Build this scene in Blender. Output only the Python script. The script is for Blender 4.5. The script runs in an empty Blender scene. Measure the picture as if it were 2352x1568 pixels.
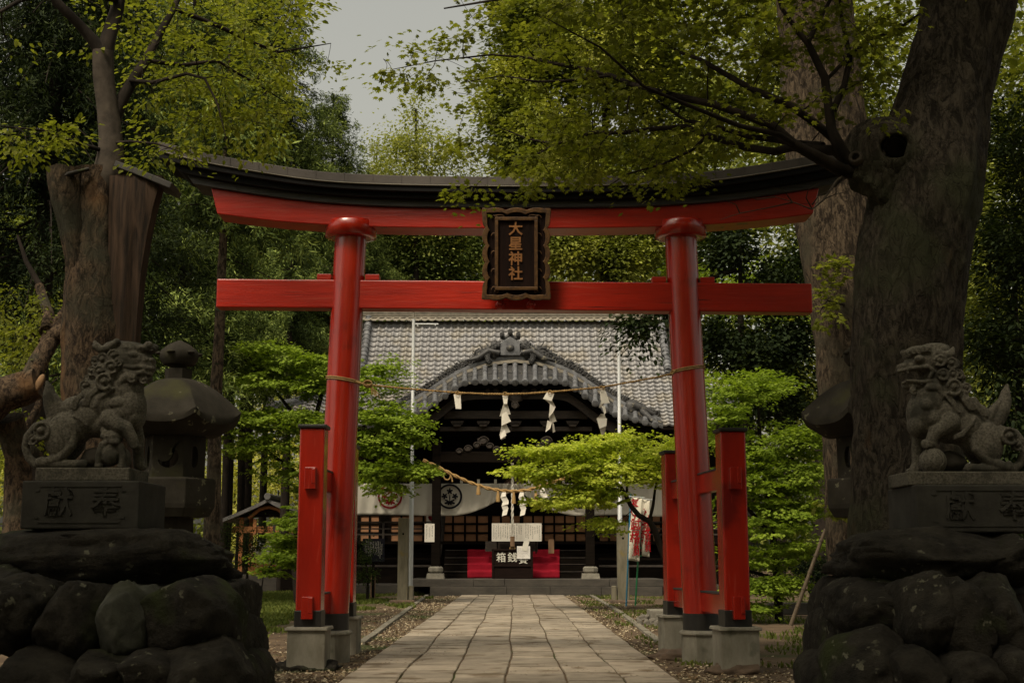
import bpy, math, random
import numpy as np
from mathutils import Vector, Matrix, noise
R = math.radians
SC = bpy.context.scene
COL = SC.collection
rnd = random.Random(7)
nr = np.random.default_rng(11)
F = 3000.0; TH = math.atan(497.0 / F); CAMZ = 1.45
CT, ST = math.cos(TH), math.sin(TH)

def P(x, y, Y):
    """the point at distance Y in front of the camera seen at (x, y) of the 2352x1568 view"""
    u = (x - 1176.0) / F; v = (784.0 - y) / F
    t = Y / (CT - v * ST)
    return Vector((u * t, Y, CAMZ + t * (ST + v * CT)))

def gY(y):
    """distance of the ground point seen at height y"""
    v = (784.0 - y) / F
    return -CAMZ * (CT - v * ST) / (ST + v * CT)

def PX(Y):
    return Y / F       # metres per view pixel near the horizon

# ------------------------------------------------------------------ materials
MATS = {}
def mat(name, col, col2=None, rough=0.8, scale=4.0, stretch=(1, 1, 1), bump=0.3, bscale=None, spot=None,
        spec=0.5, coat=0.0, detail=6.0, moss=None, metal=0.0, contrast=(0.35, 0.65), bdist=0.02, crack=None, wear=None, tone=0):
    m = bpy.data.materials.new(name); m.use_nodes = True
    nt = m.node_tree; N = nt.nodes; L = nt.links
    b = N['Principled BSDF']
    b.inputs['Roughness'].default_value = rough
    b.inputs['Metallic'].default_value = metal
    b.inputs['Specular IOR Level'].default_value = spec
    if coat: b.inputs['Coat Weight'].default_value = coat; b.inputs['Coat Roughness'].default_value = 0.12
    tc = N.new('ShaderNodeTexCoord')
    mp = N.new('ShaderNodeMapping'); mp.inputs['Scale'].default_value = stretch
    L.new(tc.outputs['Object'], mp.inputs['Vector'])
    n1 = N.new('ShaderNodeTexNoise'); n1.inputs['Scale'].default_value = scale; n1.inputs['Detail'].default_value = detail
    n1.inputs['Roughness'].default_value = 0.65
    L.new(mp.outputs[0], n1.inputs['Vector'])
    out = None
    if col2 is None: col2 = tuple(c * 0.6 for c in col)
    r = N.new('ShaderNodeValToRGB')
    r.color_ramp.elements[0].position = contrast[0]; r.color_ramp.elements[0].color = (*col2, 1)
    r.color_ramp.elements[1].position = contrast[1]; r.color_ramp.elements[1].color = (*col, 1)
    L.new(n1.outputs['Fac'], r.inputs['Fac']); out = r.outputs['Color']
    def layer(prev, c, sc, lo, hi, vor=False, st=None):
        if vor:
            n = N.new('ShaderNodeTexVoronoi'); n.inputs['Scale'].default_value = sc; o = n.outputs['Distance']
            dn = N.new('ShaderNodeTexNoise'); dn.inputs['Scale'].default_value = sc * 2.2; dn.inputs['Detail'].default_value = 5
            L.new(tc.outputs['Object'], dn.inputs['Vector'])
            va = N.new('ShaderNodeVectorMath'); va.operation = 'MULTIPLY_ADD'; va.inputs[1].default_value = (1.3 / sc,) * 3
            L.new(dn.outputs['Color'], va.inputs[0]); L.new(tc.outputs['Object'], va.inputs[2]); L.new(va.outputs[0], n.inputs['Vector'])
        else:
            n = N.new('ShaderNodeTexNoise'); n.inputs['Scale'].default_value = sc; n.inputs['Detail'].default_value = 5; o = n.outputs['Fac']
        if st is not None:
            m2 = N.new('ShaderNodeMapping'); m2.inputs['Scale'].default_value = st
            L.new(tc.outputs['Object'], m2.inputs['Vector']); L.new(m2.outputs[0], n.inputs['Vector'])
        elif not vor:
            L.new(tc.outputs['Object'], n.inputs['Vector'])
        q = N.new('ShaderNodeMapRange'); q.inputs['From Min'].default_value = lo; q.inputs['From Max'].default_value = hi
        L.new(o, q.inputs['Value'])
        if vor:      # only where a broad mask allows it
            mk = N.new('ShaderNodeTexNoise'); mk.inputs['Scale'].default_value = sc * .33; L.new(tc.outputs['Object'], mk.inputs['Vector'])
            mr = N.new('ShaderNodeMapRange'); mr.inputs['From Min'].default_value = .5; mr.inputs['From Max'].default_value = .6; L.new(mk.outputs['Fac'], mr.inputs['Value'])
            mu = N.new('ShaderNodeMath'); mu.operation = 'MULTIPLY'; L.new(q.outputs[0], mu.inputs[0]); L.new(mr.outputs[0], mu.inputs[1]); q = mu
        x = N.new('ShaderNodeMixRGB'); x.inputs['Color2'].default_value = (*c, 1)
        L.new(q.outputs[0], x.inputs['Fac']); L.new(prev, x.inputs['Color1'])
        return x.outputs['Color'], q.outputs[0]
    if moss:
        out, _ = layer(out, moss[0], moss[1], moss[2], moss[2] + 0.12)
    if spot:
        out, _ = layer(out, spot[0], spot[1], spot[2], spot[2] * 0.7, vor=True)
    cr = None
    if wear: out, _ = layer(out, wear[0], wear[1], wear[2], wear[2] + .10, st=wear[3])
    if crack:
        out, cr = layer(out, crack[0], crack[1], crack[2], crack[2] + 0.03, st=crack[3])
    if tone:
        ta = N.new('ShaderNodeAttribute'); ta.attribute_name = 'tone'; tr = N.new('ShaderNodeMapRange'); tr.inputs['To Min'].default_value = 1 - tone; tr.inputs['To Max'].default_value = 1 + tone * .5
        L.new(ta.outputs['Fac'], tr.inputs['Value']); tv = N.new('ShaderNodeVectorMath'); tv.operation = 'SCALE'; L.new(out, tv.inputs[0]); L.new(tr.outputs[0], tv.inputs['Scale']); out = tv.outputs[0]
    L.new(out, b.inputs['Base Color'])
    if bump:
        n2 = N.new('ShaderNodeTexNoise'); n2.inputs['Scale'].default_value = bscale or scale * 3; n2.inputs['Detail'].default_value = 8
        n2.inputs['Roughness'].default_value = 0.7
        L.new(mp.outputs[0], n2.inputs['Vector'])
        bp = N.new('ShaderNodeBump'); bp.inputs['Strength'].default_value = bump; bp.inputs['Distance'].default_value = bdist
        L.new(n2.outputs['Fac'], bp.inputs['Height']); L.new(bp.outputs[0], b.inputs['Normal'])
    MATS[name] = m
    return m

def barkmat(name, plate, groove, patch, sc=7.0, stretch=(1, 1, .32), depth=.05, patch_t=.62, mossc=(0.05, 0.05, 0.02)):
    """rough bark: broken plates between dark grooves, flaked patches, a little moss"""
    m = bpy.data.materials.new(name); m.use_nodes = True
    nt = m.node_tree; N = nt.nodes; L = nt.links; b = N['Principled BSDF']
    b.inputs['Roughness'].default_value = .95; b.inputs['Specular IOR Level'].default_value = .15
    tc = N.new('ShaderNodeTexCoord'); mp = N.new('ShaderNodeMapping'); mp.inputs['Scale'].default_value = stretch; L.new(tc.outputs['Object'], mp.inputs['Vector'])
    dn = N.new('ShaderNodeTexNoise'); dn.inputs['Scale'].default_value = sc * .6; dn.inputs['Detail'].default_value = 6; L.new(mp.outputs[0], dn.inputs['Vector'])
    va = N.new('ShaderNodeVectorMath'); va.operation = 'MULTIPLY_ADD'; va.inputs[1].default_value = (.30,) * 3; L.new(dn.outputs['Color'], va.inputs[0]); L.new(mp.outputs[0], va.inputs[2])
    vo = N.new('ShaderNodeTexVoronoi'); vo.feature = 'DISTANCE_TO_EDGE'; vo.inputs['Scale'].default_value = sc; L.new(va.outputs[0], vo.inputs['Vector'])
    e = N.new('ShaderNodeMapRange'); e.inputs['From Max'].default_value = .04; L.new(vo.outputs['Distance'], e.inputs['Value'])
    n1 = N.new('ShaderNodeTexNoise'); n1.inputs['Scale'].default_value = sc * 1.6; n1.inputs['Detail'].default_value = 9; n1.inputs['Roughness'].default_value = .7; L.new(va.outputs[0], n1.inputs['Vector'])
    n2 = N.new('ShaderNodeTexNoise'); n2.inputs['Scale'].default_value = 1.7; n2.inputs['Detail'].default_value = 6; L.new(mp.outputs[0], n2.inputs['Vector'])
    n3 = N.new('ShaderNodeTexNoise'); n3.inputs['Scale'].default_value = 1.1; n3.inputs['Detail'].default_value = 4; L.new(tc.outputs['Object'], n3.inputs['Vector'])
    def mix(c1, c2, f, lo, hi):
        q = N.new('ShaderNodeMapRange'); q.inputs['From Min'].default_value = lo; q.inputs['From Max'].default_value = hi; L.new(f, q.inputs['Value'])
        x = N.new('ShaderNodeMixRGB'); L.new(q.outputs[0], x.inputs['Fac'])
        for i, c in ((1, c1), (2, c2)):
            if isinstance(c, tuple): x.inputs['Color%d' % i].default_value = (*c, 1)
            else: L.new(c, x.inputs['Color%d' % i])
        return x.outputs['Color']
    c = mix(groove, plate, n1.outputs['Fac'], .43, .58)
    c = mix(c, patch, n2.outputs['Fac'], patch_t, patch_t + .08)
    c = mix(c, mossc, n3.outputs['Fac'], .52, .66)
    c = mix(groove, c, e.outputs[0], -1.6, .8)
    L.new(c, b.inputs['Base Color'])
    h = N.new('ShaderNodeMath'); h.operation = 'MULTIPLY_ADD'; h.inputs[1].default_value = .22; L.new(e.outputs[0], h.inputs[0]); L.new(n1.outputs['Fac'], h.inputs[2])
    bp = N.new('ShaderNodeBump'); bp.inputs['Strength'].default_value = 1.0; bp.inputs['Distance'].default_value = depth; L.new(h.outputs[0], bp.inputs['Height']); L.new(bp.outputs[0], b.inputs['Normal'])
    MATS[name] = m
    return m

def leafmat(name, cols, trans=0.35, rough=0.7, spec=0.12):
    """leaf surface: colour picked per leaf from the mesh's 'tone' attribute; thin leaves let light through"""
    m = bpy.data.materials.new(name); m.use_nodes = True
    nt = m.node_tree; N = nt.nodes; L = nt.links
    b = N['Principled BSDF']; b.inputs['Roughness'].default_value = rough; b.inputs['Specular IOR Level'].default_value = spec
    a = N.new('ShaderNodeAttribute'); a.attribute_name = 'tone'
    r = N.new('ShaderNodeValToRGB'); cr = r.color_ramp
    while len(cr.elements) < len(cols): cr.elements.new(0.5)
    for i, c in enumerate(cols):
        cr.elements[i].position = i / (len(cols) - 1); cr.elements[i].color = (*c, 1)
    L.new(a.outputs['Fac'], r.inputs['Fac']); L.new(r.outputs['Color'], b.inputs['Base Color'])
    t = N.new('ShaderNodeBsdfTranslucent')
    g = N.new('ShaderNodeMixRGB'); g.blend_type = 'MULTIPLY'; g.inputs['Fac'].default_value = 1.0
    g.inputs['Color2'].default_value = (1.25, 1.3, 0.55, 1)
    L.new(r.outputs['Color'], g.inputs['Color1']); L.new(g.outputs[0], t.inputs['Color'])
    mx = N.new('ShaderNodeMixShader'); mx.inputs['Fac'].default_value = trans
    L.new(b.outputs[0], mx.inputs[1]); L.new(t.outputs[0], mx.inputs[2])
    L.new(mx.outputs[0], N['Material Output'].inputs['Surface'])
    MATS[name] = m
    return m

# ------------------------------------------------------------------ objects
ORG = {}
def tag(o, label=None, cat=None, group=None, kind=None):
    if label: o['label'] = label
    if cat: o['category'] = cat
    if group: o['group'] = group
    if kind: o['kind'] = kind
    return o

def thing(name, loc, label, cat, group=None):
    o = bpy.data.objects.new(name, None); COL.objects.link(o); o.location = loc
    o.empty_display_size = 0.2
    ORG[o] = Vector(loc)
    return tag(o, label, cat, group)

class MB:
    def __init__(s): s.v = []; s.f = []; s.sm = []
    def add(s, vs, fs, smooth=False):
        n = len(s.v); s.v.extend([tuple(v) for v in vs])
        s.f.extend([tuple(i + n for i in f) for f in fs]); s.sm.extend([smooth] * len(fs)); return s
    def box(s, c, d, rz=0.0, rx=0.0, ry=0.0, top=None):
        """box centre c size d; top=(sx,sy) scales the top face"""
        M = Matrix.Rotation(rz, 3, 'Z') @ Matrix.Rotation(ry, 3, 'Y') @ Matrix.Rotation(rx, 3, 'X')
        c = Vector(c); vs = []
        for k in (-1, 1):
            tx, ty = (top if (top and k > 0) else (1, 1))
            for i, j in ((-1, -1), (1, -1), (1, 1), (-1, 1)):
                vs.append(c + M @ Vector((i * d[0] / 2 * tx, j * d[1] / 2 * ty, k * d[2] / 2)))
        return s.add(vs, [(3, 2, 1, 0), (4, 5, 6, 7), (0, 1, 5, 4), (1, 2, 6, 5), (2, 3, 7, 6), (3, 0, 4, 7)])
    def beam(s, a, b, w, h, up=(0, 0, 1)):
        a, b = Vector(a), Vector(b); d = (b - a).normalized(); u = Vector(up)
        r = d.cross(u).normalized(); u = r.cross(d).normalized(); vs = []
        for p in (a, b):
            for i, j in ((-1, -1), (1, -1), (1, 1), (-1, 1)): vs.append(p + r * i * w / 2 + u * j * h / 2)
        return s.add(vs, [(3, 2, 1, 0), (4, 5, 6, 7), (0, 1, 5, 4), (1, 2, 6, 5), (2, 3, 7, 6), (3, 0, 4, 7)])
    def prism(s, pts, y0, y1, M=None):
        """outline pts (x, z) extruded from y0 to y1"""
        n = len(pts); vs = [Vector((x, y0, z)) for x, z in pts] + [Vector((x, y1, z)) for x, z in pts]
        if M is not None: vs = [M @ v for v in vs]
        fs = [tuple(range(n)), tuple(range(2 * n - 1, n - 1, -1))] + [(i, i + n, (i + 1) % n + n, (i + 1) % n) for i in range(n)]
        return s.add(vs, fs)
    def tube(s, pts, rad, seg=8, cap=True, wob=0.0, smooth=True, flat=1.0):
        pts = [Vector(p) for p in pts]
        if not hasattr(rad, '__len__'): rad = [rad] * len(pts)
        n0 = len(s.v); vs = []; fs = []
        t0 = (pts[1] - pts[0]).normalized()
        a = t0.orthogonal().normalized() if abs(t0.z) < 0.9 else Vector((1, 0, 0)).cross(t0).normalized()
        for i, p in enumerate(pts):
            t = (pts[min(i + 1, len(pts) - 1)] - pts[max(i - 1, 0)]).normalized()
            a = (a - t * a.dot(t)).normalized(); b = t.cross(a)
            for k in range(seg):
                th = 2 * math.pi * k / seg
                r = rad[i]
                q = p + (a * math.cos(th) + b * math.sin(th) * flat) * r
                if wob: q += (a * math.cos(th) + b * math.sin(th)) * r * wob * noise.noise(q * (1.2 / max(r, .03)) * 0.5)
                vs.append(q)
        m = len(pts)
        for i in range(m - 1):
            for k in range(seg):
                k2 = (k + 1) % seg
                fs.append((i * seg + k, i * seg + k2, (i + 1) * seg + k2, (i + 1) * seg + k))
        s.add(vs, fs, smooth)
        if cap:
            s.add([vs[k] for k in range(seg)], [tuple(range(seg - 1, -1, -1))])
            s.add([vs[(m - 1) * seg + k] for k in range(seg)], [tuple(range(seg))])
        return s
    def lathe(s, c, prof, seg=24, smooth=True, M=None, cap=True, rot=0.0):
        c = Vector(c); vs = []; fs = []
        for r, z in prof:
            for k in range(seg):
                th = rot + 2 * math.pi * k / seg
                q = Vector((r * math.cos(th), r * math.sin(th), z))
                vs.append(c + (M @ q if M is not None else q))
        for i in range(len(prof) - 1):
            for k in range(seg):
                k2 = (k + 1) % seg
                fs.append((i * seg + k, i * seg + k2, (i + 1) * seg + k2, (i + 1) * seg + k))
        s.add(vs, fs, smooth)
        if cap:
            m = len(prof)
            s.add(vs[:seg], [tuple(range(seg - 1, -1, -1))]); s.add(vs[(m - 1) * seg:], [tuple(range(seg))])
        return s
    def ell(s, c, r, M=None, nu=12, nv=8, nz=0.0, nf=1.5, seed=0.0):
        c = Vector(c); r = (r, r, r) if not hasattr(r, '__len__') else r
        vs = [Vector((0, 0, -r[2]))]
        for j in range(1, nv):
            ph = -math.pi / 2 + math.pi * j / nv
            for k in range(nu):
                th = 2 * math.pi * k / nu
                vs.append(Vector((r[0] * math.cos(ph) * math.cos(th), r[1] * math.cos(ph) * math.sin(th), r[2] * math.sin(ph))))
        vs.append(Vector((0, 0, r[2])))
        if nz:
            vs = [v * (1 + nz * noise.noise(Vector((v.x / r[0], v.y / r[1], v.z / r[2])) * nf + Vector((seed, seed * 2, 1)))) for v in vs]
        if M is not None: vs = [M @ v for v in vs]
        vs = [c + v for v in vs]
        fs = [(0, 1 + (k + 1) % nu, 1 + k) for k in range(nu)]
        for j in range(nv - 2):
            for k in range(nu):
                k2 = (k + 1) % nu; a = 1 + j * nu
                fs.append((a + k, a + k2, a + nu + k2, a + nu + k))
        L = len(vs) - 1; a = 1 + (nv - 2) * nu
        fs += [(L, a + k, a + (k + 1) % nu) for k in range(nu)]
        return s.add(vs, fs, True)
    def grid(s, fn, nu, nv, smooth=True):
        vs = [fn(i / nu, j / nv) for j in range(nv + 1) for i in range(nu + 1)]
        fs = [(j * (nu + 1) + i, j * (nu + 1) + i + 1, (j + 1) * (nu + 1) + i + 1, (j + 1) * (nu + 1) + i) for j in range(nv) for i in range(nu)]
        return s.add(vs, fs, smooth)
    def text(s, body, size, M, depth=0.01, bold=0.0, align='CENTER'):
        vs, fs = textmesh(body, size, depth, bold, align)
        return s.add([M @ v for v in vs], fs)
    def build(s, name, m, parent=None, label=None, cat=None, group=None, kind=None, bevel=0.0, origin=None, solid=0.0):
        me = bpy.data.meshes.new(name)
        if parent is not None: o0 = ORG[parent]
        elif origin is not None: o0 = Vector(origin)
        else:
            a = np.array(s.v); o0 = Vector(((a[:, 0].min() + a[:, 0].max()) / 2, (a[:, 1].min() + a[:, 1].max()) / 2, a[:, 2].min()))
        me.from_pydata([(v[0] - o0[0], v[1] - o0[1], v[2] - o0[2]) for v in s.v], [], s.f)
        me.polygons.foreach_set('use_smooth', s.sm)
        me.materials.append(m if not isinstance(m, str) else MATS[m])
        o = bpy.data.objects.new(name, me); COL.objects.link(o)
        if parent is not None: o.parent = parent
        else: o.location = o0
        ORG[o] = o0
        if solid:
            q = o.modifiers.new('Thickness', 'SOLIDIFY'); q.thickness = solid; q.offset = 0
        if bevel:
            q = o.modifiers.new('Bevel', 'BEVEL'); q.width = bevel; q.segments = 2; q.limit_method = 'ANGLE'; q.angle_limit = R(40)
        return tag(o, label, cat, group, kind)

_TX = {}
def textmesh(body, size, depth, bold, align):
    k = (body, bold)
    if k not in _TX:
        cu = bpy.data.curves.new('lettering', 'FONT'); cu.body = body; cu.size = 1; cu.extrude = 0.5; cu.offset = bold
        cu.align_x = 'CENTER'; cu.align_y = 'CENTER'; cu.resolution_u = 2
        o = bpy.data.objects.new('lettering', cu); COL.objects.link(o)
        me = bpy.data.meshes.new_from_object(o.evaluated_get(bpy.context.evaluated_depsgraph_get()))
        _TX[k] = ([v.co.copy() for v in me.vertices], [tuple(p.vertices) for p in me.polygons])
        bpy.data.objects.remove(o); bpy.data.curves.remove(cu); bpy.data.meshes.remove(me)
    vs, fs = _TX[k]
    return [Vector((v.x * size, v.y * size, v.z * depth)) for v in vs], fs

def FACE(c, tilt=0.0, yaw=0.0):
    """matrix placing lettering upright at c, read from the camera's side (towards -Y)"""
    return Matrix.Translation(Vector(c)) @ Matrix.Rotation(yaw, 4, 'Z') @ Matrix.Rotation(R(90) + tilt, 4, 'X')

def meshnp(name, V, FI, sizes, m, parent=None, tone=None, origin=None, smooth=False, **kw):
    """fast mesh from arrays: V (n,3), FI flat loop indices, sizes per polygon"""
    me = bpy.data.meshes.new(name)
    o0 = ORG[parent] if parent is not None else Vector(origin if origin is not None else (0, 0, 0))
    V = V - np.array(o0)[None, :]
    me.vertices.add(len(V)); me.vertices.foreach_set('co', V.astype(np.float32).ravel())
    me.loops.add(len(FI)); me.loops.foreach_set('vertex_index', FI.astype(np.int32))
    me.polygons.add(len(sizes)); st = np.concatenate([[0], np.cumsum(sizes)[:-1]]).astype(np.int32)
    me.polygons.foreach_set('loop_start', st)
    if smooth: me.polygons.foreach_set('use_smooth', np.ones(len(sizes), dtype=bool))
    if tone is not None:
        a = me.attributes.new('tone', 'FLOAT', 'FACE'); a.data.foreach_set('value', tone.astype(np.float32))
    me.materials.append(MATS[m] if isinstance(m, str) else m)
    me.update(calc_edges=True)
    o = bpy.data.objects.new(name, me); COL.objects.link(o)
    if parent is not None: o.parent = parent
    else: o.location = o0
    ORG[o] = o0
    return tag(o, **kw)

def norm(a): return a / np.maximum(np.linalg.norm(a, axis=1, keepdims=True), 1e-9)

SHAPES = {
    # (across, along, lift) outlines; polys index them
    'leaf': (np.array([(0, 0, 0), (-.32, .35, .10), (-.22, .75, .07), (0, 1, -.04), (.22, .75, .07), (.32, .35, .10)]), [(0, 3, 2, 1), (0, 5, 4, 3)]),
    'simple': (np.array([(0, 0, 0), (-.33, .5, .08), (0, 1, 0), (.33, .5, .08)]), [(0, 2, 1), (0, 3, 2)]),
    'needle': (np.array([(-.13, 0, 0), (-.2, .5, .05), (0, 1, -.08), (.2, .5, .05), (.13, 0, 0)]), [(0, 4, 3, 2, 1)]),
    'sliver': (np.array([(0, 0, 0), (-.11, .45, .03), (0, 1, -.05), (.11, .45, .03)]), [(0, 2, 1), (0, 3, 2)]),
    'palm': (np.array([(0, 0, 0), (-.22, .12, .02), (-.5, .22, -.06), (-.3, .42, .03), (-.5, .78, -.05), (-.15, .66, .03), (0, 1.05, -.06),
                       (.15, .66, .03), (.5, .78, -.05), (.3, .42, .03), (.5, .22, -.06), (.22, .12, .02), (0, .4, .05)]),
             [(12, 0, 1, 2, 3), (12, 3, 4, 5), (12, 5, 6, 7), (12, 7, 8, 9), (12, 9, 10, 11, 0)]),
}
def leaves(name, pos, dirs, ups, size, m, shape='simple', tone=None, **kw):
    """one mesh of leaf blades: each at pos, pointing along dirs, upper face towards ups"""
    T, polys = SHAPES[shape]
    d = norm(dirs); sd = norm(np.cross(d, ups)); up = np.cross(sd, d)
    sz = np.asarray(size).reshape(-1, 1, 1) * np.ones((len(pos), 1, 1))
    V = pos[:, None, :] + sz * (T[None, :, 0:1] * sd[:, None, :] + T[None, :, 1:2] * d[:, None, :] + T[None, :, 2:3] * up[:, None, :])
    nl = len(pos); nv = len(T)
    flat = np.array([i for p in polys for i in p]); szs = np.array([len(p) for p in polys])
    FI = (np.arange(nl)[:, None] * nv + flat[None, :]).ravel()
    sizes = np.tile(szs, nl)
    if tone is None: tone = nr.random(nl)
    return meshnp(name, V.reshape(-1, 3), FI, sizes, m, tone=np.repeat(np.clip(tone, 0, 1), len(polys)), **kw)

def rdir(n):
    a = nr.normal(size=(n, 3)); return norm(a)
mat('red_lacquer', (0.40, 0.016, 0.004), (0.29, 0.010, 0.003), rough=0.34, scale=3, stretch=(.35, 1, 4), bump=0.35, bscale=9, spec=0.4, coat=0.05, bdist=0.012,
    wear=((0.36, 0.035, 0.020), 4.5, 0.58, (.35, 1, 9)), crack=((0.05, 0.004, 0.003), 4.0, 0.66, (.25, 1, 15)))
mat('red_lacquer_upright', (0.40, 0.016, 0.004), (0.29, 0.010, 0.003), rough=0.26, scale=3, stretch=(1.5, 1.5, .3), bump=0.45, bscale=7, spec=0.6, coat=0.5, bdist=0.008, wear=((0.40, 0.035, 0.02), 2.4, 0.62, (6, 6, .6)), moss=((0.16, 0.006, 0.003), 1.3, 0.60))
mat('black_timber', (0.010, 0.009, 0.009), (0.004, 0.004, 0.004), spec=.15, rough=0.8, scale=3, stretch=(.4, 1, 6), bump=0.5, bscale=9, bdist=0.006)
mat('weathered_black_timber', (0.05, 0.048, 0.045), (0.012, 0.012, 0.012), rough=0.75, scale=4, stretch=(.4, 1, 9), bump=0.6, bscale=9, bdist=0.008)
mat('copper_sheet', (0.075, 0.062, 0.052), (0.045, 0.037, 0.032), rough=0.6, scale=1.6, stretch=(1, 1, 1), bump=0.15, spec=0.4)
mat('roof_edge_sheet', (0.20, 0.18, 0.14), (0.13, 0.115, 0.09), rough=0.7, scale=2, bump=0.1)
mat('sleeve_black', (0.02, 0.017, 0.014), (0.008, 0.007, 0.006), rough=0.5, scale=4, stretch=(2, 2, .5), bump=0.2)
mat('footing_concrete', (0.27, 0.25, 0.20), (0.15, 0.135, 0.10), rough=0.85, scale=3, stretch=(1, 1, .5), bump=0.25, bscale=30, moss=((0.05, 0.055, 0.03), 2.5, 0.60))
mat('statue_granite', (0.155, 0.14, 0.113), (0.062, 0.056, 0.045), rough=0.95, scale=55, detail=3, bump=0.7, bscale=90, bdist=0.006, moss=((0.04, 0.038, 0.03), 2.6, 0.53), spec=0.15)
mat('pedestal_stone', (0.048, 0.045, 0.038), (0.028, 0.026, 0.022), rough=0.85, scale=5, bump=0.4, bscale=70, bdist=0.004, spec=0.25)
mat('boulder_stone', (0.040, 0.035, 0.027), (0.012, 0.010, 0.008), rough=0.95, scale=5, bump=1.0, bscale=10, bdist=0.06,
    spot=((0.13, 0.125, 0.09), 9.0, 0.26), moss=((0.035, 0.042, 0.014), 1.6, 0.56), spec=0.2)
mat('pale_boulder', (0.085, 0.085, 0.068), (0.035, 0.035, 0.027), rough=0.92, scale=3.5, bump=0.7, bscale=14, bdist=0.02, moss=((0.04, 0.04, 0.025), 2.5, 0.55), spec=0.2)
mat('lantern_stone', (0.045, 0.039, 0.030), (0.022, 0.019, 0.014), rough=0.9, scale=2.6, bump=0.5, bscale=40, bdist=0.006,
    spot=((0.16, 0.15, 0.10), 8.0, 0.24), moss=((0.05, 0.048, 0.02), 1.5, 0.55), spec=0.2)
barkmat('bark_grey', (0.070, 0.058, 0.043), (0.020, 0.016, 0.012), (0.11, 0.066, 0.032), sc=9, stretch=(1, 1, .42), depth=.06, patch_t=.64, mossc=(0.045, 0.046, 0.026))
barkmat('bark_brown', (0.115, 0.078, 0.048), (0.022, 0.015, 0.010), (0.13, 0.072, 0.034), sc=10, stretch=(1, 1, .5), depth=.06, patch_t=.60, mossc=(0.05, 0.048, 0.032))
mat('bark_smooth', (0.075, 0.060, 0.046), (0.032, 0.026, 0.020), rough=0.9, scale=4, bump=0.5, bscale=16, bdist=0.015, spec=0.15)
barkmat('bark_fissured', (0.125, 0.092, 0.060), (0.025, 0.018, 0.012), (0.15, 0.08, 0.042), sc=9, stretch=(1, 1, .38), depth=.07, patch_t=.66, mossc=(0.07, 0.06, 0.04))
mat('bark_dark', (0.028, 0.021, 0.016), (0.010, 0.008, 0.006), rough=0.95, scale=5, stretch=(1, 1, .4), bump=0.6, bscale=12, bdist=0.02, spec=0.15)
mat('split_wood', (0.06, 0.036, 0.022), (0.012, 0.008, 0.005), rough=0.85, scale=5, stretch=(3, 3, .22), bump=0.6, bscale=10, bdist=0.02, spec=0.2)
mat('cut_wood', (0.20, 0.11, 0.045), (0.12, 0.065, 0.028), rough=0.8, scale=8, bump=0.2)
mat('cap_board', (0.045, 0.04, 0.035), (0.02, 0.018, 0.016), rough=0.8, scale=4, bump=0.3, moss=((0.06, 0.07, 0.02), 5, 0.6))
mat('hole_shade_black', (0.004, 0.003, 0.002), (0.002, 0.002, 0.001), rough=1, bump=0, spec=0)  # near-black colour standing in for the shade inside holes
mat('plaque_board', (0.014, 0.006, 0.004), (0.006, 0.003, 0.002), spec=.1, rough=0.8, scale=3, stretch=(4, 1, .5), bump=0.2)
mat('plaque_gilt', (0.115, 0.055, 0.015), (0.03, 0.014, 0.006), rough=0.5, scale=14, bump=0.3, metal=0.3, contrast=(.3, .6))
mat('gilt_lettering', (0.30, 0.13, 0.04), (0.20, 0.085, 0.028), rough=0.5, scale=10, bump=0.1, metal=0.2)
mat('straw_rope', (0.42, 0.27, 0.11), (0.26, 0.16, 0.065), rough=0.9, scale=30, bump=0.4, spec=0.2)
mat('white_paper', (0.74, 0.70, 0.62), (0.68, 0.64, 0.56), rough=0.9, scale=3, bump=0.05, spec=0.2)
mat('printed_paper', (0.70, 0.68, 0.64), (0.66, 0.63, 0.58), rough=0.9, scale=3, bump=0, spec=0.2)
mat('roof_tile', (0.27, 0.265, 0.265), (0.165, 0.16, 0.16), rough=0.5, scale=2.0, bump=0.15, bscale=20, spec=0.5, moss=((0.23, 0.21, 0.18), .9, 0.5))
mat('porch_tile', (0.17, 0.172, 0.18), (0.06, 0.061, 0.066), rough=0.45, scale=3.5, bump=0.2, bscale=20, spec=0.5, spot=((0.3, 0.29, 0.22), 9, 0.13))
mat('ridge_tile', (0.25, 0.22, 0.17), (0.13, 0.115, 0.09), rough=0.7, scale=4, bump=0.2)
mat('carved_tile', (0.045, 0.043, 0.042), (0.015, 0.015, 0.015), rough=0.6, scale=7, bump=0.4, bscale=25, moss=((0.20, 0.18, 0.13), 5, 0.6))
mat('hall_timber', (0.011, 0.008, 0.006), (0.005, 0.004, 0.003), rough=0.95, spec=.04, scale=4, stretch=(.3, 1, 4), bump=0.3)
mat('carved_timber', (0.045, 0.032, 0.023), (0.016, 0.012, 0.009), rough=0.8, scale=6, stretch=(.5, 1, 3), bump=0.3)
mat('lattice_paper', (0.42, 0.21, 0.105), (0.33, 0.165, 0.08), rough=0.9, scale=1.5, bump=0)
mat('maku_cloth', (0.52, 0.49, 0.42), (0.47, 0.44, 0.375), rough=0.95, scale=1.2, bump=0.05, spec=0.1)
mat('crest_black', (0.010, 0.010, 0.014), (0.008, 0.008, 0.011), rough=0.95, bump=0, spec=0.1)
mat('crest_red', (0.16, 0.008, 0.010), (0.13, 0.007, 0.009), rough=0.95, bump=0, spec=0.1)
mat('red_carpet', (0.30, 0.012, 0.026), (0.22, 0.008, 0.018), rough=0.95, scale=2, bump=0.1, spec=0.1)
mat('box_timber', (0.014, 0.007, 0.005), (0.006, 0.003, 0.002), spec=.1, rough=0.8, scale=4, stretch=(.4, 1, 4), bump=0.2)
mat('white_lettering', (0.62, 0.60, 0.52), (0.55, 0.53, 0.45), rough=0.8, bump=0)
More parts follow.
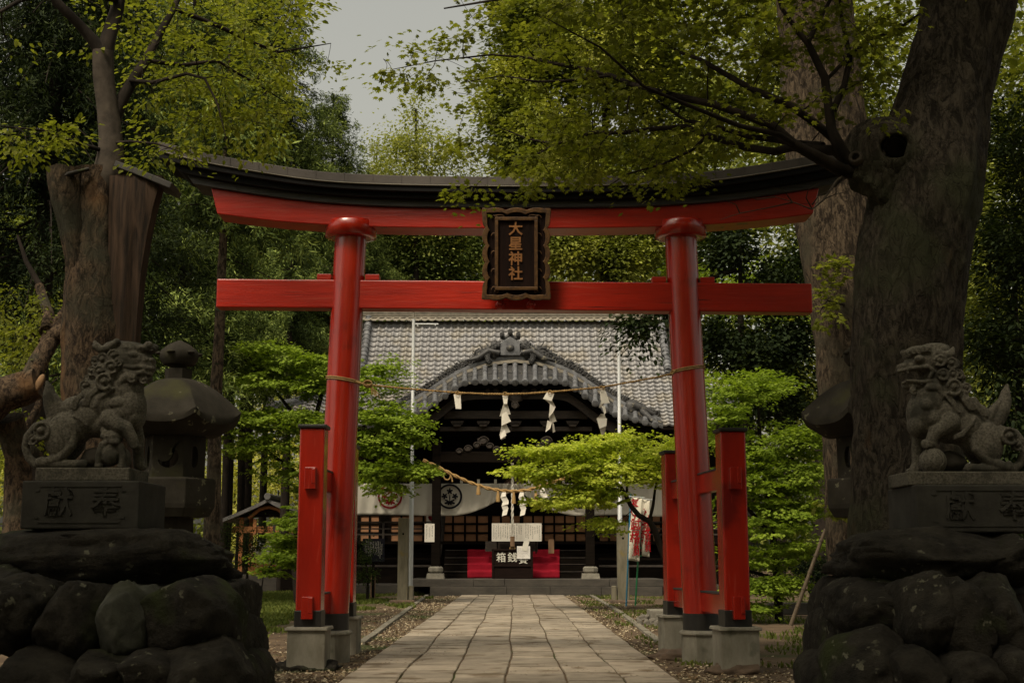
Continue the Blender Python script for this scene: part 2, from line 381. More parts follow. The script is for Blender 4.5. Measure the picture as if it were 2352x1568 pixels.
mat('ink', (0.02, 0.018, 0.018), (0.015, 0.013, 0.013), rough=0.9, bump=0, spec=0.1)
mat('red_lettering', (0.40, 0.012, 0.02), (0.34, 0.01, 0.015), rough=0.9, bump=0, spec=0.1)
mat('platform_stone', (0.062, 0.053, 0.042), (0.032, 0.028, 0.022), rough=0.9, scale=2.5, stretch=(.6, 1, 2), bump=0.4, bscale=18)
mat('plinth_stone', (0.22, 0.20, 0.16), (0.13, 0.12, 0.095), rough=0.9, scale=4, bump=0.3)
mat('gate_post_stone', (0.17, 0.15, 0.105), (0.09, 0.08, 0.05), rough=0.9, scale=3, stretch=(2, 2, .4), bump=0.3, moss=((0.16, 0.12, 0.035), 2.2, 0.55))
mat('painted_steel', (0.48, 0.49, 0.49), (0.42, 0.43, 0.43), rough=0.35, scale=1, bump=0, spec=0.6)
mat('banner_cloth', (0.64, 0.60, 0.50), (0.60, 0.56, 0.46), rough=0.9, scale=2, bump=0.05, spec=0.1)
mat('blue_plastic', (0.02, 0.15, 0.26), (0.02, 0.13, 0.22), rough=0.4, bump=0)
mat('green_plastic', (0.01, 0.17, 0.06), (0.01, 0.14, 0.05), rough=0.4, bump=0)
mat('bronze', (0.10, 0.05, 0.03), (0.05, 0.025, 0.015), rough=0.5, bump=0.1, metal=0.5)
mat('pavilion_wood', (0.42, 0.17, 0.055), (0.30, 0.12, 0.04), rough=0.8, scale=4, bump=0.1)
mat('pavilion_roof_sheet', (0.16, 0.15, 0.145), (0.10, 0.095, 0.09), rough=0.5, scale=3, bump=0.1)
mat('bamboo', (0.10, 0.072, 0.043), (0.06, 0.043, 0.025), rough=0.7, scale=5, stretch=(4, 4, .5), bump=0.2)
mat('stake_wood', (0.25, 0.15, 0.08), (0.17, 0.10, 0.055), rough=0.85, scale=4, stretch=(4, 4, .5), bump=0.2)
mat('path_stone', (0.33, 0.28, 0.215), (0.22, 0.185, 0.14), rough=0.85, scale=2.3, bump=0.5, bscale=26, bdist=0.012, moss=((0.13, 0.095, 0.06), 1.9, 0.55), spec=0.3, tone=.28)
mat('curb_stone', (0.20, 0.18, 0.14), (0.12, 0.105, 0.075), rough=0.9, scale=3, bump=0.3)
mat('pebble', (0.17, 0.155, 0.125), (0.08, 0.07, 0.055), rough=0.9, scale=3, bump=0.3)
mat('root_stone', (0.13, 0.085, 0.055), (0.06, 0.042, 0.027), rough=0.95, scale=3, bump=0.6, bscale=14)
# leaves
leafmat('maple_bright', [(0.22, 0.30, 0.03), (0.39, 0.45, 0.055), (0.60, 0.62, 0.12)], trans=0.45)
leafmat('maple_green', [(0.12, 0.18, 0.02), (0.20, 0.28, 0.03), (0.33, 0.42, 0.055)], trans=0.4)
leafmat('zelkova_leaf', [(0.075, 0.09, 0.014), (0.135, 0.15, 0.022), (0.25, 0.26, 0.045)], trans=0.5)
leafmat('broad_evergreen', [(0.05, 0.065, 0.014), (0.20, 0.225, 0.04), (0.44, 0.44, 0.10)], trans=0.3)
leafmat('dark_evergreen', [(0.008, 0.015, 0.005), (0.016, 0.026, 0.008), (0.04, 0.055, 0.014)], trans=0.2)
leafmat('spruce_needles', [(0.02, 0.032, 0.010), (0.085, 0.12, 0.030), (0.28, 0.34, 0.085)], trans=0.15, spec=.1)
leafmat('far_tree_leaf', [(0.15, 0.175, 0.04), (0.27, 0.29, 0.07), (0.42, 0.42, 0.12)], trans=0.35)
leafmat('glade_leaf', [(0.25, 0.26, 0.05), (0.45, 0.44, 0.11), (0.68, 0.64, 0.25)], trans=0.5)
leafmat('shrub_leaf', [(0.02, 0.035, 0.01), (0.045, 0.07, 0.014), (0.09, 0.11, 0.02)], trans=0.3)
leafmat('azalea_petal', [(0.45, 0.43, 0.45), (0.6, 0.57, 0.6)], trans=0.3)
leafmat('grass_blade', [(0.05, 0.07, 0.014), (0.095, 0.12, 0.025), (0.17, 0.18, 0.045)], trans=0.3)
leafmat('litter', [(0.07, 0.035, 0.02), (0.16, 0.11, 0.06), (0.32, 0.26, 0.17), (0.45, 0.38, 0.26)], trans=0.0, rough=0.9, spec=0.1)
def emat(name, col, st):
    m = mat(name, col, col, rough=.8, bump=0); b = m.node_tree.nodes['Principled BSDF']; b.inputs['Emission Color'].default_value = (*col, 1); b.inputs['Emission Strength'].default_value = st
emat('lamp_glow', (0.75, 0.72, 0.5), 0.55)
# ------------------------------------------------------------------ the torii
TY = 19.2; tp = TY / F
def W(x, y, Y=TY): return P(x, y, Y)
torii = thing('torii_gate', (W(1183, 1400).x, TY, 0), 'tall vermilion torii gate with a black curved top beam and four square brace posts', 'torii gate')

def smooth_interp(xs, ys, x):
    """monotone-ish smooth curve through the points (Catmull-Rom in x)"""
    for i in range(len(xs) - 1):
        if x <= xs[i + 1] or i == len(xs) - 2:
            x0, x1 = xs[i], xs[i + 1]; t = (x - x0) / (x1 - x0)
            m0 = (ys[i + 1] - ys[max(i - 1, 0)]) / (xs[i + 1] - xs[max(i - 1, 0)])
            m1 = (ys[min(i + 2, len(xs) - 1)] - ys[i]) / (xs[min(i + 2, len(xs) - 1)] - xs[i])
            h = x1 - x0; t2, t3 = t * t, t * t * t
            return (2 * t3 - 3 * t2 + 1) * ys[i] + (t3 - 2 * t2 + t) * h * m0 + (-2 * t3 + 3 * t2) * ys[i + 1] + (t3 - t2) * h * m1

# view curves: |offset from centre 1183| -> y, for the front lower edge of each layer
XS = [0, 265, 430, 560, 700, 811]
def curve(ys): return lambda d: smooth_interp(XS, ys, d)
roof_top = curve([418, 414, 406, 388, 364, 337])
# layered beams: (name, half length top, half length bottom, depth y0,y1, lower curve top, lower curve bottom, material)
def curved_beam(name, hl_t, hl_b, d0, d1, ct, cb, m, n=40, bevel=0.008, joints=0, wob=0.0):
    b = MB(); vs = []
    for i in range(n + 1):
        s = -1 + 2 * i / n
        if joints:
            pass
        top = P(1183 + s * hl_t, ct(abs(s) * hl_t), TY + 0.0); bot = P(1183 + s * hl_b, cb(abs(s) * hl_b), TY + 0.0)
        for (p, dd) in ((bot, d0), (bot, d1), (top, d1), (top, d0)): vs.append(Vector((p.x, TY + dd, p.z)))
    fs = [(0, 1, 2, 3), tuple(n * 4 + k for k in (3, 2, 1, 0))]
    for i in range(n):
        for k in range(4):
            k2 = (k + 1) % 4; fs.append((i * 4 + k, (i + 1) * 4 + k, (i + 1) * 4 + k2, i * 4 + k2))
    b.add(vs, fs)
    return b.build(name, m, torii, bevel=bevel)
# heights given at the beam's centre plane (perspective puts the nearer front edge a little higher)
c_roof1 = curve([424, 420, 412, 394, 369, 341])     # top of the crowning sheet
c_roof0 = curve([443, 440, 432, 414, 390, 363])
c_sl1 = curve([448, 444, 436, 418, 393, 365]); c_sl0 = curve([463, 459, 450, 433, 409, 383])
c_kg0 = curve([489, 486, 477, 462, 440, 418]); c_kgm = curve([474, 471, 462, 447, 424, 400])
curved_beam('roof_cap', 806, 801, -0.40, 0.40, c_roof1, c_roof0, 'copper_sheet')
c_slm = lambda d: c_sl1(d) + 2.5
curved_beam('ledge_sheet', 801, 800, -0.52, 0.52, c_sl1, c_slm, 'roof_edge_sheet')
curved_beam('roof_ledge', 799, 797, -0.49, 0.49, c_slm, c_sl0, 'black_timber')
curved_beam('roof_soffit', 775, 750, -0.40, 0.40, c_sl0, c_kgm, 'black_timber')
curved_beam('top_beam', 742, 728, -0.31, 0.31, c_kgm, c_kg0, 'weathered_black_timber')
sh0 = curve([534, 531, 525, 515, 497, 480]); curved_beam('upper_lintel', 690, 676, -0.245, 0.245, c_kg0, sh0, 'red_lacquer', bevel=0.015)
# standing seams of the crowning sheet
sm_ = MB()
for i in range(25):
    s = -1 + 2 * (i + .5) / 25; x = 1183 + s * 803
    a = P(x, c_roof1(abs(s) * 803), TY); c = P(x, c_roof0(abs(s) * 803), TY)
    sm_ = MB(); sm_.box(((a.x + c.x) / 2, TY - 0.402, (a.z + c.z) / 2), (0.018, 0.012, abs(a.z - c.z) + 0.006)); sm_.build('roof_seam', 'copper_sheet', torii)

# lower lintel (nuki)
a = P(497, 676, TY - .14); c = P(1866, 685, TY - .14)
nuki = MB(); zt0 = P(497, 640, TY - .14).z; zb0 = P(497, 705, TY - .14).z; zt1 = P(1866, 651, TY - .14).z; zb1 = P(1866, 717, TY - .14).z
n = 24; vs = []
for i in range(n + 1):
    t = i / n; x = a.x + (c.x - a.x) * t; wz = 0.006 * noise.noise(Vector((x * 1.3, 0, 0)))
    zt = zt0 + (zt1 - zt0) * t + wz; zb = zb0 + (zb1 - zb0) * t + wz * .5
    vs += [(x, TY - .14, zb), (x, TY + .14, zb), (x, TY + .14, zt), (x, TY - .14, zt)]
fs = [(0, 1, 2, 3), tuple(n * 4 + k for k in (3, 2, 1, 0))] + [(i * 4 + k, i * 4 + 4 + k, i * 4 + 4 + (k + 1) % 4, i * 4 + (k + 1) % 4) for i in range(n) for k in range(4)]
nuki.add(vs, fs); nuki.build('lower_lintel', 'red_lacquer', torii, bevel=0.018)

pillar_pts = []
for sgn, xt, xb in ((-1, 805, 759), (1, 1564, 1611)):
    top = P(xt, 560, TY); bot = P(xb, 1440, TY)
    d = (bot - top) / (bot.z - top.z)            # per metre of height
    foot = Vector((top.x + d.x * (0.42 - top.z), TY, 0.42)); head = Vector((top.x + d.x * 0.14, TY, top.z + 0.14))
    r = 0.243; m = MB()
    pts = [foot + (head - foot) * (i / 14) for i in range(15)]
    m.tube(pts, [r * (1.04 - 0.06 * i / 14) for i in range(15)], seg=40)
    pil = m.build('pillar', 'red_lacquer_upright', torii)
    pillar_pts.append((foot, head))
    m = MB(); m.tube([foot - Vector((0, 0, .02)), foot + Vector((0, 0, .25))], r + 0.022, seg=40); m.build('black_sleeve', 'sleeve_black', pil)
    m = MB(); m.lathe((foot.x, TY, 0), [(0.30, -0.1), (0.30, 0.37), (0.335, 0.372), (0.335, 0.40), (0.29, 0.435)], seg=8, smooth=False, rot=R(22.5)); m.build('footing', 'footing_concrete', pil, bevel=0.008)
    rz = P(xt, 545, TY).z
    m = MB(); m.lathe((head.x, TY, 0), [(0.30, rz - 0.02), (0.385, rz - .005), (0.388, rz + 0.20), (0.36, rz + 0.225)], seg=48); m.build('capital_ring', 'red_lacquer_upright', pil)
    # wedges beside the pillar on the lower lintel
    for k in (-1, 1):
        zc = (zt0 if sgn < 0 else zt1)
        xc = P(xt - 4 * sgn * -1 * 0, 640, TY).x + k * 0.36 + sgn * 0.02
        zz = zt0 + (zt1 - zt0) * ((xc - a.x) / (c.x - a.x))
        m = MB(); m.box((xc, TY - 0.02, zz + 0.045), (0.21, 0.22, 0.09)); m.build('wedge', 'red_lacquer', torii, bevel=0.008)

# square brace posts, rails, pegs, footings
def brace(xc, Yp, ztop, zfoot, rz):
    w = 0.335; m = MB(); m.box((xc, Yp, (ztop + zfoot) / 2), (w, w, ztop - zfoot), rz=rz); post = m.build('brace_post', 'red_lacquer_upright', torii, bevel=0.022)
    m = MB(); m.box((xc, Yp, zfoot + 0.10), (w + 0.022, w + 0.022, 0.24), rz=rz); m.build('black_sleeve', 'sleeve_black', post, bevel=0.01)
    m = MB(); m.box((xc, Yp, ztop + 0.022), (w + 0.05, w + 0.05, 0.05), rz=rz); m.build('post_cap', 'sleeve_black', post, bevel=0.012)
    m = MB(); m.box((xc, Yp, zfoot / 2 - 0.08), (0.50, 0.50, zfoot + 0.1), rz=rz); m.box((xc, Yp, zfoot - 0.015), (0.57, 0.57, 0.045), rz=rz, top=(.96, .96)); m.build('footing', 'footing_concrete', post, bevel=0.012)
    return post
for sgn, fx, fy, rxp, ry in ((-1, 716, 17.75, 797, 20.9), (1, 1683, 17.35, 1546, 21.0)):
    A_ = Vector((P(fx, 1407, fy + .17).x, fy, 0)); B2 = Vector(((rxp - 1176) * ry / F, ry, 0)); dr = (B2 - A_).normalized(); rz = -math.atan2(dr.x, dr.y)
    ztop_f = P(fx, 982 if sgn < 0 else 990, fy - .17).z; zf = P(fx, 1441, fy - .25).z
    zrs = (P(fx, 1098, fy - .17).z, P(fx, 1395, fy - .17).z)
    for p_, ft in ((A_, -1), (B2, 1)):
        brace(p_.x, p_.y, ztop_f, zf, rz)
        for zr in zrs:
            c_ = p_ + dr * ft * .20
            m = MB(); m.box((c_.x, c_.y, zr), (0.15, 0.10, 0.29), rz=rz); m.box((c_.x + .045, c_.y, zr + 0.03), (0.05, 0.12, 0.2), rz=rz); m.build('rail_end', 'red_lacquer_upright', torii, bevel=0.006)
    mid = (A_ + B2) / 2; ln = (B2 - A_).length
    for zr in zrs:
        m = MB(); m.box((mid.x, mid.y, zr + .02), (0.15, ln - 0.32, 0.27), rz=rz); rl = m.build('tie_rail', 'red_lacquer_upright', torii, bevel=0.008)
        m = MB(); m.box((mid.x, mid.y, zr + .165), (0.17, ln - 0.36, 0.022), rz=rz); m.build('rail_cover', 'cap_board', rl)

# ------------------------------------------------------------------ the name plaque
py = TY - 0.47
pc = P(1186, 583, py); q = py / F
plaque = thing('shrine_plaque', (pc.x, py, P(1186, 690, py).z), 'dark framed name plaque with four gilt characters hanging at the centre of the gate', 'plaque')
TILT = R(-7)
PM = Matrix.Translation(pc) @ Matrix.Rotation(-TILT, 4, 'X')
PMf = PM @ Matrix.Rotation(R(90), 4, 'X')
def scallop(hw, hh, n=7):
    """lobed outline in x,z"""
    pts = []
    def side(a, b, lobes, nrm):
        a, b = Vector(a), Vector(b)
        for k in range(40):
            t = k / 40.0; u = abs(math.sin(math.pi * lobes * t)) ** 0.6
            ce = max(0, 1 - t / .07) + max(0, (t - .93) / .07); pts.append(tuple(a + (b - a) * t + Vector(nrm) * (u * 0.045 - 0.01) + Vector((math.copysign(.045, (a + (b - a) * t).x), math.copysign(.03, (a + (b - a) * t).y))) * ce))
    side((-hw, -hh), (hw, -hh), 3, (0, -1)); side((hw, -hh), (hw, hh), 5, (1, 0)); side((hw, hh), (-hw, hh), 3, (0, 1)); side((-hw, hh), (-hw, -hh), 5, (-1, 0))
    return pts
hw, hh = 74 * q, 103 * q
out = scallop(hw, hh); inn = [(x * 0.86, z * 0.90) for x, z in out]
m = MB(); n = len(out)
vs = [Vector((x, -0.035, z)) for x, z in out] + [Vector((x, -0.035, z)) for x, z in inn] + [Vector((x, .05, z)) for x, z in out] + [Vector((x, 0.03, z)) for x, z in inn]
fs = []
for i in range(n):
    j = (i + 1) % n
    fs += [(i, j, n + j, n + i), (j, i, 2 * n + i, 2 * n + j), (n + i, n + j, 3 * n + j, 3 * n + i), (2 * n + i, 2 * n + j, 3 * n + j, 3 * n + i)]
m.add([PM @ v for v in vs], [f[::-1] for f in fs]); m.build('outer_frame', 'plaque_gilt', plaque, bevel=0.006)
m = MB(); m.prism([(x * 1.05, z * 1.04) for x, z in inn], 0.012, 0.045, PM) 
m.build('backing_board', 'plaque_board', plaque)
m = MB()
bx, bz = 50.5 * q, 82 * q; bw = 8.0 * q
for (cx, cz, sx, sz) in ((0, bz, 2 * bx, bw), (0, -bz, 2 * bx, bw), (-bx + bw / 2, 0, bw, 2 * bz - bw), (bx - bw / 2, 0, bw, 2 * bz - bw)):
    vs = MB().box((cx, -0.035, cz + .0), (sx, 0.045, sz)); m.add([PM @ Vector(v) for v in vs.v], vs.f)
m.build('inner_border', 'plaque_gilt', plaque, bevel=0.006)
m = MB(); b0 = MB().box((0, -0.012, 0), (2 * bx - bw, 0.02, 2 * bz - bw)); m.add([PM @ Vector(v) for v in b0.v], b0.f); m.build('lettered_panel', 'plaque_board', plaque)
for i, ch in enumerate('大星神社'):
    m = MB(); m.text(ch, 0.212, PMf @ Matrix.Translation((-.01, (57 - i * 35.3) * q, 0.028)), depth=0.02, bold=0.02)
    m.build('gilt_character', 'gilt_lettering', plaque)
# little scrolls between border and frame
for sx in (-1, 1):
    for k in range(5):
        m = MB()
        z0 = (-0.82 + 0.41 * k) * hh
        pts = [PM @ Vector((sx * (hw * .80 - 0.04 * (1 - math.cos(t * 1.5)) - .012 * t), -0.012, z0 + 0.045 * math.sin(t * 1.7))) for t in np.linspace(0, 3.2, 9)]
        m.tube(pts, 0.007, seg=5); m.build('scroll_carving', 'plaque_gilt', plaque)
    for k in (-1, 1):
        pts = [PM @ Vector((sx * 0.25 + 0.07 * math.cos(t), -0.012, k * (hh * .86) + 0.02 * math.sin(t))) for t in np.linspace(0, 3.1, 8)]
        m = MB(); m.tube(pts, 0.008, seg=5); m.build('scroll_carving', 'plaque_gilt', plaque)
for xx in (1148, 1220):
    p = P(xx, 695, TY - .2)
    m = MB(); m.box((p.x, TY - .22, p.z + .02), (0.05, 0.16, 0.11)); m.ell((p.x, TY - .16, p.z - .03), (.075, .04, .06)); m.build('plaque_hook', 'red_lacquer', torii)

# ------------------------------------------------------------------ rope across the gate and its paper streamers
RY = TY - .27
rp = [(845, 883), (900, 889), (950, 893.5), (1052, 901.5), (1120, 904.5), (1160, 905), (1210, 903.5), (1262, 900), (1330, 894), (1382, 889), (1450, 877), (1510, 866), (1545, 858)]
pts = [P(x, y, RY) for x, y in rp]
rope = thing('straw_rope', pts[5], 'thin straw rope tied between the two red pillars of the gate', 'rope')
def twisted(mb, pts, r, twist, strands=2, seg=5, sub=10):
    cs = []
    for i in range(len(pts) - 1):
        for k in range(sub): cs.append(pts[i].lerp(pts[i + 1], k / sub))
    cs.append(pts[-1]); L = 0
    for s in range(strands):
        L = 0; q = []
        for i, p in enumerate(cs):
            if i: L += (p - cs[i - 1]).length
            t = (cs[min(i + 1, len(cs) - 1)] - cs[max(i - 1, 0)]).normalized(); a = t.orthogonal().normalized(); b = t.cross(a)
            th = L * twist + s * 2 * math.pi / strands
            q.append(p + (a * math.cos(th) + b * math.sin(th)) * r * 0.55)
        mb.tube(q, r * 0.62, seg=seg)
m = MB(); twisted(m, pts, 0.0165, 80, sub=14); m.build('rope_span', 'straw_rope', rope)
for (foot, head), yv, tail in ((pillar_pts[0], 876, 1), (pillar_pts[1], 852, -1)):
    z = P(790 if tail > 0 else 1580, yv, TY).z; t = (z - foot.z) / (head.z - foot.z); c = foot.lerp(head, t)
    m = MB()
    for dz in (0, 0.028):
        ring = [Vector((c.x + 0.252 * math.cos(a), c.y + 0.252 * math.sin(a), z + dz + 0.04 * math.cos(a) * -tail)) for a in np.linspace(0, 2 * math.pi, 33)]
        m.tube(ring, 0.012, seg=6)
    end = pts[0] if tail > 0 else pts[-1]
    near = Vector((c.x + tail * 0.20, c.y - 0.16, z - .02))
    twisted(m, [near, near.lerp(end, .5), end], 0.014, 80)
    if tail > 0:
        for k in range(7):
            a = rnd.uniform(-.6, .6)
            m.tube([end + Vector((.02, 0, 0)), end + Vector((.05 + .03 * k * .5, -.02 * a, -.05 - .01 * k)), end + Vector((.06 + .02 * k, .03 * a, -.14 - rnd.random() * .07))], 0.006, seg=5)
        for k in range(3):
            m.tube([end + Vector((math.cos(t) * .06, -.01 * k, math.sin(t) * .04 + .01 * k)) for t in np.linspace(0, 6.28, 12)], 0.011, seg=5)
    m.build('rope_loop', 'straw_rope', rope)

def shide(x, y, Yp, segs, label, sc=1.0, yaw=0.0, m='white_paper', knot=True):
    """zigzag paper streamer; segs: list of (left, right) view offsets per fold, in px"""
    p = P(x, y, Yp); q = Yp / F * sc
    t = thing('paper_streamer', p, label, 'paper streamer', None)
    mb = MB()
    for i, (x0, y0, x1, y1, x2, y2, x3, y3) in enumerate(segs):
        d = -0.012 * i * sc
        f = 0.035 * sc * (1 if i % 2 else -1)
        vs = [Vector((x0 * q, d, -y0 * q)), Vector((x1 * q, d + f * .3, -y1 * q)), Vector((x2 * q, d + f, -y2 * q)), Vector((x3 * q, d + f * .7, -y3 * q))]
        Mz = Matrix.Rotation(yaw, 3, 'Z')
        mb.add([p + Mz @ v for v in vs], [(3, 2, 1, 0)])
    mb.build('folded_paper', m, t, solid=0.002)
    if knot:
        k = MB(); k.tube([p + Vector((math.cos(a) * .028, -.018 + math.sin(a) * .02, math.sin(a) * .03 + .01)) for a in np.linspace(0, 6.2, 10)], .006, seg=5)
        k.tube([p + Vector((.0, -.02, .0)), p + Vector((.03, -.03, .02)), p + Vector((.055, -.03, -.02))], .005, seg=5)
        k.build('straw_tie', 'straw_rope', t)
    return t
SR = RY - .02
shide(1051, 904, SR, [(-9, 1, 7, 2, 9, 36, -4, 35)], 'plain short strip of white paper, leftmost on the gate rope')
shide(1160, 906, SR, [(-6, 2, 7, 2, 5, 22, -3, 22), (-3, 20, 5, 20, 13, 45, -13, 50)[:8], (-8, 46, 3, 40, 14, 63, -8, 73), (-7, 70, 2, 66, 12, 86, -13, 95)[:8], (-12, 92, 0, 82, 3, 96, -10, 104), (-12, 93, 2, 88, 1, 101, -9, 105)],
      'long narrow zigzag paper streamer just left of the middle of the gate rope')
shide(1263, 902, SR, [(-7, -2, 10, 2, 4, 20, -16, 14), (-14, 14, 5, 17, 14, 34, 0, 26), (0, 26, 12, 34, 8, 44, -3, 58), (-3, 50, 8, 46, 15, 66, 0, 70), (-6, 64, 4, 70, 0, 84, -11, 92), (5, 66, 9, 74, 12, 90, 6, 93)],
      'paper streamer with a forked tail, second from the right on the gate rope')
shide(1381, 892, SR, [(-4, 0, 8, 0, 19, 34, -1, 36), (-1, 30, 8, 34, -2, 44, -6, 44), (0, 40, 8, 42, 10, 56, 6, 62), (-2, 60, 6, 58, 12, 74, -12, 70), (-12, 70, 12, 70, 10, 88, -6, 94), (-6, 92, 10, 86, 6, 106, -1, 108)],
      'widest paper streamer, rightmost on the gate rope near the right pillar')
# ------------------------------------------------------------------ guardian lion-dogs, pedestals, boulder bases
def remeshed(name, mb, m, parent, vox, smooth_it=4, bumps=0.0, **kw):
    o = mb.build(name + '_raw', m, parent)
    q = o.modifiers.new('r', 'REMESH'); q.mode = 'VOXEL'; q.voxel_size = vox
    q2 = o.modifiers.new('s', 'SMOOTH'); q2.iterations = smooth_it; q2.factor = 0.5
    bpy.context.view_layer.update()
    me = bpy.data.meshes.new_from_object(o.evaluated_get(bpy.context.evaluated_depsgraph_get()))
    old = o.data; o.modifiers.clear(); o.data = me; bpy.data.meshes.remove(old)
    me.polygons.foreach_set('use_smooth', [True] * len(me.polygons)); me.update()
    o.name = name; me.name = name
    for k, v in kw.items(): o[k] = v
    return o

KY = 10.55
def ball(mb, M, x, y, z, r, n=12, nz=0.0):
    """ellipsoid in statue sheet coordinates: x right, y down, z towards the viewer"""
    r = r if hasattr(r, '__len__') else (r, r, r)
    t = MB().ell((0, 0, 0), (r[0], r[2], r[1]), nu=n + 4, nv=n, nz=nz, seed=x * .01)
    mb.add([M @ Vector((x + v[0], y - v[2], z - v[1])) for v in t.v], t.f, True)
def limb(mb, M, pts, seg=12):
    """tapering limb through (x, y, z, r)"""
    P3 = [Vector(p[:3]) for p in pts]; fine = []; rad = []
    for i in range(len(pts) - 1):
        for k in range(5):
            t = k / 5; fine.append(P3[i].lerp(P3[i + 1], t)); rad.append(pts[i][3] * (1 - t) + pts[i + 1][3] * t)
    fine.append(P3[-1]); rad.append(pts[-1][3])
    t = MB().tube(fine, rad, seg=seg)
    mb.add([M @ Vector(v) for v in t.v], t.f, True)
    for p in pts: ball(mb, M, p[0], p[1], p[2], p[3] * .98, n=10)
def curl(mb, M, x, y, z, r, hand=1):
    """spiral lock of the mane with a button in the middle"""
    ball(mb, M, x, y, z - r * .25, (r, r, r * .55), n=10)
    pts = []
    for t in np.linspace(0, 5.6, 16):
        rr = r * (0.98 - 0.05 * t)
        pts.append(Vector((x + hand * rr * math.cos(t + 0.7), y + rr * math.sin(t + 0.7), z + r * .28)))
    tt = MB().tube(pts, [r * .22] * 8 + [r * .19] * 8, seg=7)
    mb.add([M @ Vector(v) for v in tt.v], tt.f, True)
    ball(mb, M, x, y, z + r * .30, r * .36, n=9)

def komainu_left():
    q = KY / F / 3.6415                     # metres per sheet pixel
    o = P(0 + 700 / 3.6415, 717.8 + 1315 / 3.6415, KY)
    M = Matrix.Translation(o) @ Matrix(((q, 0, 0, -700 * q), (0, 0, -q, 0), (0, -q, 0, 1315 * q), (0, 0, 0, 1)))
    t = thing('guardian_lion_dog', o, 'stone guardian lion-dog with shut mouth and a pup under its paw, left', 'statue', 'guardian statues either side of the path')
    b = MB()
    B = lambda *a, **k: ball(b, M, *a, **k)
    # trunk of the body
    B(1060, 800, 0, (140, 200, 165)); B(1000, 660, 0, (175, 170, 150)); B(860, 760, 0, (210, 170, 160)); B(720, 880, 0, (190, 170, 155)); B(590, 960, 0, (180, 150, 160))
    B(1100, 880, 10, (95, 110, 130)); B(640, 800, 0, (170, 110, 110)); B(820, 940, 0, (160, 110, 130))
    B(950, 560, 0, (170, 120, 140))
    # hind quarters, near and far
    for z, s in ((105, 1), (-105, -1)):
        B(525, 1050, z, (135, 185, 75)); limb(b, M, [(640, 1000, z, 40), (625, 1120, z + 12, 46), (540, 1220, z + 14, 46), (430, 1262, z + 10, 48)])
        limb(b, M, [(370, 1262, z, 46), (520, 1275, z + 10, 40), (650, 1278, z + 14, 40), (735, 1275, z + 10, 42)])
        for k in range(4): B(735 + 6 * (k % 2), 1285, z - 26 + 20 * k, (32, 24, 12))
    B(385, 1235, 95, 28)
    # near fore leg lifted over the pup
    limb(b, M, [(930, 900, 110, 85), (1010, 955, 135, 66), (1075, 985, 130, 60), (1120, 1050, 120, 48), (1140, 1105, 110, 46)])
    for k in range(4): B(1150 + 5 * k, 1125 + (k % 2) * 6, 135 - 25 * k, (34, 30, 15))
    # far fore leg standing
    limb(b, M, [(1060, 900, -80, 80), (1120, 1050, -85, 52), (1125, 1200, -85, 46), (1140, 1270, -80, 50)])
    for k in range(4): B(1165, 1288, -115 + 22 * k, (30, 24, 12))
    # tail: ring at the haunch, flame above
    ring = [(400, 930, 60, 40), (300, 960, 60, 36), (235, 1040, 55, 34), (220, 1130, 50, 32), (255, 1220, 50, 34), (330, 1280, 50, 40)]
    limb(b, M, ring)
    curl(b, M, 385, 1000, 150, 78, -1); curl(b, M, 305, 1070, 110, 48, -1)
    limb(b, M, [(430, 880, 0, 62), (400, 770, 0, 66), (380, 690, 0, 58), (372, 630, 0, 40), (352, 580, 0, 16)])
    limb(b, M, [(480, 850, 10, 50), (470, 770, 20, 40), (440, 700, 24, 24)])
    # pup sitting beneath the paw
    B(965, 1060, 120, (88, 72, 70)); B(950, 1190, 110, (92, 105, 80)); B(965, 1215, 150, (62, 70, 50)); B(1000, 1095, 170, (48, 30, 32)); B(900, 1045, 150, 30); B(925, 1100, 160, 26)
    B(1060, 1230, 90, (60, 85, 60)); B(870, 1290, 150, (36, 26, 40)); B(1055, 1295, 140, (40, 26, 40)); limb(b, M, [(890, 1120, 150, 32), (870, 1200, 160, 28), (868, 1280, 160, 26)])
    limb(b, M, [(1040, 1130, 150, 32), (1070, 1210, 150, 28), (1060, 1285, 150, 26)])
    B(985, 1042, 180, (14, 10, 10)); B(935, 1050, 184, (14, 10, 10))
    for k in range(4): curl(b, M, 885 + 8 * k, 1000 + 12 * k - (k % 2) * 20, 120 + 12 * k, 24)
    # head
    B(990, 390, 10, (175, 150, 140)); B(1090, 400, 10, (150, 120, 125)); B(930, 300, 0, (130, 80, 110)); B(1000, 290, 0, (190, 60, 120)); B(1160, 300, 5, (100, 42, 118))
    B(1165, 450, 5, (100, 80, 112)); B(1215, 405, 0, (45, 45, 80)); B(1150, 548, 5, (95, 42, 98)); B(1150, 505, 0, (80, 40, 80))
    limb(b, M, [(1010, 480, 110, 16), (1040, 455, 122, 18), (1100, 470, 122, 18), (1150, 462, 118, 17), (1210, 470, 100, 18), (1258, 470, 60, 16)])
    limb(b, M, [(1010, 500, 108, 14), (1050, 498, 118, 16), (1110, 520, 115, 20), (1180, 508, 108, 20), (1245, 520, 60, 18)])
    for xx in (1110, 1190): B(xx, 492, 112, (13, 20, 10))
    B(1100, 362, 112, (48, 30, 34)); B(1195, 400, 90, (30, 26, 26)); B(1240, 398, 40, (26, 26, 40))
    for k in range(6): curl(b, M, 1030 + 42 * k, 305 - 2 * k + (k % 2) * 6, 122 - 8 * k, 25)
    B(1215, 275, 80, (40, 36, 34)); B(1225, 275, -60, (40, 36, 34))
    # ear
    limb(b, M, [(775, 250, 120, 14), (790, 290, 125, 34), (830, 320, 125, 34), (890, 305, 122, 30), (960, 250, 115, 30)])
    # beard
    limb(b, M, [(1005, 690, 110, 20), (1000, 600, 120, 34), (1060, 545, 122, 36), (1110, 560, 120, 36)])
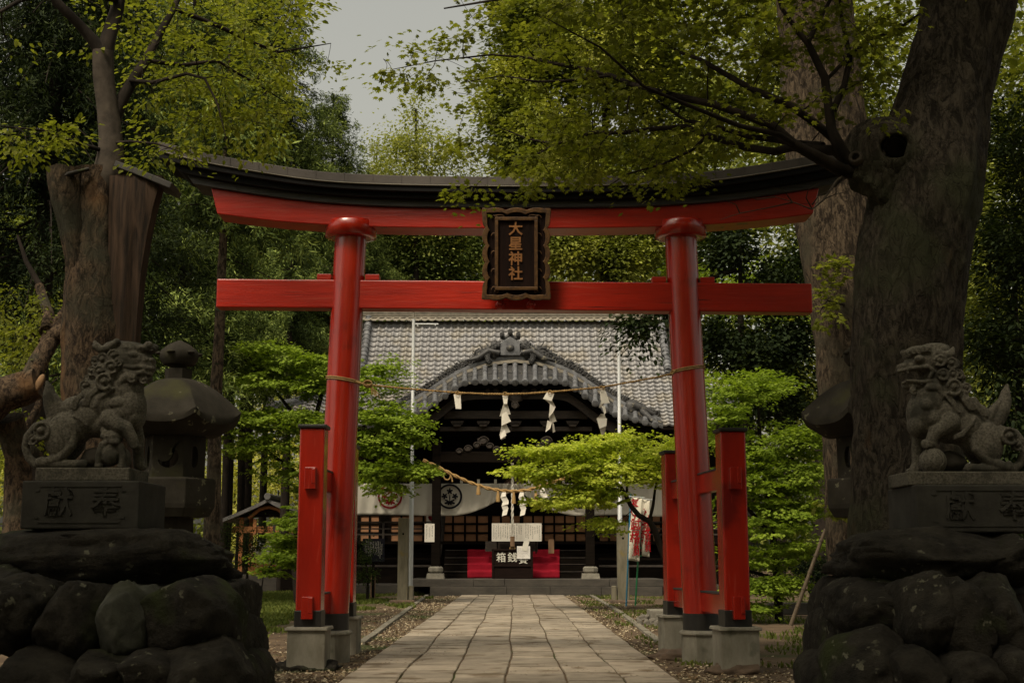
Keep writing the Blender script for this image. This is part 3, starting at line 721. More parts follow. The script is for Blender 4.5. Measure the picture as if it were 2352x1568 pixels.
    curl(b, M, 1105, 560, 135, 40); curl(b, M, 1190, 570, 90, 34)
    B(870, 560, 0, (150, 150, 130)); B(800, 640, 0, (150, 110, 130)); B(900, 430, 0, (130, 130, 125))
    # mane
    for (x, y, z, r) in ((850, 400, 120, 56), (945, 370, 140, 52), (835, 505, 135, 54), (935, 470, 145, 58), (760, 495, 100, 44), (885, 590, 150, 72), (715, 620, 120, 46), (770, 400, 70, 40), (760, 560, 60, 50), (700, 560, 20, 44), (990, 430, 135, 34)):
        curl(b, M, x, y, z, r, 1 if int(x) % 2 else -1)
        curl(b, M, x, y, -z, r)
    for (x, y) in ((800, 670), (700, 700)):
        for k in range(3):
            limb(b, M, [(x + 20 * k + 20, y - 30, 135, 15), (x - 60 + 18 * k, y + 40, 146, 14), (x - 90 + 20 * k, y + 120, 140, 9)])
    for k in range(3): limb(b, M, [(960 - 15 * k, 650, 150, 14), (870 - 10 * k, 720, 160, 13), (830 - 8 * k, 800, 150, 8)])
    # shoulder folds
    for k in range(3): limb(b, M, [(640 + 14 * k, 880 + 6 * k, 140, 10), (690 + 14 * k, 900 + 10 * k, 146, 10), (720 + 14 * k, 930 + 14 * k, 140, 8)])
    B(1010, 850, 130, (60, 70, 40)); B(1000, 770, 140, (70, 50, 40))
    remeshed('lion_dog_body', b, 'statue_granite', t, 0.0068, 1)
    m = MB(); x0 = P(80, 1090, KY - .26).x; x1 = P(297, 1090, KY - .26).x
    zt = M @ Vector((0, 1312, 0)); zb = P(0, 1105, KY - .26).z
    m.box(((x0 + x1) / 2, KY + 0.02, (zt.z + zb) / 2), (x1 - x0, .56, zt.z - zb)); m.build('statue_plinth', 'statue_granite', t, bevel=0.012)
    m = MB(); m.ell(M @ Vector((800, 1235, -10)), (.12, .1, .1), nz=.35, seed=3); m.build('supporting_rock', 'lantern_stone', t)
    return x0, x1, zb

def komainu_right():
    sc = 1.96 * 1.7415
    q = KY / F / sc
    def S(x, y): return (3200 / 1.7415 + x / sc, 1300 / 1.7415 + y / sc)
    o = P(*S(1300, 1165), KY)
    M = Matrix.Translation(o) @ Matrix(((q, 0, 0, -1300 * q), (0, 0, -q, 0), (0, -q, 0, 1165 * q), (0, 0, 0, 1)))
    t = thing('guardian_lion_dog', o, 'stone guardian lion-dog with open mouth and one paw on a ball, right', 'statue', 'guardian statues either side of the path')
    b = MB(); B = lambda *a, **k: ball(b, M, *a, **k)
    B(990, 700, 0, (130, 180, 150)); B(1060, 590, 0, (160, 160, 140)); B(1180, 690, 0, (190, 150, 150)); B(1310, 790, 0, (180, 160, 145)); B(1420, 880, 0, (170, 150, 150))
    B(930, 780, 10, (70, 100, 120)); B(1350, 700, 0, (170, 100, 105)); B(1200, 840, 0, (150, 90, 120)); B(1100, 480, 0, (150, 110, 130))
    for z, s in ((98, 1), (-98, -1)):
        B(1450, 935, z, (125, 170, 70)); limb(b, M, [(1350, 880, z, 38), (1355, 980, z + 12, 42), (1440, 1070, z + 12, 42), (1540, 1110, z + 10, 44)])
        limb(b, M, [(1600, 1118, z, 42), (1460, 1128, z + 10, 36), (1350, 1130, z + 12, 36), (1290, 1125, z + 10, 38)])
        for k in range(4): B(1275 + 6 * (k % 2), 1138, z - 24 + 18 * k, (28, 22, 11))
    # fore leg on the ball
    limb(b, M, [(1160, 770, 105, 85), (1090, 820, 125, 62), (1040, 850, 128, 56), (1010, 900, 125, 46), (1000, 940, 120, 48)])
    for k in range(4): B(950 + 6 * k, 950 - 6 * k, 150 - 22 * k, (34, 32, 14))
    limb(b, M, [(1000, 790, -80, 75), (960, 950, -85, 48), (950, 1080, -85, 42), (930, 1130, -80, 46)])
    for k in range(4): B(890, 1140, -112 + 20 * k, (30, 24, 12))
    # tail
    limb(b, M, [(1580, 830, 60, 38), (1680, 850, 60, 34), (1740, 930, 55, 32), (1745, 1010, 50, 30), (1710, 1090, 50, 32), (1640, 1135, 50, 38)])
    curl(b, M, 1600, 880, 145, 70); curl(b, M, 1670, 950, 105, 45)
    limb(b, M, [(1560, 760, 0, 60), (1610, 670, 0, 62), (1640, 590, 0, 54), (1650, 530, 0, 38), (1665, 470, 0, 16)])
    limb(b, M, [(1500, 740, 10, 46), (1540, 660, 20, 36), (1590, 600, 24, 22)])
    for x, y in ((1600, 1095), (1250, 820)): B(x, y, 110, 26)
    for k in range(3): limb(b, M, [(1350 - 10 * k, 740 + 6 * k, 135, 11), (1320 - 10 * k, 790 + 10 * k, 145, 12), (1250, 850 + 14 * k, 140, 11), (1180, 880 + 12 * k, 135, 8)])
    # head with an open mouth: skull, upper jaw, lower jaw apart
    B(1060, 280, 0, (150, 120, 130)); B(1000, 230, 0, (150, 80, 120)); B(1120, 200, 0, (110, 70, 110)); B(900, 320, 0, (95, 38, 100)); B(960, 300, 0, (110, 55, 118)); B(840, 345, 0, (45, 20, 80))
    B(1090, 400, 0, (110, 110, 120)); B(930, 478, 0, (95, 30, 85)); B(880, 462, 0, (48, 26, 72)); B(1040, 480, 0, (90, 60, 115)); B(1110, 170, 0, (120, 40, 90))
    limb(b, M, [(800, 362, 40, 13), (860, 350, 92, 14), (940, 342, 118, 15), (1010, 335, 122, 16), (1050, 370, 118, 18), (1020, 420, 112, 16)])
    limb(b, M, [(830, 455, 40, 12), (880, 440, 80, 13), (960, 455, 100, 15), (1030, 450, 112, 16)])
    for xx in (860, 930): B(xx, 372, 88, (11, 17, 9)); B(xx - 10, 440, 80, (10, 14, 9))
    B(945, 275, 118, (42, 28, 30)); B(850, 320, 70, (26, 22, 26)); B(815, 325, 20, (22, 22, 36))
    for k in range(6): curl(b, M, 830 + 38 * k, 222 - 6 * k + (k % 2) * 6, 92 + 8 * k, 25)
    limb(b, M, [(1220, 190, 100, 16), (1195, 235, 118, 32), (1150, 250, 122, 32), (1100, 225, 120, 26)])
    limb(b, M, [(1080, 620, 110, 18), (1110, 560, 122, 28), (1080, 500, 120, 34), (1010, 500, 112, 30)])
    curl(b, M, 900, 520, 70, 30)
    for (x, y, z, r) in ((1100, 290, 135, 48), (1190, 310, 125, 48), (1115, 400, 140, 48), (1195, 400, 130, 44), (1190, 500, 145, 66), (1255, 390, 90, 40), (1300, 500, 110, 42), (1240, 300, 60, 40), (1290, 420, 30, 48), (1270, 560, 110, 44)):
        curl(b, M, x, y, z, r, -1 if int(x) % 3 else 1); curl(b, M, x, y, -z, r)
    for (x, y) in ((1290, 590), (1390, 640)):
        for k in range(3): limb(b, M, [(x - 20 * k - 30, y - 50, 130, 14), (x + 10 - 18 * k, y + 20, 142, 13), (x + 60 - 20 * k, y + 90, 136, 8)])
    for k in range(3): limb(b, M, [(1130 + 15 * k, 560, 140, 14), (1170 + 12 * k, 630, 150, 13), (1210 + 10 * k, 700, 146, 8)])
    B(1030, 740, 125, (60, 60, 40)); B(980, 640, 130, (50, 50, 36))
    remeshed('lion_dog_body', b, 'statue_granite', t, 0.0068, 1)
    bl = MB(); ball(bl, M, 1012, 1075, 110, 104, n=18)
    for k in range(5):
        a0 = 2 * math.pi * k / 5
        pts = [M @ Vector((1012 + 104 * math.cos(a0 + .25 * math.sin(3 * s)) * math.sin(s), 1075 - 104 * math.cos(s) * .999, 110 + 104 * math.sin(a0) * math.sin(s))) for s in np.linspace(.3, 2.8, 10)]
        bl.tube(pts, 0.006, seg=5)
    bl.build('carved_ball', 'statue_granite', t)
    m = MB(); x0 = P(S(848, 0)[0], 1090, KY - .26).x; x1 = x0 + 1.02
    zt = (M @ Vector((0, 1165, 0))).z + .004; zb = P(0, 1114, KY - .26).z
    m.box(((x0 + x1) / 2, KY + .02, (zt + zb) / 2), (x1 - x0, .56, zt - zb)); m.build('statue_plinth', 'statue_granite', t, bevel=0.012)
    m = MB(); m.ell(M @ Vector((1180, 1090, -10)), (.12, .1, .1), nz=.5, seed=3); m.build('supporting_rock', 'lantern_stone', t)
    return x0, x1, zb

l0, l1, lz = komainu_left(); r0, r1, rz_ = komainu_right()

def pedestal(xa, xb, ztop, zbot, label):
    cx = (xa + xb) / 2; w = xb - xa; y0 = KY - .36; d = 0.78
    t = thing('carved_pedestal', (cx, y0 + d / 2, zbot), label, 'pedestal', 'pedestals of the guardian statues')
    m = MB(); m.box((cx, y0 + d / 2, (ztop + zbot) / 2), (w, d, ztop - zbot)); m.build('stone_block', 'pedestal_stone', t, bevel=0.012)
    # sunk panel edge: a raised line with notched corners
    hw, hh, k = w * .385, (ztop - zbot) * .375, .035; cz = (ztop + zbot) / 2 + .005
    pts = [(-hw, hh - k), (-hw + k, hh - k), (-hw + k, hh), (hw - k, hh), (hw - k, hh - k), (hw, hh - k), (hw, -hh + k), (hw - k, -hh + k), (hw - k, -hh), (-hw + k, -hh), (-hw + k, -hh + k), (-hw, -hh + k), (-hw, hh - k)]
    m = MB()
    for (ax, az), (bx_, bz_) in zip(pts[:-1], pts[1:]): m.beam((cx + ax, y0 - .001, cz + az), (cx + bx_, y0 - .001, cz + bz_), .012, .012)
    m.build('panel_edge', 'pedestal_stone', t)
    for i, ch in enumerate('獻奉'):
        m = MB(); m.text(ch, .235, FACE((cx + (-.17, .20)[i] * w / .93, y0 - .001, cz)), depth=.022, bold=.012); m.build('raised_character', 'pedestal_stone', t, bevel=0.003)
xa = P(48, 1160, KY - .36).x; xb = P(319, 1160, KY - .36).x
zbl = P(0, 1214, KY - .36).z
pedestal(xa, xb, lz, zbl, 'dark stone pedestal with two raised characters carrying the statue with the pup')
xa2 = P((3200 + 915 / 1.96) / 1.7415, 1160, KY - .36).x
zbr = P(0, 1222, KY - .36).z
pedestal(xa2, xa2 + 1.05, rz_, zbr, 'dark stone pedestal with two raised characters carrying the statue with the ball')

def boulder(parent, x, y, z, r, seed, m='boulder_stone', nz=.34, pw=3.2):
    """a rounded block: superellipsoid with rough surface"""
    r = np.array(r); nu, nv = 56, 36; vs = []; b = MB(); rr_ = random.Random(int(seed * 100) + 5)
    cuts_ = [(Vector((rr_.gauss(0, 1), rr_.gauss(0, 1) - .5, rr_.gauss(0, 1))).normalized(), rr_.uniform(.80, 1.02) if r[0] < 1.1 * r[2] * 2.2 else rr_.uniform(.95, 1.1)) for _ in range(15)]
    r = r * 1.06
    for j in range(nv + 1):
        ph = -math.pi / 2 + math.pi * j / nv
        for k in range(nu):
            th = 2 * math.pi * k / nu
            d = Vector((math.cos(ph) * math.cos(th), math.cos(ph) * math.sin(th), math.sin(ph)))
            s = (abs(d.x) ** pw + abs(d.y) ** pw + abs(d.z) ** pw) ** (-1 / pw)
            sd = Vector((seed * 3.1, seed * 1.7, seed))
            q = 1 + nz * .55 * noise.noise(d * 1.1 + sd) + nz * .22 * noise.noise(d * 2.6 + sd) + .05 * noise.noise(d * 7 + sd) + .02 * noise.noise(d * 18 + sd)
            u_ = d * s * q
            for n_, dd in cuts_:
                e_ = u_.dot(n_) - dd
                if e_ > 0: u_ = u_ - n_ * e_ * .75
            u_ = u_ * (1 + .035 * noise.noise(u_ * 5 + sd) + .022 * noise.noise(u_ * 12 + sd))
            vs.append(Vector((x + u_.x * r[0], y + u_.y * r[1], z + u_.z * r[2])))
    fs = [(j * nu + k, j * nu + (k + 1) % nu, (j + 1) * nu + (k + 1) % nu, (j + 1) * nu + k) for j in range(nv) for k in range(nu)]
    b.add(vs, fs, True)
    return b.build('boulder', m, parent)

def rock_base(side, label, specs, cx):
    t = thing('boulder_base', (cx, KY + .3, 0), label, 'rock base', 'rock bases under the guardian statues')
    for i, (xp, yp, Y, wpx, hpx, dep, mm, pw) in enumerate(specs):
        c = P(xp, yp, Y); q = Y / F
        boulder(t, c.x, Y + dep * .5, c.z, (wpx * q, dep * .5 + .08, hpx * q), i * 1.37 + (5 if side > 0 else 0), mm, pw=pw)
    return t
bs, pb = 'boulder_stone', 'pale_boulder'
rock_base(-1, 'pile of dark mossy boulders under the left statue pedestal', [
    (205, 1277, 9.95, 252, 66, 1.25, bs, 5.0),            # long capstone
    (395, 1285, 10.3, 62, 58, 1.0, bs, 3.2),
    (20, 1430, 9.35, 92, 88, .9, bs, 3.2), (145, 1450, 9.3, 75, 105, .9, bs, 3.2), (265, 1440, 9.25, 56, 98, .8, pb, 4),
    (408, 1430, 9.3, 112, 100, .9, bs, 3.4), (492, 1410, 10.0, 42, 80, 1.3, bs, 3.0), (497, 1500, 9.9, 52, 78, 1.3, bs, 3.0),
    (225, 1562, 9.0, 88, 60, .9, bs, 3.0), (335, 1560, 8.95, 90, 62, .9, bs, 2.6), (440, 1572, 8.95, 105, 90, .9, bs, 2.6),
    (60, 1570, 9.0, 110, 75, .9, bs, 3.2), (520, 1600, 9.4, 46, 92, 1.3, bs, 3.0),
    (225, 1368, 9.9, 240, 28, 1.5, bs, 5.0), (-60, 1400, 9.4, 70, 100, 1.0, bs, 3), (300, 1690, 9.1, 280, 70, 1.3, bs, 4)], P(250, 1400, 10).x)
rock_base(1, 'pile of dark mossy boulders under the right statue pedestal', [
    (2180, 1280, 9.95, 192, 62, 1.25, bs, 4.5), (2340, 1290, 9.95, 90, 66, 1.2, bs, 4.5),
    (1962, 1395, 10.6, 38, 64, 1.2, bs, 3.0), (2030, 1405, 9.8, 74, 74, 1.2, bs, 3.2), (2150, 1420, 9.3, 58, 95, .9, bs, 3.2), (2235, 1440, 9.2, 58, 105, .9, bs, 3.2),
    (2330, 1440, 9.2, 60, 105, .9, bs, 3), (1955, 1490, 10.3, 38, 82, 1.3, bs, 3), (2025, 1545, 9.4, 92, 92, 1.0, bs, 2.8), (2140, 1560, 9.1, 72, 70, .9, bs, 2.8), (2260, 1570, 9.0, 90, 75, .9, bs, 2.8), (2360, 1560, 9.0, 60, 75, .9, bs, 3),
    (2190, 1366, 9.9, 190, 28, 1.5, bs, 5.0), (1955, 1600, 9.8, 60, 82, 1.2, bs, 3), (2150, 1690, 9.1, 270, 70, 1.3, bs, 4)], P(2150, 1400, 10).x)

# ------------------------------------------------------------------ stone lanterns
def stone_lantern(xpx, label, rot=0.0):
    LY = 14.5; q = LY / F; cx = P(xpx, 1281, LY).x
    z = lambda y: P(xpx, y, LY).z
    t = thing('stone_lantern', (cx, LY, 0), label, 'stone lantern', 'tall stone lanterns beside the path')
    c = (cx, LY, 0)
    m = MB(); m.lathe(c, [(.17, z(838)), (.21, z(826)), (.22, z(814)), (.20, z(806)), (.12, z(792)), (.015, z(782))], seg=24)
    for k in range(6):
        a = R(60 * k + 20); m.ell((cx + .21 * math.cos(a), LY + .21 * math.sin(a), z(813)), (.05, .05, .02)); 
    f = m.build('finial', 'lantern_stone', t)
    m = MB(); m.lathe(c, [(.09, z(852)), (.085, z(834))], seg=20); m.lathe(c, [(.15, z(875)), (.155, z(850)), (.13, z(847))], seg=6, smooth=False, rot=rot); m.build('finial_neck', 'lantern_stone', f)
    # roof: six curved faces, corners swept up
    m = MB(); segs = 72; rows = 14; vs = []
    Ro = 149 * q; ht, he = z(872), z(972)
    def lift(u, t_): return .10 * (abs(u) * 2) ** 3.2 * t_ ** 3
    for j in range(rows + 1):
        t_ = j / rows; rad = .17 + (Ro - .17) * (t_ ** .8)
        zz = ht + (z(968) - ht) * (.55 * t_ + .45 * t_ ** 2.2)
        for k in range(segs):
            a = rot + 2 * math.pi * k / segs; u = ((k / segs * 6) % 1) - .5
            edge = math.cos(math.pi / 6) / math.cos(u * math.pi / 3)
            rr = rad * (edge * (.3 + .7 * t_) + (.7 - .7 * t_))
            vs.append(Vector((cx + rr * math.cos(a), LY + rr * math.sin(a), zz + lift(u, t_))))
    base = len(vs)
    for rad, zz, lf in ((Ro * .985, z(980), 1.0), (Ro * .70, z(1003), .25), (.3, z(1003), 0)):
        for k in range(segs):
            a = rot + 2 * math.pi * k / segs; u = ((k / segs * 6) % 1) - .5; edge = math.cos(math.pi / 6) / math.cos(u * math.pi / 3)
            vs.append(Vector((cx + rad * edge * math.cos(a), LY + rad * edge * math.sin(a), zz + lift(u, 1.0) * lf)))
    fs = [(j * segs + k, j * segs + (k + 1) % segs, (j + 1) * segs + (k + 1) % segs, (j + 1) * segs + k) for j in range(rows + 3) for k in range(segs)]
    m.add(vs, [f_[::-1] for f_ in fs], True); ro_ = m.build('lantern_roof', 'lantern_stone', t); es_ = ro_.modifiers.new('Edges', 'EDGE_SPLIT'); es_.split_angle = R(38)
    # fire box: hexagonal walls, the front and side faces pierced
    zt, zb = z(1003), z(1100); Rb = 70 * q
    for k in range(6):
        a0, a1 = rot + R(60 * k), rot + R(60 * k + 60)
        p0 = Vector((cx + Rb * math.cos(a0), LY + Rb * math.sin(a0), 0)); p1 = Vector((cx + Rb * math.cos(a1), LY + Rb * math.sin(a1), 0))
        mid = (p0 + p1) / 2; n_ = (mid - Vector((cx, LY, 0))).normalized(); ux = (p1 - p0).normalized(); wd = (p1 - p0).length; h = zt - zb
        # wall as a ring of quads between the face rectangle and the opening outline
        N_ = 40; out = []; inn = []
        for i in range(N_):
            th = 2 * math.pi * i / N_; cx_, sx_ = math.cos(th), math.sin(th)
            s = min((wd / 2) / max(abs(cx_), 1e-6), (h / 2) / max(abs(sx_), 1e-6)); out.append((cx_ * s, sx_ * s))
            if k % 3 == 1:      # crescent moon opening (front and back)
                R1 = .118
                if -2.6 < (th if th < math.pi else th - 2 * math.pi) < 0.7:
                    inn.append((cx_ * R1, sx_ * R1 - .01))
                else:
                    b_ = .118; dx, dy = -.045, .048
                    pb_ = dx * cx_ + dy * sx_; disc = pb_ * pb_ - (dx * dx + dy * dy - b_ * b_); 
                    inn.append((cx_ * R1 * .2 + dx * 0, sx_ * R1 * .2 - .01))
            else:
                inn.append((cx_ * .055, sx_ * .12))
        rear = n_.y > .5
        if rear: inn = [(math.cos(2 * math.pi * i / N_) * .19, math.sin(2 * math.pi * i / N_) * .19) for i in range(N_)]
        if k % 3 == 1 and not rear:
            # crescent: outer arc then inner arc
            A = [(.115 * math.cos(t2), .115 * math.sin(t2) - .01) for t2 in np.linspace(-2.75, 0.75, N_ // 2)]
            Bc = [(.088 * math.cos(t2) - .042, .088 * math.sin(t2) + .030) for t2 in np.linspace(0.55, -2.3, N_ // 2)]
            inn = A + Bc; out = []
            for (ax, ay) in inn:
                th = math.atan2(ay + .09, ax - .02) if False else None
            # outline parametrised to match: walk the rectangle evenly starting near the crescent's first horn
            per = [(-wd / 2, -h / 2 + .0), (wd / 2, -h / 2), (wd / 2, h / 2), (-wd / 2, h / 2), (-wd / 2, -h / 2)]
            L = [0]; 
            for i in range(4): L.append(L[-1] + math.dist(per[i], per[i + 1]))
            start = L[4] - h * .42
            for i in range(N_):
                if i < N_ // 2: s = start + (i / (N_ // 2 - 1)) * (h * .42 + wd + h * .80)
                else: s = start + h * .42 + wd + h * .80 + ((i - N_ // 2 + .5) / (N_ // 2 + .5)) * (L[4] - (h * .42 + wd + h * .80))
                s %= L[4]
                for e in range(4):
                    if s <= L[e + 1]: tt = (s - L[e]) / (L[e + 1] - L[e]); out.append((per[e][0] + (per[e + 1][0] - per[e][0]) * tt, per[e][1] + (per[e + 1][1] - per[e][1]) * tt)); break
        m = MB(); vs = []
        flip = -1.0 if k % 3 == 1 and n_.y > 0 else 1.0
        for dd in (0, -.05):
            for ring in (out, inn):
                for (ux_, uz_) in ring:
                    vs.append(mid + ux * ux_ * flip + Vector((0, 0, (zt + zb) / 2 + uz_)) + n_ * dd)
        fs = []
        for i in range(N_):
            j = (i + 1) % N_
            fs += [(i, j, N_ + j, N_ + i), (2 * N_ + j, 2 * N_ + i, 3 * N_ + i, 3 * N_ + j), (N_ + i, N_ + j, 3 * N_ + j, 3 * N_ + i), (j, i, 2 * N_ + i, 2 * N_ + j)]
        m.add(vs, fs)
        m.build('fire_box_wall', 'lantern_stone', t)
    m = MB(); m.lathe(c, [(.40, z(1187)), (.455, z(1168)), (96 * q, z(1158)), (96 * q, z(1103)), (.43, z(1099)), (.1, z(1099))], seg=6, smooth=False, rot=rot); m.build('platform', 'lantern_stone', t, bevel=0.01)
    m = MB(); m.lathe(c, [(.215, .25), (.205, z(1187))], seg=6, smooth=False, rot=rot); m.build('shaft', 'lantern_stone', t, bevel=0.012)
    m = MB(); m.lathe(c, [(.55, -.05), (.55, .16), (.40, .26), (.22, .30)], seg=6, smooth=False, rot=rot); m.build('lantern_foot', 'lantern_stone', t, bevel=0.015)
stone_lantern(392, 'tall mossy stone lantern with a crescent opening behind the left statue')
stone_lantern(2003, 'tall stone lantern mostly hidden behind the thick right tree trunk')
# ------------------------------------------------------------------ the worship hall
CX = 1183
hall = thing('worship_hall', (P(CX, 1350, 57).x, 57, 0), 'dark wooden shrine hall with a grey tiled roof and a curved tiled porch gable', 'shrine hall')
hx = P(CX, 1350, 57).x
EY, RYD = 56.0, 62.0
ze = P(CX, 978, EY).z; zr = P(CX, 738, RYD).z
x_gl, x_gr = P(838, 780, 60.5).x, P(1528, 780, 60.5).x
half_u = (P(1540, 780, 60.5).x - P(826, 780, 60.5).x) / 2; half_e = P(1745, 945, EY).x - P(CX, 945, EY).x
TP = 0.345; NR = 25
def roofpt(x, t):
    """front slope of the main roof: t 0 at the ridge, 1 at the eave"""
    sag = -0.55 * math.sin(math.pi * t) * (1 - .3 * t)
    cu = max(0.0, (abs(x - hx) - half_u) / (half_e - half_u)); lift = 0.75 * cu ** 2.2 * max(0, (t - .4) / .6)
    return Vector((x, RYD + (EY - RYD) * t, zr + (ze - zr) * t + sag + lift))
t_brk = 0.42
def halfw(t): return half_u if t <= t_brk else half_u + (half_e - half_u) * ((t - t_brk) / (1 - t_brk)) ** 0.9
m = MB(); NW = 8
ncol = int(2 * half_e / TP) + 1
prof = []
for i in range(NW):
    u = i / NW
    prof.append(0.055 * (max(0, math.cos(2 * math.pi * (u - .18))) ** 1.3) - 0.016 * math.sin(math.pi * max(0, (u - .42) / .58)) if True else 0)
tiles = MB()
for r in range(NR):
    t0, t1 = r / NR, (r + 1) / NR + .004
    hwid = halfw((t0 + t1) / 2)
    c0 = int(round((-hwid) / TP)); c1 = int(round(hwid / TP))
    ns = (c1 - c0) * NW; vs = []
    cache = {}
    for i in range(ns + 1):
        c = c0 + i // NW; x = hx + (c + (i % NW) / NW) * TP
        key = c + (r * 131)
        jit = (noise.noise(Vector((c * 3.7, r * 5.1, 0)))) * .008 + .012 * noise.noise(Vector((x * .35, r * .3, 5)))
        h = prof[i % NW]
        a = roofpt(x, t0); b_ = roofpt(x, min(t1, 1.0)); nn = Vector((0, -.7, .7))
        vs += [a + nn * (h * 1.15 + 0.004), b_ + nn * (h * 1.15 + .088 + jit), b_ + nn * (h * .9 - .006)]
    fs = []
    for i in range(ns):
        fs += [(i * 3, i * 3 + 1, i * 3 + 4, i * 3 + 3), (i * 3 + 1, i * 3 + 2, i * 3 + 5, i * 3 + 4)]
    tiles.add(vs, [f_[::-1] for f_ in fs], True)
main_roof = tiles.build('main_roof', 'roof_tile', hall)
# per tile tone
me = main_roof.data
# rear slope and side roofs so that the roof is a closed body
m = MB(); vs = []
A = [roofpt(hx - half_u, 0), roofpt(hx + half_u, 0)]
B_ = [Vector((hx - half_e, 68, ze + .6)), Vector((hx + half_e, 68, ze + .6))]
m.add([A[0], A[1], B_[1], B_[0]], [(0, 1, 2, 3)])
for s in (-1, 1):
    br = roofpt(hx + s * half_u, t_brk); ev = roofpt(hx + s * half_e, 1.0)
    m.add([br, ev, Vector((ev.x, 68, ev.z)), Vector((br.x, 65, br.z))], [(0, 1, 2, 3)])
    m.add([A[(s + 1) // 2] - Vector((s * .4, 0, .2)), br - Vector((s * .4, 0, 0)), Vector((br.x - s * .4, 65, br.z))], [(0, 1, 2)])
m.build('rear_roof', 'roof_tile', hall)
# ridge stack: layered courses of ridge tiles and the cover course
m = MB(); rdx = half_u
for k, (w_, h_) in enumerate(((.62, .07), (.52, .06), (.58, .05), (.50, .06), (.56, .05), (.48, .06), (.54, .05), (.46, .22), (.52, .06), (.40, .22), (.46, .06))):
    z0 = zr + .12 + sum(hh for ww, hh in ((.62, .07), (.52, .06), (.58, .05), (.50, .06), (.56, .05), (.48, .06), (.54, .05), (.46, .22), (.52, .06), (.40, .22), (.46, .06))[:k])
    m.box((hx, RYD, z0 + h_ / 2), (2 * rdx, w_, h_ - .006))
m.tube([(hx - rdx, RYD, z0 + h_ + .06), (hx + rdx, RYD, z0 + h_ + .06)], .13, seg=12)
ridge = m.build('main_ridge', 'ridge_tile', hall)
m = MB()          # hatched course on the ridge
for i in range(int(2 * rdx / .22)):
    x = hx - rdx + .11 + i * .22
    m.beam((x - .1, RYD - .245, zr + .52), (x, RYD - .245, zr + .68), .02, .02); m.beam((x + .1, RYD - .245, zr + .52), (x, RYD - .245, zr + .68), .02, .02)
m.build('ridge_lattice', 'ridge_tile', ridge)
m = MB()          # little scalloped course just under the ridge
vs = []; ns = int(2 * rdx / TP) * 8
for i in range(ns + 1):
    x = hx - rdx + i * TP / 8; h = .05 * max(0, math.cos(2 * math.pi * (i / 8 - .18))) ** 1.2
    vs += [(x, RYD - .20, zr + .12 + h), (x, RYD - .62, zr - .02 + h), (x, RYD - .62, zr - .08 + h)]
m.add(vs, [f_ for i in range(ns) for f_ in ((i * 3 + 3, i * 3 + 4, i * 3 + 1, i * 3), (i * 3 + 4, i * 3 + 5, i * 3 + 2, i * 3 + 1))], True)
m.build('under_ridge_course', 'ridge_tile', hall)
# descending gable ridges with barrel tiles, hip ridges with end tiles
for s in (-1, 1):
    m = MB(); xg = hx + s * (half_u - .28)
    pts = [roofpt(xg, t) + Vector((0, -.1, .22)) for t in np.linspace(0.0, t_brk + .03, 14)]
    m.tube(pts, .17, seg=12)
    for i in range(13):
        p = pts[i].lerp(pts[i + 1], .5); d = (pts[i + 1] - pts[i]).normalized()
        m.tube([p - d * .03, p + d * .03], .20, seg=12)
    m.tube([p - Vector((s * .02, 0, .16)) for p in pts], .2, seg=4)
    m.build('gable_ridge', 'porch_tile', hall)
    m = MB(); pts = [roofpt(hx + s * (halfw(t) - .02), t) + Vector((0, -.05, .2)) for t in np.linspace(t_brk, 1, 12)]
    m.tube(pts, .15, seg=10); m.tube([p - Vector((0, 0, .18)) for p in pts], .16, seg=4)
    hr = m.build('hip_ridge', 'porch_tile', hall)
    m = MB(); e = pts[-1]; m.box(e + Vector((0, -.1, .1)), (.42, .14, .45), top=(.5, 1)); m.tube([e + Vector((-.2 * s * -1, -.1, .4)), e + Vector((s * .1, -.15, .62))], .07, seg=8); m.build('demon_tile', 'carved_tile', hr, bevel=0.02)
# eave edge, rafters, soffit, walls
m = MB(); n = 60; vs = []
for i in range(n + 1):
    x = hx + (-1 + 2 * i / n) * half_e; p = roofpt(x, 1.0)
    for dy, dz in ((0.02, -.02), (0.02, -.16), (.16, -.2), (.16, -.04)): vs.append((p.x, p.y + dy, p.z + dz))
m.add(vs, [(i * 4 + k, i * 4 + (k + 1) % 4, i * 4 + 4 + (k + 1) % 4, i * 4 + 4 + k) for i in range(n) for k in range(4)]); m.build('eave_board', 'hall_timber', hall)
m = MB()
for i in range(46):
    x = hx + (-1 + 2 * (i + .5) / 46) * (half_e - .4); p = roofpt(x, 1.0); m.beam((x, EY + .18, p.z - .26), (x, 59.6, p.z + .9), .11, .12)
m.build('rafters', 'hall_timber', hall, kind='stuff')
m = MB(); m.add([(hx - half_e + .1, EY + .12, ze - .12), (hx + half_e - .1, EY + .12, ze - .12), (hx + half_e - .1, 60.2, ze + 1.5), (hx - half_e + .1, 60.2, ze + 1.5)], [(0, 1, 2, 3)]); m.build('eave_soffit', 'hall_timber', hall)
WY = 58.0
wx0, wx1 = P(700, 1200, WY).x, P(1665, 1200, WY).x
zf = P(CX, 1243, WY).z      # veranda floor level
m = MB(); m.box(((wx0 + wx1) / 2, 61.3, (ze + 1.5) / 2 - .1), (wx1 - wx0, 6.0, ze + 1.7)); m.build('hall_body', 'hall_timber', hall)
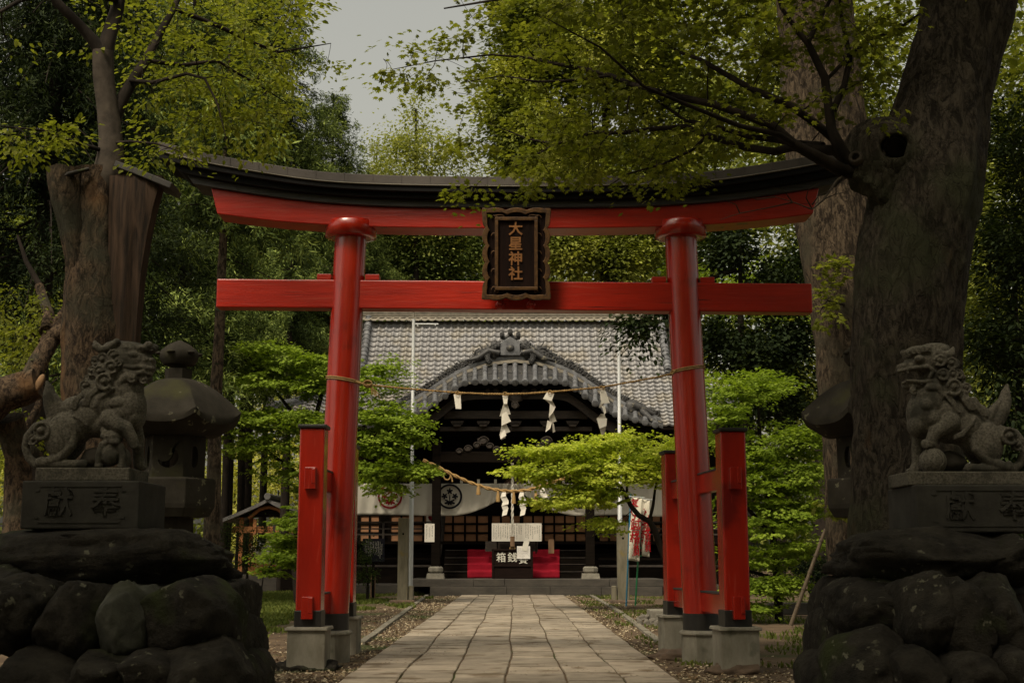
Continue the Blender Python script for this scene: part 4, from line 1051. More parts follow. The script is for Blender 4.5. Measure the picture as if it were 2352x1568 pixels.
# veranda floor, skirt, posts and railings
m = MB(); m.box(((wx0 + wx1) / 2, 57.3, zf - .07), (wx1 - wx0 + 2.4, 2.0, .12)); m.build('veranda_floor', 'hall_timber', hall)
m = MB(); m.box(((wx0 + wx1) / 2, 57.5, zf / 2 - .15), (wx1 - wx0 + 1.6, 1.2, zf - .3)); m.build('veranda_skirt', 'hall_timber', hall)
for s in (-1, 1):
    m = MB(); xi = hx + s * 3.3; xo = hx + s * 10.3
    for dz in (.28, .52, .80): m.beam((xi, 56.4, zf + dz), (xo, 56.4, zf + dz), .07 if dz < .8 else .09, .06)
    for k in range(7): x = xi + (xo - xi) * k / 6; m.box((x, 56.4, zf + .4), (.09, .09, .84))
    m.build('railing', 'carved_timber', hall)
# lattice screens: papered panes in a dark grid, two bays left, middle, right
for (xa_, xb_) in ((826, 872), (896, 998), (1013, 1123), (1128, 1196), (1200, 1346), (1375, 1470), (1476, 1540), (760, 820), (1546, 1606)):
    f_ = MB(); pn = MB(); X0, X1 = P(xa_, 1220, WY).x, P(xb_, 1220, WY).x
    yA, yB = 1182, 1244; zt_, zb_ = P(CX, yA, WY).z, P(CX, yB, WY).z
    top_ext = P(CX, 1090, WY).z
    nc = max(1, int(round((X1 - X0) / .475))); 
    pn.box(((X0 + X1) / 2, WY - .012, (zt_ + zb_) / 2), (X1 - X0, .02, zt_ - zb_))
    p_ = pn.build('paper_pane', 'lattice_paper', hall)
    for k in range(nc + 1): f_.box((X0 + (X1 - X0) * k / nc, WY - .045, (zt_ + zb_) / 2), (.085, .05, zt_ - zb_ + .1))
    for k in range(4): f_.box(((X0 + X1) / 2, WY - .0455, zb_ + (zt_ - zb_) * k / 3), (X1 - X0 + .1, .05, .085))
    f_.build('lattice_grid', 'hall_timber', p_)
# porch: columns on stone plinths, beams, curved gable roof
CYp = 53.6
zplat = P(CX, 1330, 52.0).z
for xp_ in (1002, 1355):
    x = P(xp_, 1200, CYp).x; m = MB(); zc0, zc1 = P(xp_, 1301, CYp).z, P(xp_, 1010, CYp).z
    m.box((x, CYp, (zc0 + zc1) / 2), (.36, .36, zc1 - zc0)); c_ = m.build('porch_column', 'hall_timber', hall, bevel=.03)
    m = MB(); b0, b1, b2, b3 = [P(xp_, yy, CYp).z for yy in (1328, 1316, 1313, 1300)]
    m.box((x, CYp, (zplat + b1) / 2), (.74, .74, b1 - zplat), top=(.9, .9)); m.lathe((x, CYp, 0), [(.25, b1), (.32, b1 + .08), (.32, b3 - .06), (.24, b3)], seg=8, smooth=False, rot=R(22.5)); m.build('column_plinth', 'plinth_stone', c_, bevel=.01)
def beam_px(name, x0, x1, y0, y1, Y, dep, mt, bevel=.02):
    a_, b_ = P(x0, y0, Y), P(x1, y1, Y); m = MB(); m.box(((a_.x + b_.x) / 2, Y, (a_.z + b_.z) / 2), (b_.x - a_.x, dep, a_.z - b_.z)); return m.build(name, mt, hall, bevel=bevel)
beam_px('rainbow_beam', 1012, 1345, 1037, 1062, CYp - .1, .3, 'hall_timber')
beam_px('porch_beam', 1010, 1360, 980, 990, CYp + .2, .3, 'carved_timber')
beam_px('porch_beam', 1020, 1350, 944, 962, CYp + .1, .3, 'carved_timber')
for (x, y, r) in ((1075, 1030, 10), (1095, 1022, 9), (1110, 1012, 13), (1055, 1036, 8), (1125, 1024, 9), (1140, 1032, 9), (1255, 1012, 13), (1240, 1024, 9), (1270, 1024, 9), (1285, 1032, 9)):
    m = MB(); p = P(x, y, CYp - .2); q_ = CYp / F; m.ell(p, (r * q_, .1, r * q_ * .8), nz=.3, seed=x)
    m.tube([p + Vector((math.cos(t) * r * q_ * (1 - t * .08), -.1, math.sin(t) * r * q_ * .8 * (1 - t * .08))) for t in np.linspace(0, 7, 14)], .025, seg=5); m.build('cloud_carving', 'carved_timber', hall)
for xb2 in (1050, 1110, 1183, 1255, 1315):    # bracket blocks between the beams
    for (yy, ww) in ((971, .42), (976, .28)):
        p = P(xb2, yy, CYp - .05); m = MB(); m.box(p, (ww, .3, .13), top=(1.3, 1)); m.build('bracket_block', 'carved_timber', hall)
# small shrine name plate and papers stuck under the gable (worn, unreadable)
for (x, y, w_, h_) in ((1048, 962, .1, .2), (1153, 925, .22, .5), (1048 + 0, 905, .1, .25), (1064, 965, .1, .22)):
    pass
# curved gable (karahafu)
TOPX = [0, 60, 130, 187, 236, 305, 340]; TOPY = [818, 826, 851, 886, 916, 949, 962]
LOWX = [0, 110, 137, 176, 214, 259, 317, 345]; LOWY = [878, 879, 892, 921, 945, 960, 975, 981]
ctop = lambda d: smooth_interp(TOPX, TOPY, d); clow = lambda d: smooth_interp(LOWX, LOWY, d)
YB, YF = 54.9, 52.3
def kpt(off, t, dn=0.0):
    a_ = P(CX + off, ctop(abs(off)) + 10, YB); b_ = P(CX + off, clow(abs(off)), YF); x = b_.x
    return Vector((a_.x + (b_.x - a_.x) * t, a_.y + (b_.y - a_.y) * t, a_.z + (b_.z - a_.z) * t + .10 * math.sin(math.pi * t) - dn))
m = MB(); rows = 3
vs = []; n = 80
for r in range(rows):
    vs = []
    for i in range(n + 1):
        off = (-1 + 2 * i / n) * 340
        vs += [kpt(off, r / rows, .03), kpt(off, (r + 1) / rows, -.02), kpt(off, (r + 1) / rows, .06)]
    m.add(vs, [f_ for i in range(n) for f_ in ((i * 3, i * 3 + 1, i * 3 + 4, i * 3 + 3), (i * 3 + 1, i * 3 + 2, i * 3 + 5, i * 3 + 4))])
pr = m.build('porch_roof', 'carved_tile', hall)  # pans darker than the barrel rows: shade in the gaps put into colour
m = MB(); vs = []      # the barrel of the porch roof running back under the main roof, and its dark underside
for i in range(n + 1):
    off = (-1 + 2 * i / n) * 340; a_ = kpt(off, 0); vs += [a_, Vector((a_.x, 60.3, a_.z)), kpt(off, 1, .2), Vector((kpt(off, 1).x, 60.3, kpt(off, 1).z - .1))]
m.add(vs, [f_ for i in range(n) for f_ in ((i * 4, i * 4 + 1, i * 4 + 5, i * 4 + 4),)], True)
m.build('porch_roof_back', 'porch_tile', hall)
m = MB(); m.add(vs, [(i * 4 + 2, i * 4 + 6, i * 4 + 7, i * 4 + 3) for i in range(n)], True); m.build('porch_ceiling', 'hall_timber', hall)
for k in range(-14, 15):
    off = k * 23.0; pts = [kpt(off, t, -.045) for t in (0, .33, .66, 1.0)]; m = MB()
    end = pts[-1]; d = (pts[-1] - pts[-2]).normalized()
    for a_, b_ in zip(pts[:-1], pts[1:]): m.tube([a_, b_], [.098, .112], seg=12, cap=True)
    m.tube([end, end + d * .16], .14, seg=14); m.tube([end + d * .16, end + d * .175], [.14, .10], seg=14); m.tube([end + d * .15, end + d * .185], .055, seg=10)
    m.build('barrel_tile_row', 'porch_tile', pr)
# flat noshi courses following the curve, and scroll ornaments along it
for (dy0, dy1, Yk, mt) in ((2, 9, 54.15, 'ridge_tile'), (-7, 1, 54.3, 'porch_tile'), (-13, -8, 54.6, 'ridge_tile')):
    m = MB(); vs = []
    for i in range(n + 1):
        off = (-1 + 2 * i / n) * 335; yy = ctop(abs(off)); a_ = P(CX + off, yy + dy0 + 6, Yk); b_ = P(CX + off, yy + dy1 + 6, Yk)
        for p, dd in ((b_, -.12), (b_, .5), (a_, .5), (a_, -.12)): vs.append((p.x, p.y + dd, p.z))
    m.add(vs, [(i * 4 + k, i * 4 + (k + 1) % 4, i * 4 + 4 + (k + 1) % 4, i * 4 + 4 + k) for i in range(n) for k in range(4)] + [(3, 2, 1, 0), (n * 4, n * 4 + 1, n * 4 + 2, n * 4 + 3)]); m.build('porch_ridge_course', mt, pr)
q_ = 54.5 / F
for s in (-1, 1):
    off = 30; m = MB()
    while off < 330:
        big = (19 if off < 85 else 13) - 7 * min(1, off / 200) + 2.5 * rnd.random(); yy = ctop(off) - 3 - big * .6
        p = P(CX + s * off, yy, 54.4)
        m.ell(p, (big * q_, .12, big * q_ * .8), nz=.5, nf=2.5, seed=off * s, nu=10, nv=7)
        m.tube([p + Vector((math.cos(t + off) * big * q_ * (1 - t * .09), -.12, math.sin(t + off) * big * q_ * .9 * (1 - t * .09))) for t in np.linspace(0, 6.5, 12)], .03, seg=5)
        if rnd.random() < .7: m.tube([p, p + Vector((s * -.05, -.05, big * q_ * .8)), p + Vector((s * .12, 0, big * q_ * 1.5))], [.06, .045, .01], seg=5)
        off += big * .85
    m.build('dragon_scroll', 'carved_tile', pr)
# end scrolls at the feet of the gable
for s in (-1, 1):
    m = MB()
    p = P(CX + s * 268, 935, 53.6)
    m.ell(p, (.3, .15, .3), nz=.4, seed=s); m.tube([p + Vector((s * .1, 0, .1)), p + Vector((s * .5, -.1, -.1)), p + Vector((s * .9, -.1, -.3))], [.2, .16, .08], seg=10)
    e = P(CX + s * 325, 973, 52.5); m.tube([p + Vector((s * .4, -.3, -.2)), e], [.14, .1], seg=10)
    m.build('gable_foot_tile', 'carved_tile', pr)
# crowning ornament
og = MB(); oc = P(1172, 812, 54.2)
og.prism([(oc.x - .42, oc.z - .1), (oc.x + .42, oc.z - .1), (oc.x + .40, oc.z + .38), (oc.x + .46, oc.z + .42), (oc.x, oc.z + .70), (oc.x - .46, oc.z + .42), (oc.x - .40, oc.z + .38)], 54.0, 54.6)
o1 = og.build('ridge_end_ornament', 'porch_tile', pr, bevel=.02)
m = MB()
for (dx, dz, r) in ((0, .90, .105), (-.34, .78, .10), (.34, .78, .10)):
    m.tube([oc + Vector((dx, -.30, dz)), oc + Vector((dx, .3, dz))], r, seg=14); m.tube([oc + Vector((dx, -.33, dz)), oc + Vector((dx, -.30, dz))], r * .5, seg=10)
m.tube([oc + Vector((-.42, -.1, .66)), oc + Vector((-.2, -.1, .62)), oc + Vector((0, -.1, .80)), oc + Vector((.2, -.1, .62)), oc + Vector((.42, -.1, .66))], [.06, .09, .09, .09, .06], seg=10)
m.ell(oc + Vector((0, -.24, .22)), (.17, .06, .14)); 
for s in (-1, 1):
    for (ax, az, ar) in ((.62, .30, .24), (.86, .12, .22), (1.08, -.02, .18), (.70, .02, .22), (1.3, -.12, .15)): m.ell(oc + Vector((s * ax, -.05, az)), (ar, .14, ar * .95), nz=.8, nf=3.5, seed=ax * s, nu=16, nv=12)
    for k in range(7):
        a = k * .55; p = oc + Vector((s * (.62 + .17 * math.sin(a) + .05 * k), -.2, .12 + .16 * math.cos(a) - .05 * k)); m.ell(p, (.13, .1, .12), nz=.6, nf=3, seed=k + s)
        m.tube([p + Vector((math.cos(t) * .1, -.08, math.sin(t) * .1)) for t in np.linspace(0, 5, 9)], .022, seg=5)
    m.tube([oc + Vector((s * .45, -.2, .0)), oc + Vector((s * .9, -.2, .1)), oc + Vector((s * 1.35, -.2, -.22)), oc + Vector((s * 1.8, -.2, -.3))], [.12, .14, .12, .05], seg=8)
m.build('ornament_scrolls', 'carved_tile', o1)
# bargeboard under the tiles and the pendant
for (d0, d1, Yk, mt, nm) in ((3, 13, 52.55, 'hall_timber', 'gable_fascia'), (20, 38, 52.9, 'carved_timber', 'bargeboard')):
    m = MB(); vs = []
    for i in range(n + 1):
        off = (-1 + 2 * i / n) * (300 if d0 < 10 else 262); yy = clow(abs(off)); e_ = 8 * (abs(off) / 262) ** 2
        a_ = P(CX + off, yy + d0, Yk); b_ = P(CX + off, yy + d1 + e_, Yk)
        for p, dd in ((b_, 0), (b_, .14), (a_, .14), (a_, 0)): vs.append((p.x, p.y + dd, p.z))
    m.add(vs, [(i * 4 + k, i * 4 + (k + 1) % 4, i * 4 + 4 + (k + 1) % 4, i * 4 + 4 + k) for i in range(n) for k in range(4)]); m.build(nm, mt, hall)
for (x, y, r) in ((1183, 912, 15), (1183, 930, 9), (1160, 902, 9), (1206, 902, 9), (1140, 898, 7), (1226, 898, 7), (1120, 897, 5), (1246, 897, 5)):
    m = MB(); p = P(x, y, 52.7); m.ell(p, (r * .0176, .09, r * .0165), nz=.4, seed=y + x); m.tube([p + Vector((math.cos(t) * r * .014, -.08, math.sin(t) * r * .014)) for t in np.linspace(0, 5.5, 10)], .025, seg=5); m.build('gable_pendant', 'carved_timber', hall)
# dark gable wall closing the space behind the bargeboard
m = MB(); pts = []
for i in range(41):
    off = (-1 + 2 * i / 40) * 290; p = P(CX + off, clow(abs(off)) + 8, 54.2); pts.append((p.x, p.z))
pts += [(P(CX + 290, 1000, 54.2).x, P(CX, 1000, 54.2).z), (P(CX - 290, 1000, 54.2).x, P(CX, 1000, 54.2).z)]
m.prism(pts[::-1], 54.2, 54.35); m.build('gable_wall', 'hall_timber', hall)

# stone platform and steps in front (their own thing)
plat = thing('stone_platform', (hx, 53.2, 0), 'low grey stone platform with a step in front of the shrine porch', 'stone platform')
xq0, xq1 = P(935, 1340, 52).x, P(1527, 1340, 52).x
m = MB(); zt_ = zplat
cuts = [xq0, xq0 + 2.6, P(1159, 1340, 52).x, P(1400, 1340, 52).x, xq1]
for k in range(4):
    m.box(((cuts[k] + cuts[k + 1]) / 2, 54.5, zt_ - .14 + (.008 if k % 2 else 0)), (cuts[k + 1] - cuts[k] - .012, 5.0, .28))
m.build('upper_course', 'platform_stone', plat, bevel=.012)
m = MB()
for k, (u0, u1) in enumerate(((xq0 + .9, xq0 + 3.9), (xq0 + 3.9, xq0 + 5.6), (xq0 + 5.6, xq0 + 7.6), (xq0 + 7.6, xq1 - .1))):
    m.box(((u0 + u1) / 2, 54.42, (zt_ - .28) / 2 - .05), (u1 - u0 - .012, 5.0, zt_ - .28 + .1))
m.build('lower_course', 'platform_stone', plat, bevel=.012)
for s, (ya, yb) in ((-1, (760, 935)), (1, (1527, 1660))):
    m = MB(); u0, u1 = P(ya, 1335, 53.2).x, P(yb, 1335, 53.2).x; m.box(((u0 + u1) / 2, 56, .17), (u1 - u0 - .02, 5.0, .44)); m.build('side_course', 'platform_stone', plat, bevel=.01)
# wooden steps up to the veranda
ys_ = [1327, 1311, 1294, 1279, 1262]
for k in range(4):
    Yk = 54.9 + .35 * k; z1_ = P(CX, ys_[k + 1], Yk).z
    m = MB(); m.box((hx, Yk + .3, (zplat + z1_) / 2), (P(1345, 1300, 54.9).x - P(1015, 1300, 54.9).x, .6, z1_ - zplat)); m.build('stair_step', 'hall_timber', hall, bevel=.01)
    m = MB(); m.box((hx, Yk - .005, z1_ - .02), (5.9, .04, .03)); m.build('step_nosing', 'carved_timber', hall)
# lateral steps / base boards either side
for s in (-1, 1):
    for k, yy in enumerate((1283, 1299)):
        z_ = P(CX, yy, 55.6 - .5 * k).z; xa_ = hx + s * 3.5; xb_ = hx + s * 8.4
        m = MB(); m.box(((xa_ + xb_) / 2, 55.6 - .5 * k, z_), (abs(xb_ - xa_), .45, .08)); m.build('base_board', 'carved_timber' if k else 'hall_timber', hall)

# ------------------------------------------------------------------ things on and in front of the hall
def cloth(name, label, x0, x1, ytop, ybot_fn, Y, nx=80, ny=14, fold=.03, gx=None):
    b = MB()
    def fn(u, v):
        x = x0 + (x1 - x0) * u; yb_ = ybot_fn(x); y = ytop(x) + (yb_ - ytop(x)) * v
        p = P(x, y, Y); f = fold * math.sin(x * .21 + 2.2 * v + 1.2 * math.sin(x * .05)) * (.3 + v) + .5 * fold * noise.noise(Vector((x * .06, v * 2, Y)))
        if gx is not None: f += .10 * math.exp(-((x - gx) / 45.0) ** 2) * math.sin(abs(x - gx) * .35 - v * 3)
        return Vector((p.x, p.y + f, p.z))
    b.grid(fn, nx, ny)
    o = b.build(name, 'maku_cloth', None, label=label, cat='curtain', group='white crested curtains across the hall front', solid=.004)
    return o
def crest(x, y, Y, r, m, parent):
    """ring with three five-petalled blossoms over spreading leaves"""
    b = MB(); q_ = Y / F; c = P(x, y, Y); r *= q_
    nn = 56; vs = []
    for i in range(nn):
        a = 2 * math.pi * i / nn
        vs += [c + Vector((r * math.cos(a), 0, r * math.sin(a))), c + Vector((r * .84 * math.cos(a), 0, r * .84 * math.sin(a)))]
    b.add(vs, [(i * 2, i * 2 + 1, ((i + 1) % nn) * 2 + 1, ((i + 1) % nn) * 2) for i in range(nn)])
    def petal(cx, cz, ang, l, w_):
        pts = []
        for t in np.linspace(0, 2 * math.pi, 14)[:-1]:
            u, v = l * (.5 - .5 * math.cos(t)), w_ * math.sin(t) * (.7 + .3 * (.5 - .5 * math.cos(t)))
            pts.append(c + Vector((cx + u * math.cos(ang) - v * math.sin(ang), 0, cz + u * math.sin(ang) + v * math.cos(ang))))
        b.add(pts, [tuple(range(len(pts)))])
    for (fx_, fz_, rot_) in ((0, .42, 0), (-.42, .02, .5), (.42, .02, -.5)):
        for k in range(5): petal(fx_ * r, fz_ * r, math.pi / 2 + rot_ + k * 2 * math.pi / 5, .26 * r, .085 * r)
    for ang, l, w_ in ((-.35, .45, .10), (math.pi + .35, .45, .10), (.35, .42, .08), (math.pi - .35, .42, .08), (-1.1, .3, .09), (math.pi + 1.1, .3, .09)): petal(0, -.42 * r, ang, l * r, w_ * r)
    petal(0, -.48 * r, math.pi / 2, .62 * r, .055 * r)
    return b.build('crest', m, parent)
flat_ = lambda y: (lambda x: y)
CYc = 56.0
c1 = cloth('shrine_curtain', 'white curtain with a red ring crest left of the porch columns', 760, 999, flat_(1110), lambda x: 1183 + 1.5 * math.sin(x * .02), CYc)
crest(896, 1139.5, CYc - .12, 28, 'crest_red', c1)
sw = lambda x: 1184 - 2 * 0 - (62 * (max(0, (x - 1035)) / 145.0) ** 1.9 if x < 1183 else 62 * (max(0, (1331 - x)) / 145.0) ** 1.9)
CYm = 54.6
c2 = cloth('shrine_curtain', 'white curtain between the porch columns, drawn up in the middle, with two black ring crests', 1004, 1354, flat_(1110), sw, CYm, nx=140, gx=1180)
crest(1033, 1139.5, CYm - .14, 28.5, 'crest_black', c2); crest(1334, 1139.5, CYm - .14, 28.5, 'crest_black', c2)
c3 = cloth('shrine_curtain', 'plain white curtain right of the porch columns behind the maple', 1362, 1600, flat_(1110), lambda x: 1184 + 2 * math.sin(x * .03), CYc)
m = MB()
for x in (1060, 1099, 1138, 1177, 1216, 1255, 1294): p = P(x, 1106, CYm); m.box((p.x, p.y, p.z + .02), (.11, .012, .17))
m.build('curtain_loops', 'maku_cloth', c2, kind='stuff')
# heavy straw rope of the porch with tassels and paper streamers
ry_ = 53.2
pts = [P(x, y, ry_) for x, y in ((972, 1056), (1010, 1074), (1045, 1092), (1080, 1108), (1120, 1121), (1150, 1126), (1180, 1128), (1212, 1125), (1245, 1116), (1290, 1100), (1330, 1085), (1362, 1074), (1392, 1058))]
t = thing('sacred_rope', pts[6], 'thick twisted straw rope sagging across the shrine porch', 'rope')
m = MB(); twisted(m, pts, .068, 9, strands=2, seg=7, sub=9); m.build('rope_span', 'straw_rope', t)
m = MB(); kc = P(1027, 1092, ry_); m.tube([kc + Vector((math.cos(a) * .14, 0, math.sin(a) * .17)) for a in np.linspace(1, 7, 14)], .03, seg=6); m.tube([kc + Vector((.1, 0, .1)), kc + Vector((.18, 0, -.05)), kc + Vector((.22, 0, -.25))], .03, seg=6); m.build('rope_knot', 'straw_rope', t)
for i, x in enumerate((1099, 1144, 1192, 1231)):
    y = (1111, 1127, 1131, 1127)[i]; p = P(x - (0, 0, 12, 0)[i], y, ry_); m = MB(); m.lathe((p.x, p.y - .02, p.z), [(.085, -.44), (.09, -.40), (.06, -.12), (.045, -.08), (.055, -.04), (.03, 0)], seg=12); m.build('straw_tassel', 'straw_rope', t)
zz = [(-4, 0, 3, 0, 7, 8, -5, 12), (-7, 12, 2, 8, 8, 20, -2, 25), (-2, 25, 8, 19, 12, 27, -2, 35), (-8, 32, 3, 28, 10, 38, -1, 44), (-1, 43, 10, 38, 8, 52, -2, 58)]
mz = [tuple((-a if i % 2 == 0 else a) for i, a in enumerate(sg)) for sg in zz]
zz2 = [(-6, 0, 3, 0, 3, 9, -9, 12), (-9, 12, 3, 8, 9, 19, -4, 22), (-4, 22, 9, 19, 9, 27, -7, 31), (-7, 31, 5, 27, 9, 37, -3, 42), (-4, 42, 8, 37, 5, 51, -6, 54)]
shide(1159, 1130, ry_ - .05, zz2, 'white zigzag paper streamer on the porch rope, left of the bell rope', knot=False)
shide(1200, 1130, ry_ - .05, zz2, 'white zigzag paper streamer on the porch rope, right of the bell rope', knot=False)
shide(1248, 1118, ry_ - .05, zz2, 'white zigzag paper streamer on the porch rope, partly behind the bright maple', knot=False)
# bell rope with two hanging lanterns behind
pb0 = P(1177, 1060, 54.0); pb1 = P(1177, 1232, 54.0)
t = thing('bell_rope', pb1, 'pink and white twisted bell rope hanging to the offering box', 'bell rope')
m = MB(); twisted(m, [pb0, pb0.lerp(pb1, .33), pb0.lerp(pb1, .66), pb1], .055, 12, seg=7, sub=12); m.build('bell_cord', 'white_paper', t)
m = MB(); m.box(P(1177, 1243, 54.0), (.18, .14, .42)); m.build('cord_grip', 'stake_wood', t, bevel=.02)
m = MB()
for k in range(6): p = P(1177 + (k - 2.5) * 2, 1255, 54.0); m.tube([p, p + Vector((.02 * (k - 2.5), -.02, -.18)), p + Vector((.05 * (k - 2.5), 0, -.35 + .04 * (k % 3)))], .014, seg=5)
m.build('cord_fringe', 'straw_rope', t)
for x, lb in ((1169, 'left of the two small bronze hanging lanterns above the bell rope'), (1190, 'right of the two small bronze hanging lanterns above the bell rope')):
    p = P(x, 1124, 55.2); t = thing('hanging_lantern', p, lb, 'hanging lantern', 'bronze lanterns hanging in the porch')
    m = MB(); m.lathe(p, [(.04, .46), (.16, .36), (.22, .28), (.22, .18), (.18, .08)], seg=12); m.lathe(p, [(.20, -.14), (.20, -.06), (.16, -.05)], seg=12)
    for k in range(6): m.tube([p + Vector((.17 * math.cos(k), .17 * math.sin(k), -.06)), p + Vector((.17 * math.cos(k), .17 * math.sin(k), .1))], .015, seg=5)
    m.build('bronze_housing', 'bronze', t); m = MB(); m.lathe(p, [(.14, -.06), (.15, .08)], seg=12); m.build('lamp_glass', 'lamp_glow', t)
# red carpet over the steps
Yc0 = 54.85
prof_ = []
for k in range(4):
    Yk = 54.9 + .35 * k; z0_ = zplat if k == 0 else P(CX, ys_[k], Yk - .35).z; z1_ = P(CX, ys_[k + 1], Yk).z
    prof_ += [(Yk - .05 + .0, z0_ + .015), (Yk - .05, z1_ + .012)]
prof_.append((56.4, prof_[-1][1]))
m = MB(); xs_ = [P(1074, 1300, 54.9).x, P(1285, 1300, 54.9).x]
def cf(u, v):
    i = min(int(v * (len(prof_) - 1)), len(prof_) - 2); f = v * (len(prof_) - 1) - i
    y = prof_[i][0] + (prof_[i + 1][0] - prof_[i][0]) * f; z = prof_[i][1] + (prof_[i + 1][1] - prof_[i][1]) * f
    x = xs_[0] + (xs_[1] - xs_[0]) * u - .05 * v * (.5 - u) * 2
    return Vector((x, y + .02 * noise.noise(Vector((x * 3, z * 4, 0))) - .01, z + .012 * noise.noise(Vector((x * 2, y * 3, 1)))))
m.grid(cf, 60, (len(prof_) - 1) * 4); m.build('red_carpet', 'red_carpet', None, label='bright red carpet laid down the shrine steps behind the offering box', cat='carpet', solid=.01)
# offering box
bx0, bx1 = P(1132, 1300, 53.4).x, P(1222, 1300, 53.4).x; bz1 = P(CX, 1262, 53.4).z; bz0 = zplat + .005
t = thing('offering_box', ((bx0 + bx1) / 2, 53.9, bz0), 'dark wooden offering box with white painted characters at the foot of the steps', 'offering box')
m = MB(); m.box(((bx0 + bx1) / 2, 53.85, (bz0 + bz1) / 2), (bx1 - bx0, .9, bz1 - bz0)); m.build('box_body', 'box_timber', t, bevel=.012)
m = MB(); m.box(((bx0 + bx1) / 2, 53.38, P(CX, 1299, 53.4).z), (bx1 - bx0 + .06, .05, .06))
for s in (-1, 1): m.box(((bx0 + bx1) / 2 + s * (bx1 - bx0) / 2, 53.38, (bz0 + bz1) / 2), (.08, .06, bz1 - bz0))
m.box(((bx0 + bx1) / 2, 53.38, bz1), (bx1 - bx0 + .1, .06, .07)); m.build('box_trim', 'box_timber', t, bevel=.006)
m = MB()
for k in range(9): m.box((bx0 + .12 + k * (bx1 - bx0 - .24) / 8, 53.85, bz1 + .01), (.05, .86, .05))
m.build('slatted_top', 'box_timber', t)
for ch, x, y in (('箱', 1151, 1281), ('銭', 1177, 1281), ('賽', 1202, 1285)):
    m = MB(); p = P(x, y, 53.39); m.text(ch, .40, FACE((p.x, 53.385, p.z)), depth=.02, bold=.004); m.build('painted_character', 'white_lettering', t)
m = MB(); p = P(1202.5, 1268, 53.34); m.box((p.x, 53.335, p.z), (.53, .01, .50)); n_ = m.build('notice_paper', 'printed_paper', None, label='white printed notice stuck on the front of the offering box', cat='notice')
def scribble(parent, x0, x1, z0, z1, Y, cols, seed, dens=.75, wd=.45, m='ink', name='writing', kind='stuff'):
    """columns of small vertical handwriting, too small to read in the photo"""
    r_ = random.Random(seed); b = MB(); cw = (x1 - x0) / cols
    for c in range(cols):
        if r_.random() > dens: continue
        x = x0 + (c + .5) * cw; ztop = z1 - r_.random() * .2 * (z1 - z0); zz_ = ztop; zend = z0 + r_.random() * .4 * (z1 - z0); s = cw * wd
        while zz_ > zend:
            for k in range(3):
                dx, dz = r_.uniform(-s, s) * .4, r_.uniform(-s, s) * .4
                if r_.random() < .5: b.box((x + dx, Y, zz_ + dz), (s * r_.uniform(.5, 1), .004, s * .22))
                else: b.box((x + dx, Y, zz_ + dz), (s * .22, .004, s * r_.uniform(.5, 1)))
            zz_ -= s * 1.5
    return b.build(name, m, parent, kind=kind)
scribble(n_, p.x - .24, p.x + .24, p.z - .22, p.z + .20, 53.328, 12, 3, 1, .3)
m = MB(); p = P(1207, 1253, 53.3); m.box((p.x, 53.32, p.z), (.22, .012, .40), ry=R(14)); m.build('paper_tag', 'white_lettering', None, label='small cream paper tag standing above the notice on the offering box', cat='paper tag')
# big notice board on the steps
p0, p1 = P(1129.5, 1242.5, 54.6), P(1244, 1201, 54.6)
t = thing('notice_board', ((p0.x + p1.x) / 2, 54.6, p0.z), 'wide pale notice board covered in columns of handwriting above the offering box', 'notice board')
m = MB(); m.box(((p0.x + p1.x) / 2, 54.62, (p0.z + p1.z) / 2), (p1.x - p0.x, .03, p1.z - p0.z)); m.build('board_panel', 'white_paper', t, bevel=.004)
scribble(t, p0.x + .04, p1.x - .04, p0.z + .05, p1.z - .03, 54.6, 21, 9, .85, .38)
for s in (-1, 1):
    m = MB(); xx = (p0.x + p1.x) / 2 + s * .8; m.box((xx, 54.72, (p0.z + P(0, 1262, 54.72).z) / 2), (.06, .06, p0.z - P(0, 1262, 54.72).z + .3)); m.build('board_leg', 'hall_timber', t)
m = MB(); p = P(1175, 1254, 55.2); m.box((p.x, 55.2, p.z), (2.2, .1, .42)); m.build('plank_shelf', 'carved_timber', None, label='brown plank shelf behind the offering box at the head of the steps', cat='shelf')
m = MB(); p = P(1266, 1254, 55.3); m.box((p.x, 55.3, p.z), (.24, .03, .58)); m.build('wooden_tablet', 'stake_wood', None, label='small upright wooden tablet standing right of the red carpet top', cat='wooden tablet')
# papers on and behind the left porch column
p0, p1 = P(984, 1244, 53.38), P(1006.5, 1202, 53.38)
m = MB(); m.box((P(999, 1, 53.38).x, 53.40, (p0.z + p1.z) / 2), (.40, .008, p1.z - p0.z)); n_ = m.build('handwritten_poster', 'white_paper', None, label='white handwritten paper pinned to the left porch column', cat='poster')
scribble(n_, P(990, 1, 53.4).x, P(1008, 1, 53.4).x, p0.z + .05, p1.z - .05, 53.393, 3, 4, 1, .3)
p0, p1 = P(979, 1231, 57.6), P(1015, 1181, 57.6)
t = thing('festival_poster', ((p0.x + p1.x) / 2, 57.6, p0.z), 'red and white poster standing behind the left porch column', 'poster')
hh = p1.z - p0.z; cx_ = (p0.x + p1.x) / 2
m = MB(); m.box((cx_, 57.6, (p0.z + p1.z) / 2), (p1.x - p0.x, .02, hh)); m.build('poster_sheet', 'white_paper', t)
m = MB(); m.box((cx_, 57.585, p0.z + hh * .17), (p1.x - p0.x, .008, hh * .28)); m.ell((p0.x + .28, 57.585, p1.z - .12), (.2, .008, .18)); m.build('red_print', 'crest_red', t)
m = MB(); m.tube([P(1018, 1186, 57.2), P(1015, 1240, 56.6), P(1006, 1290, 55.6)], [.12, .1, .08], seg=8, wob=.3); m.build('carved_post', 'carved_timber', hall)
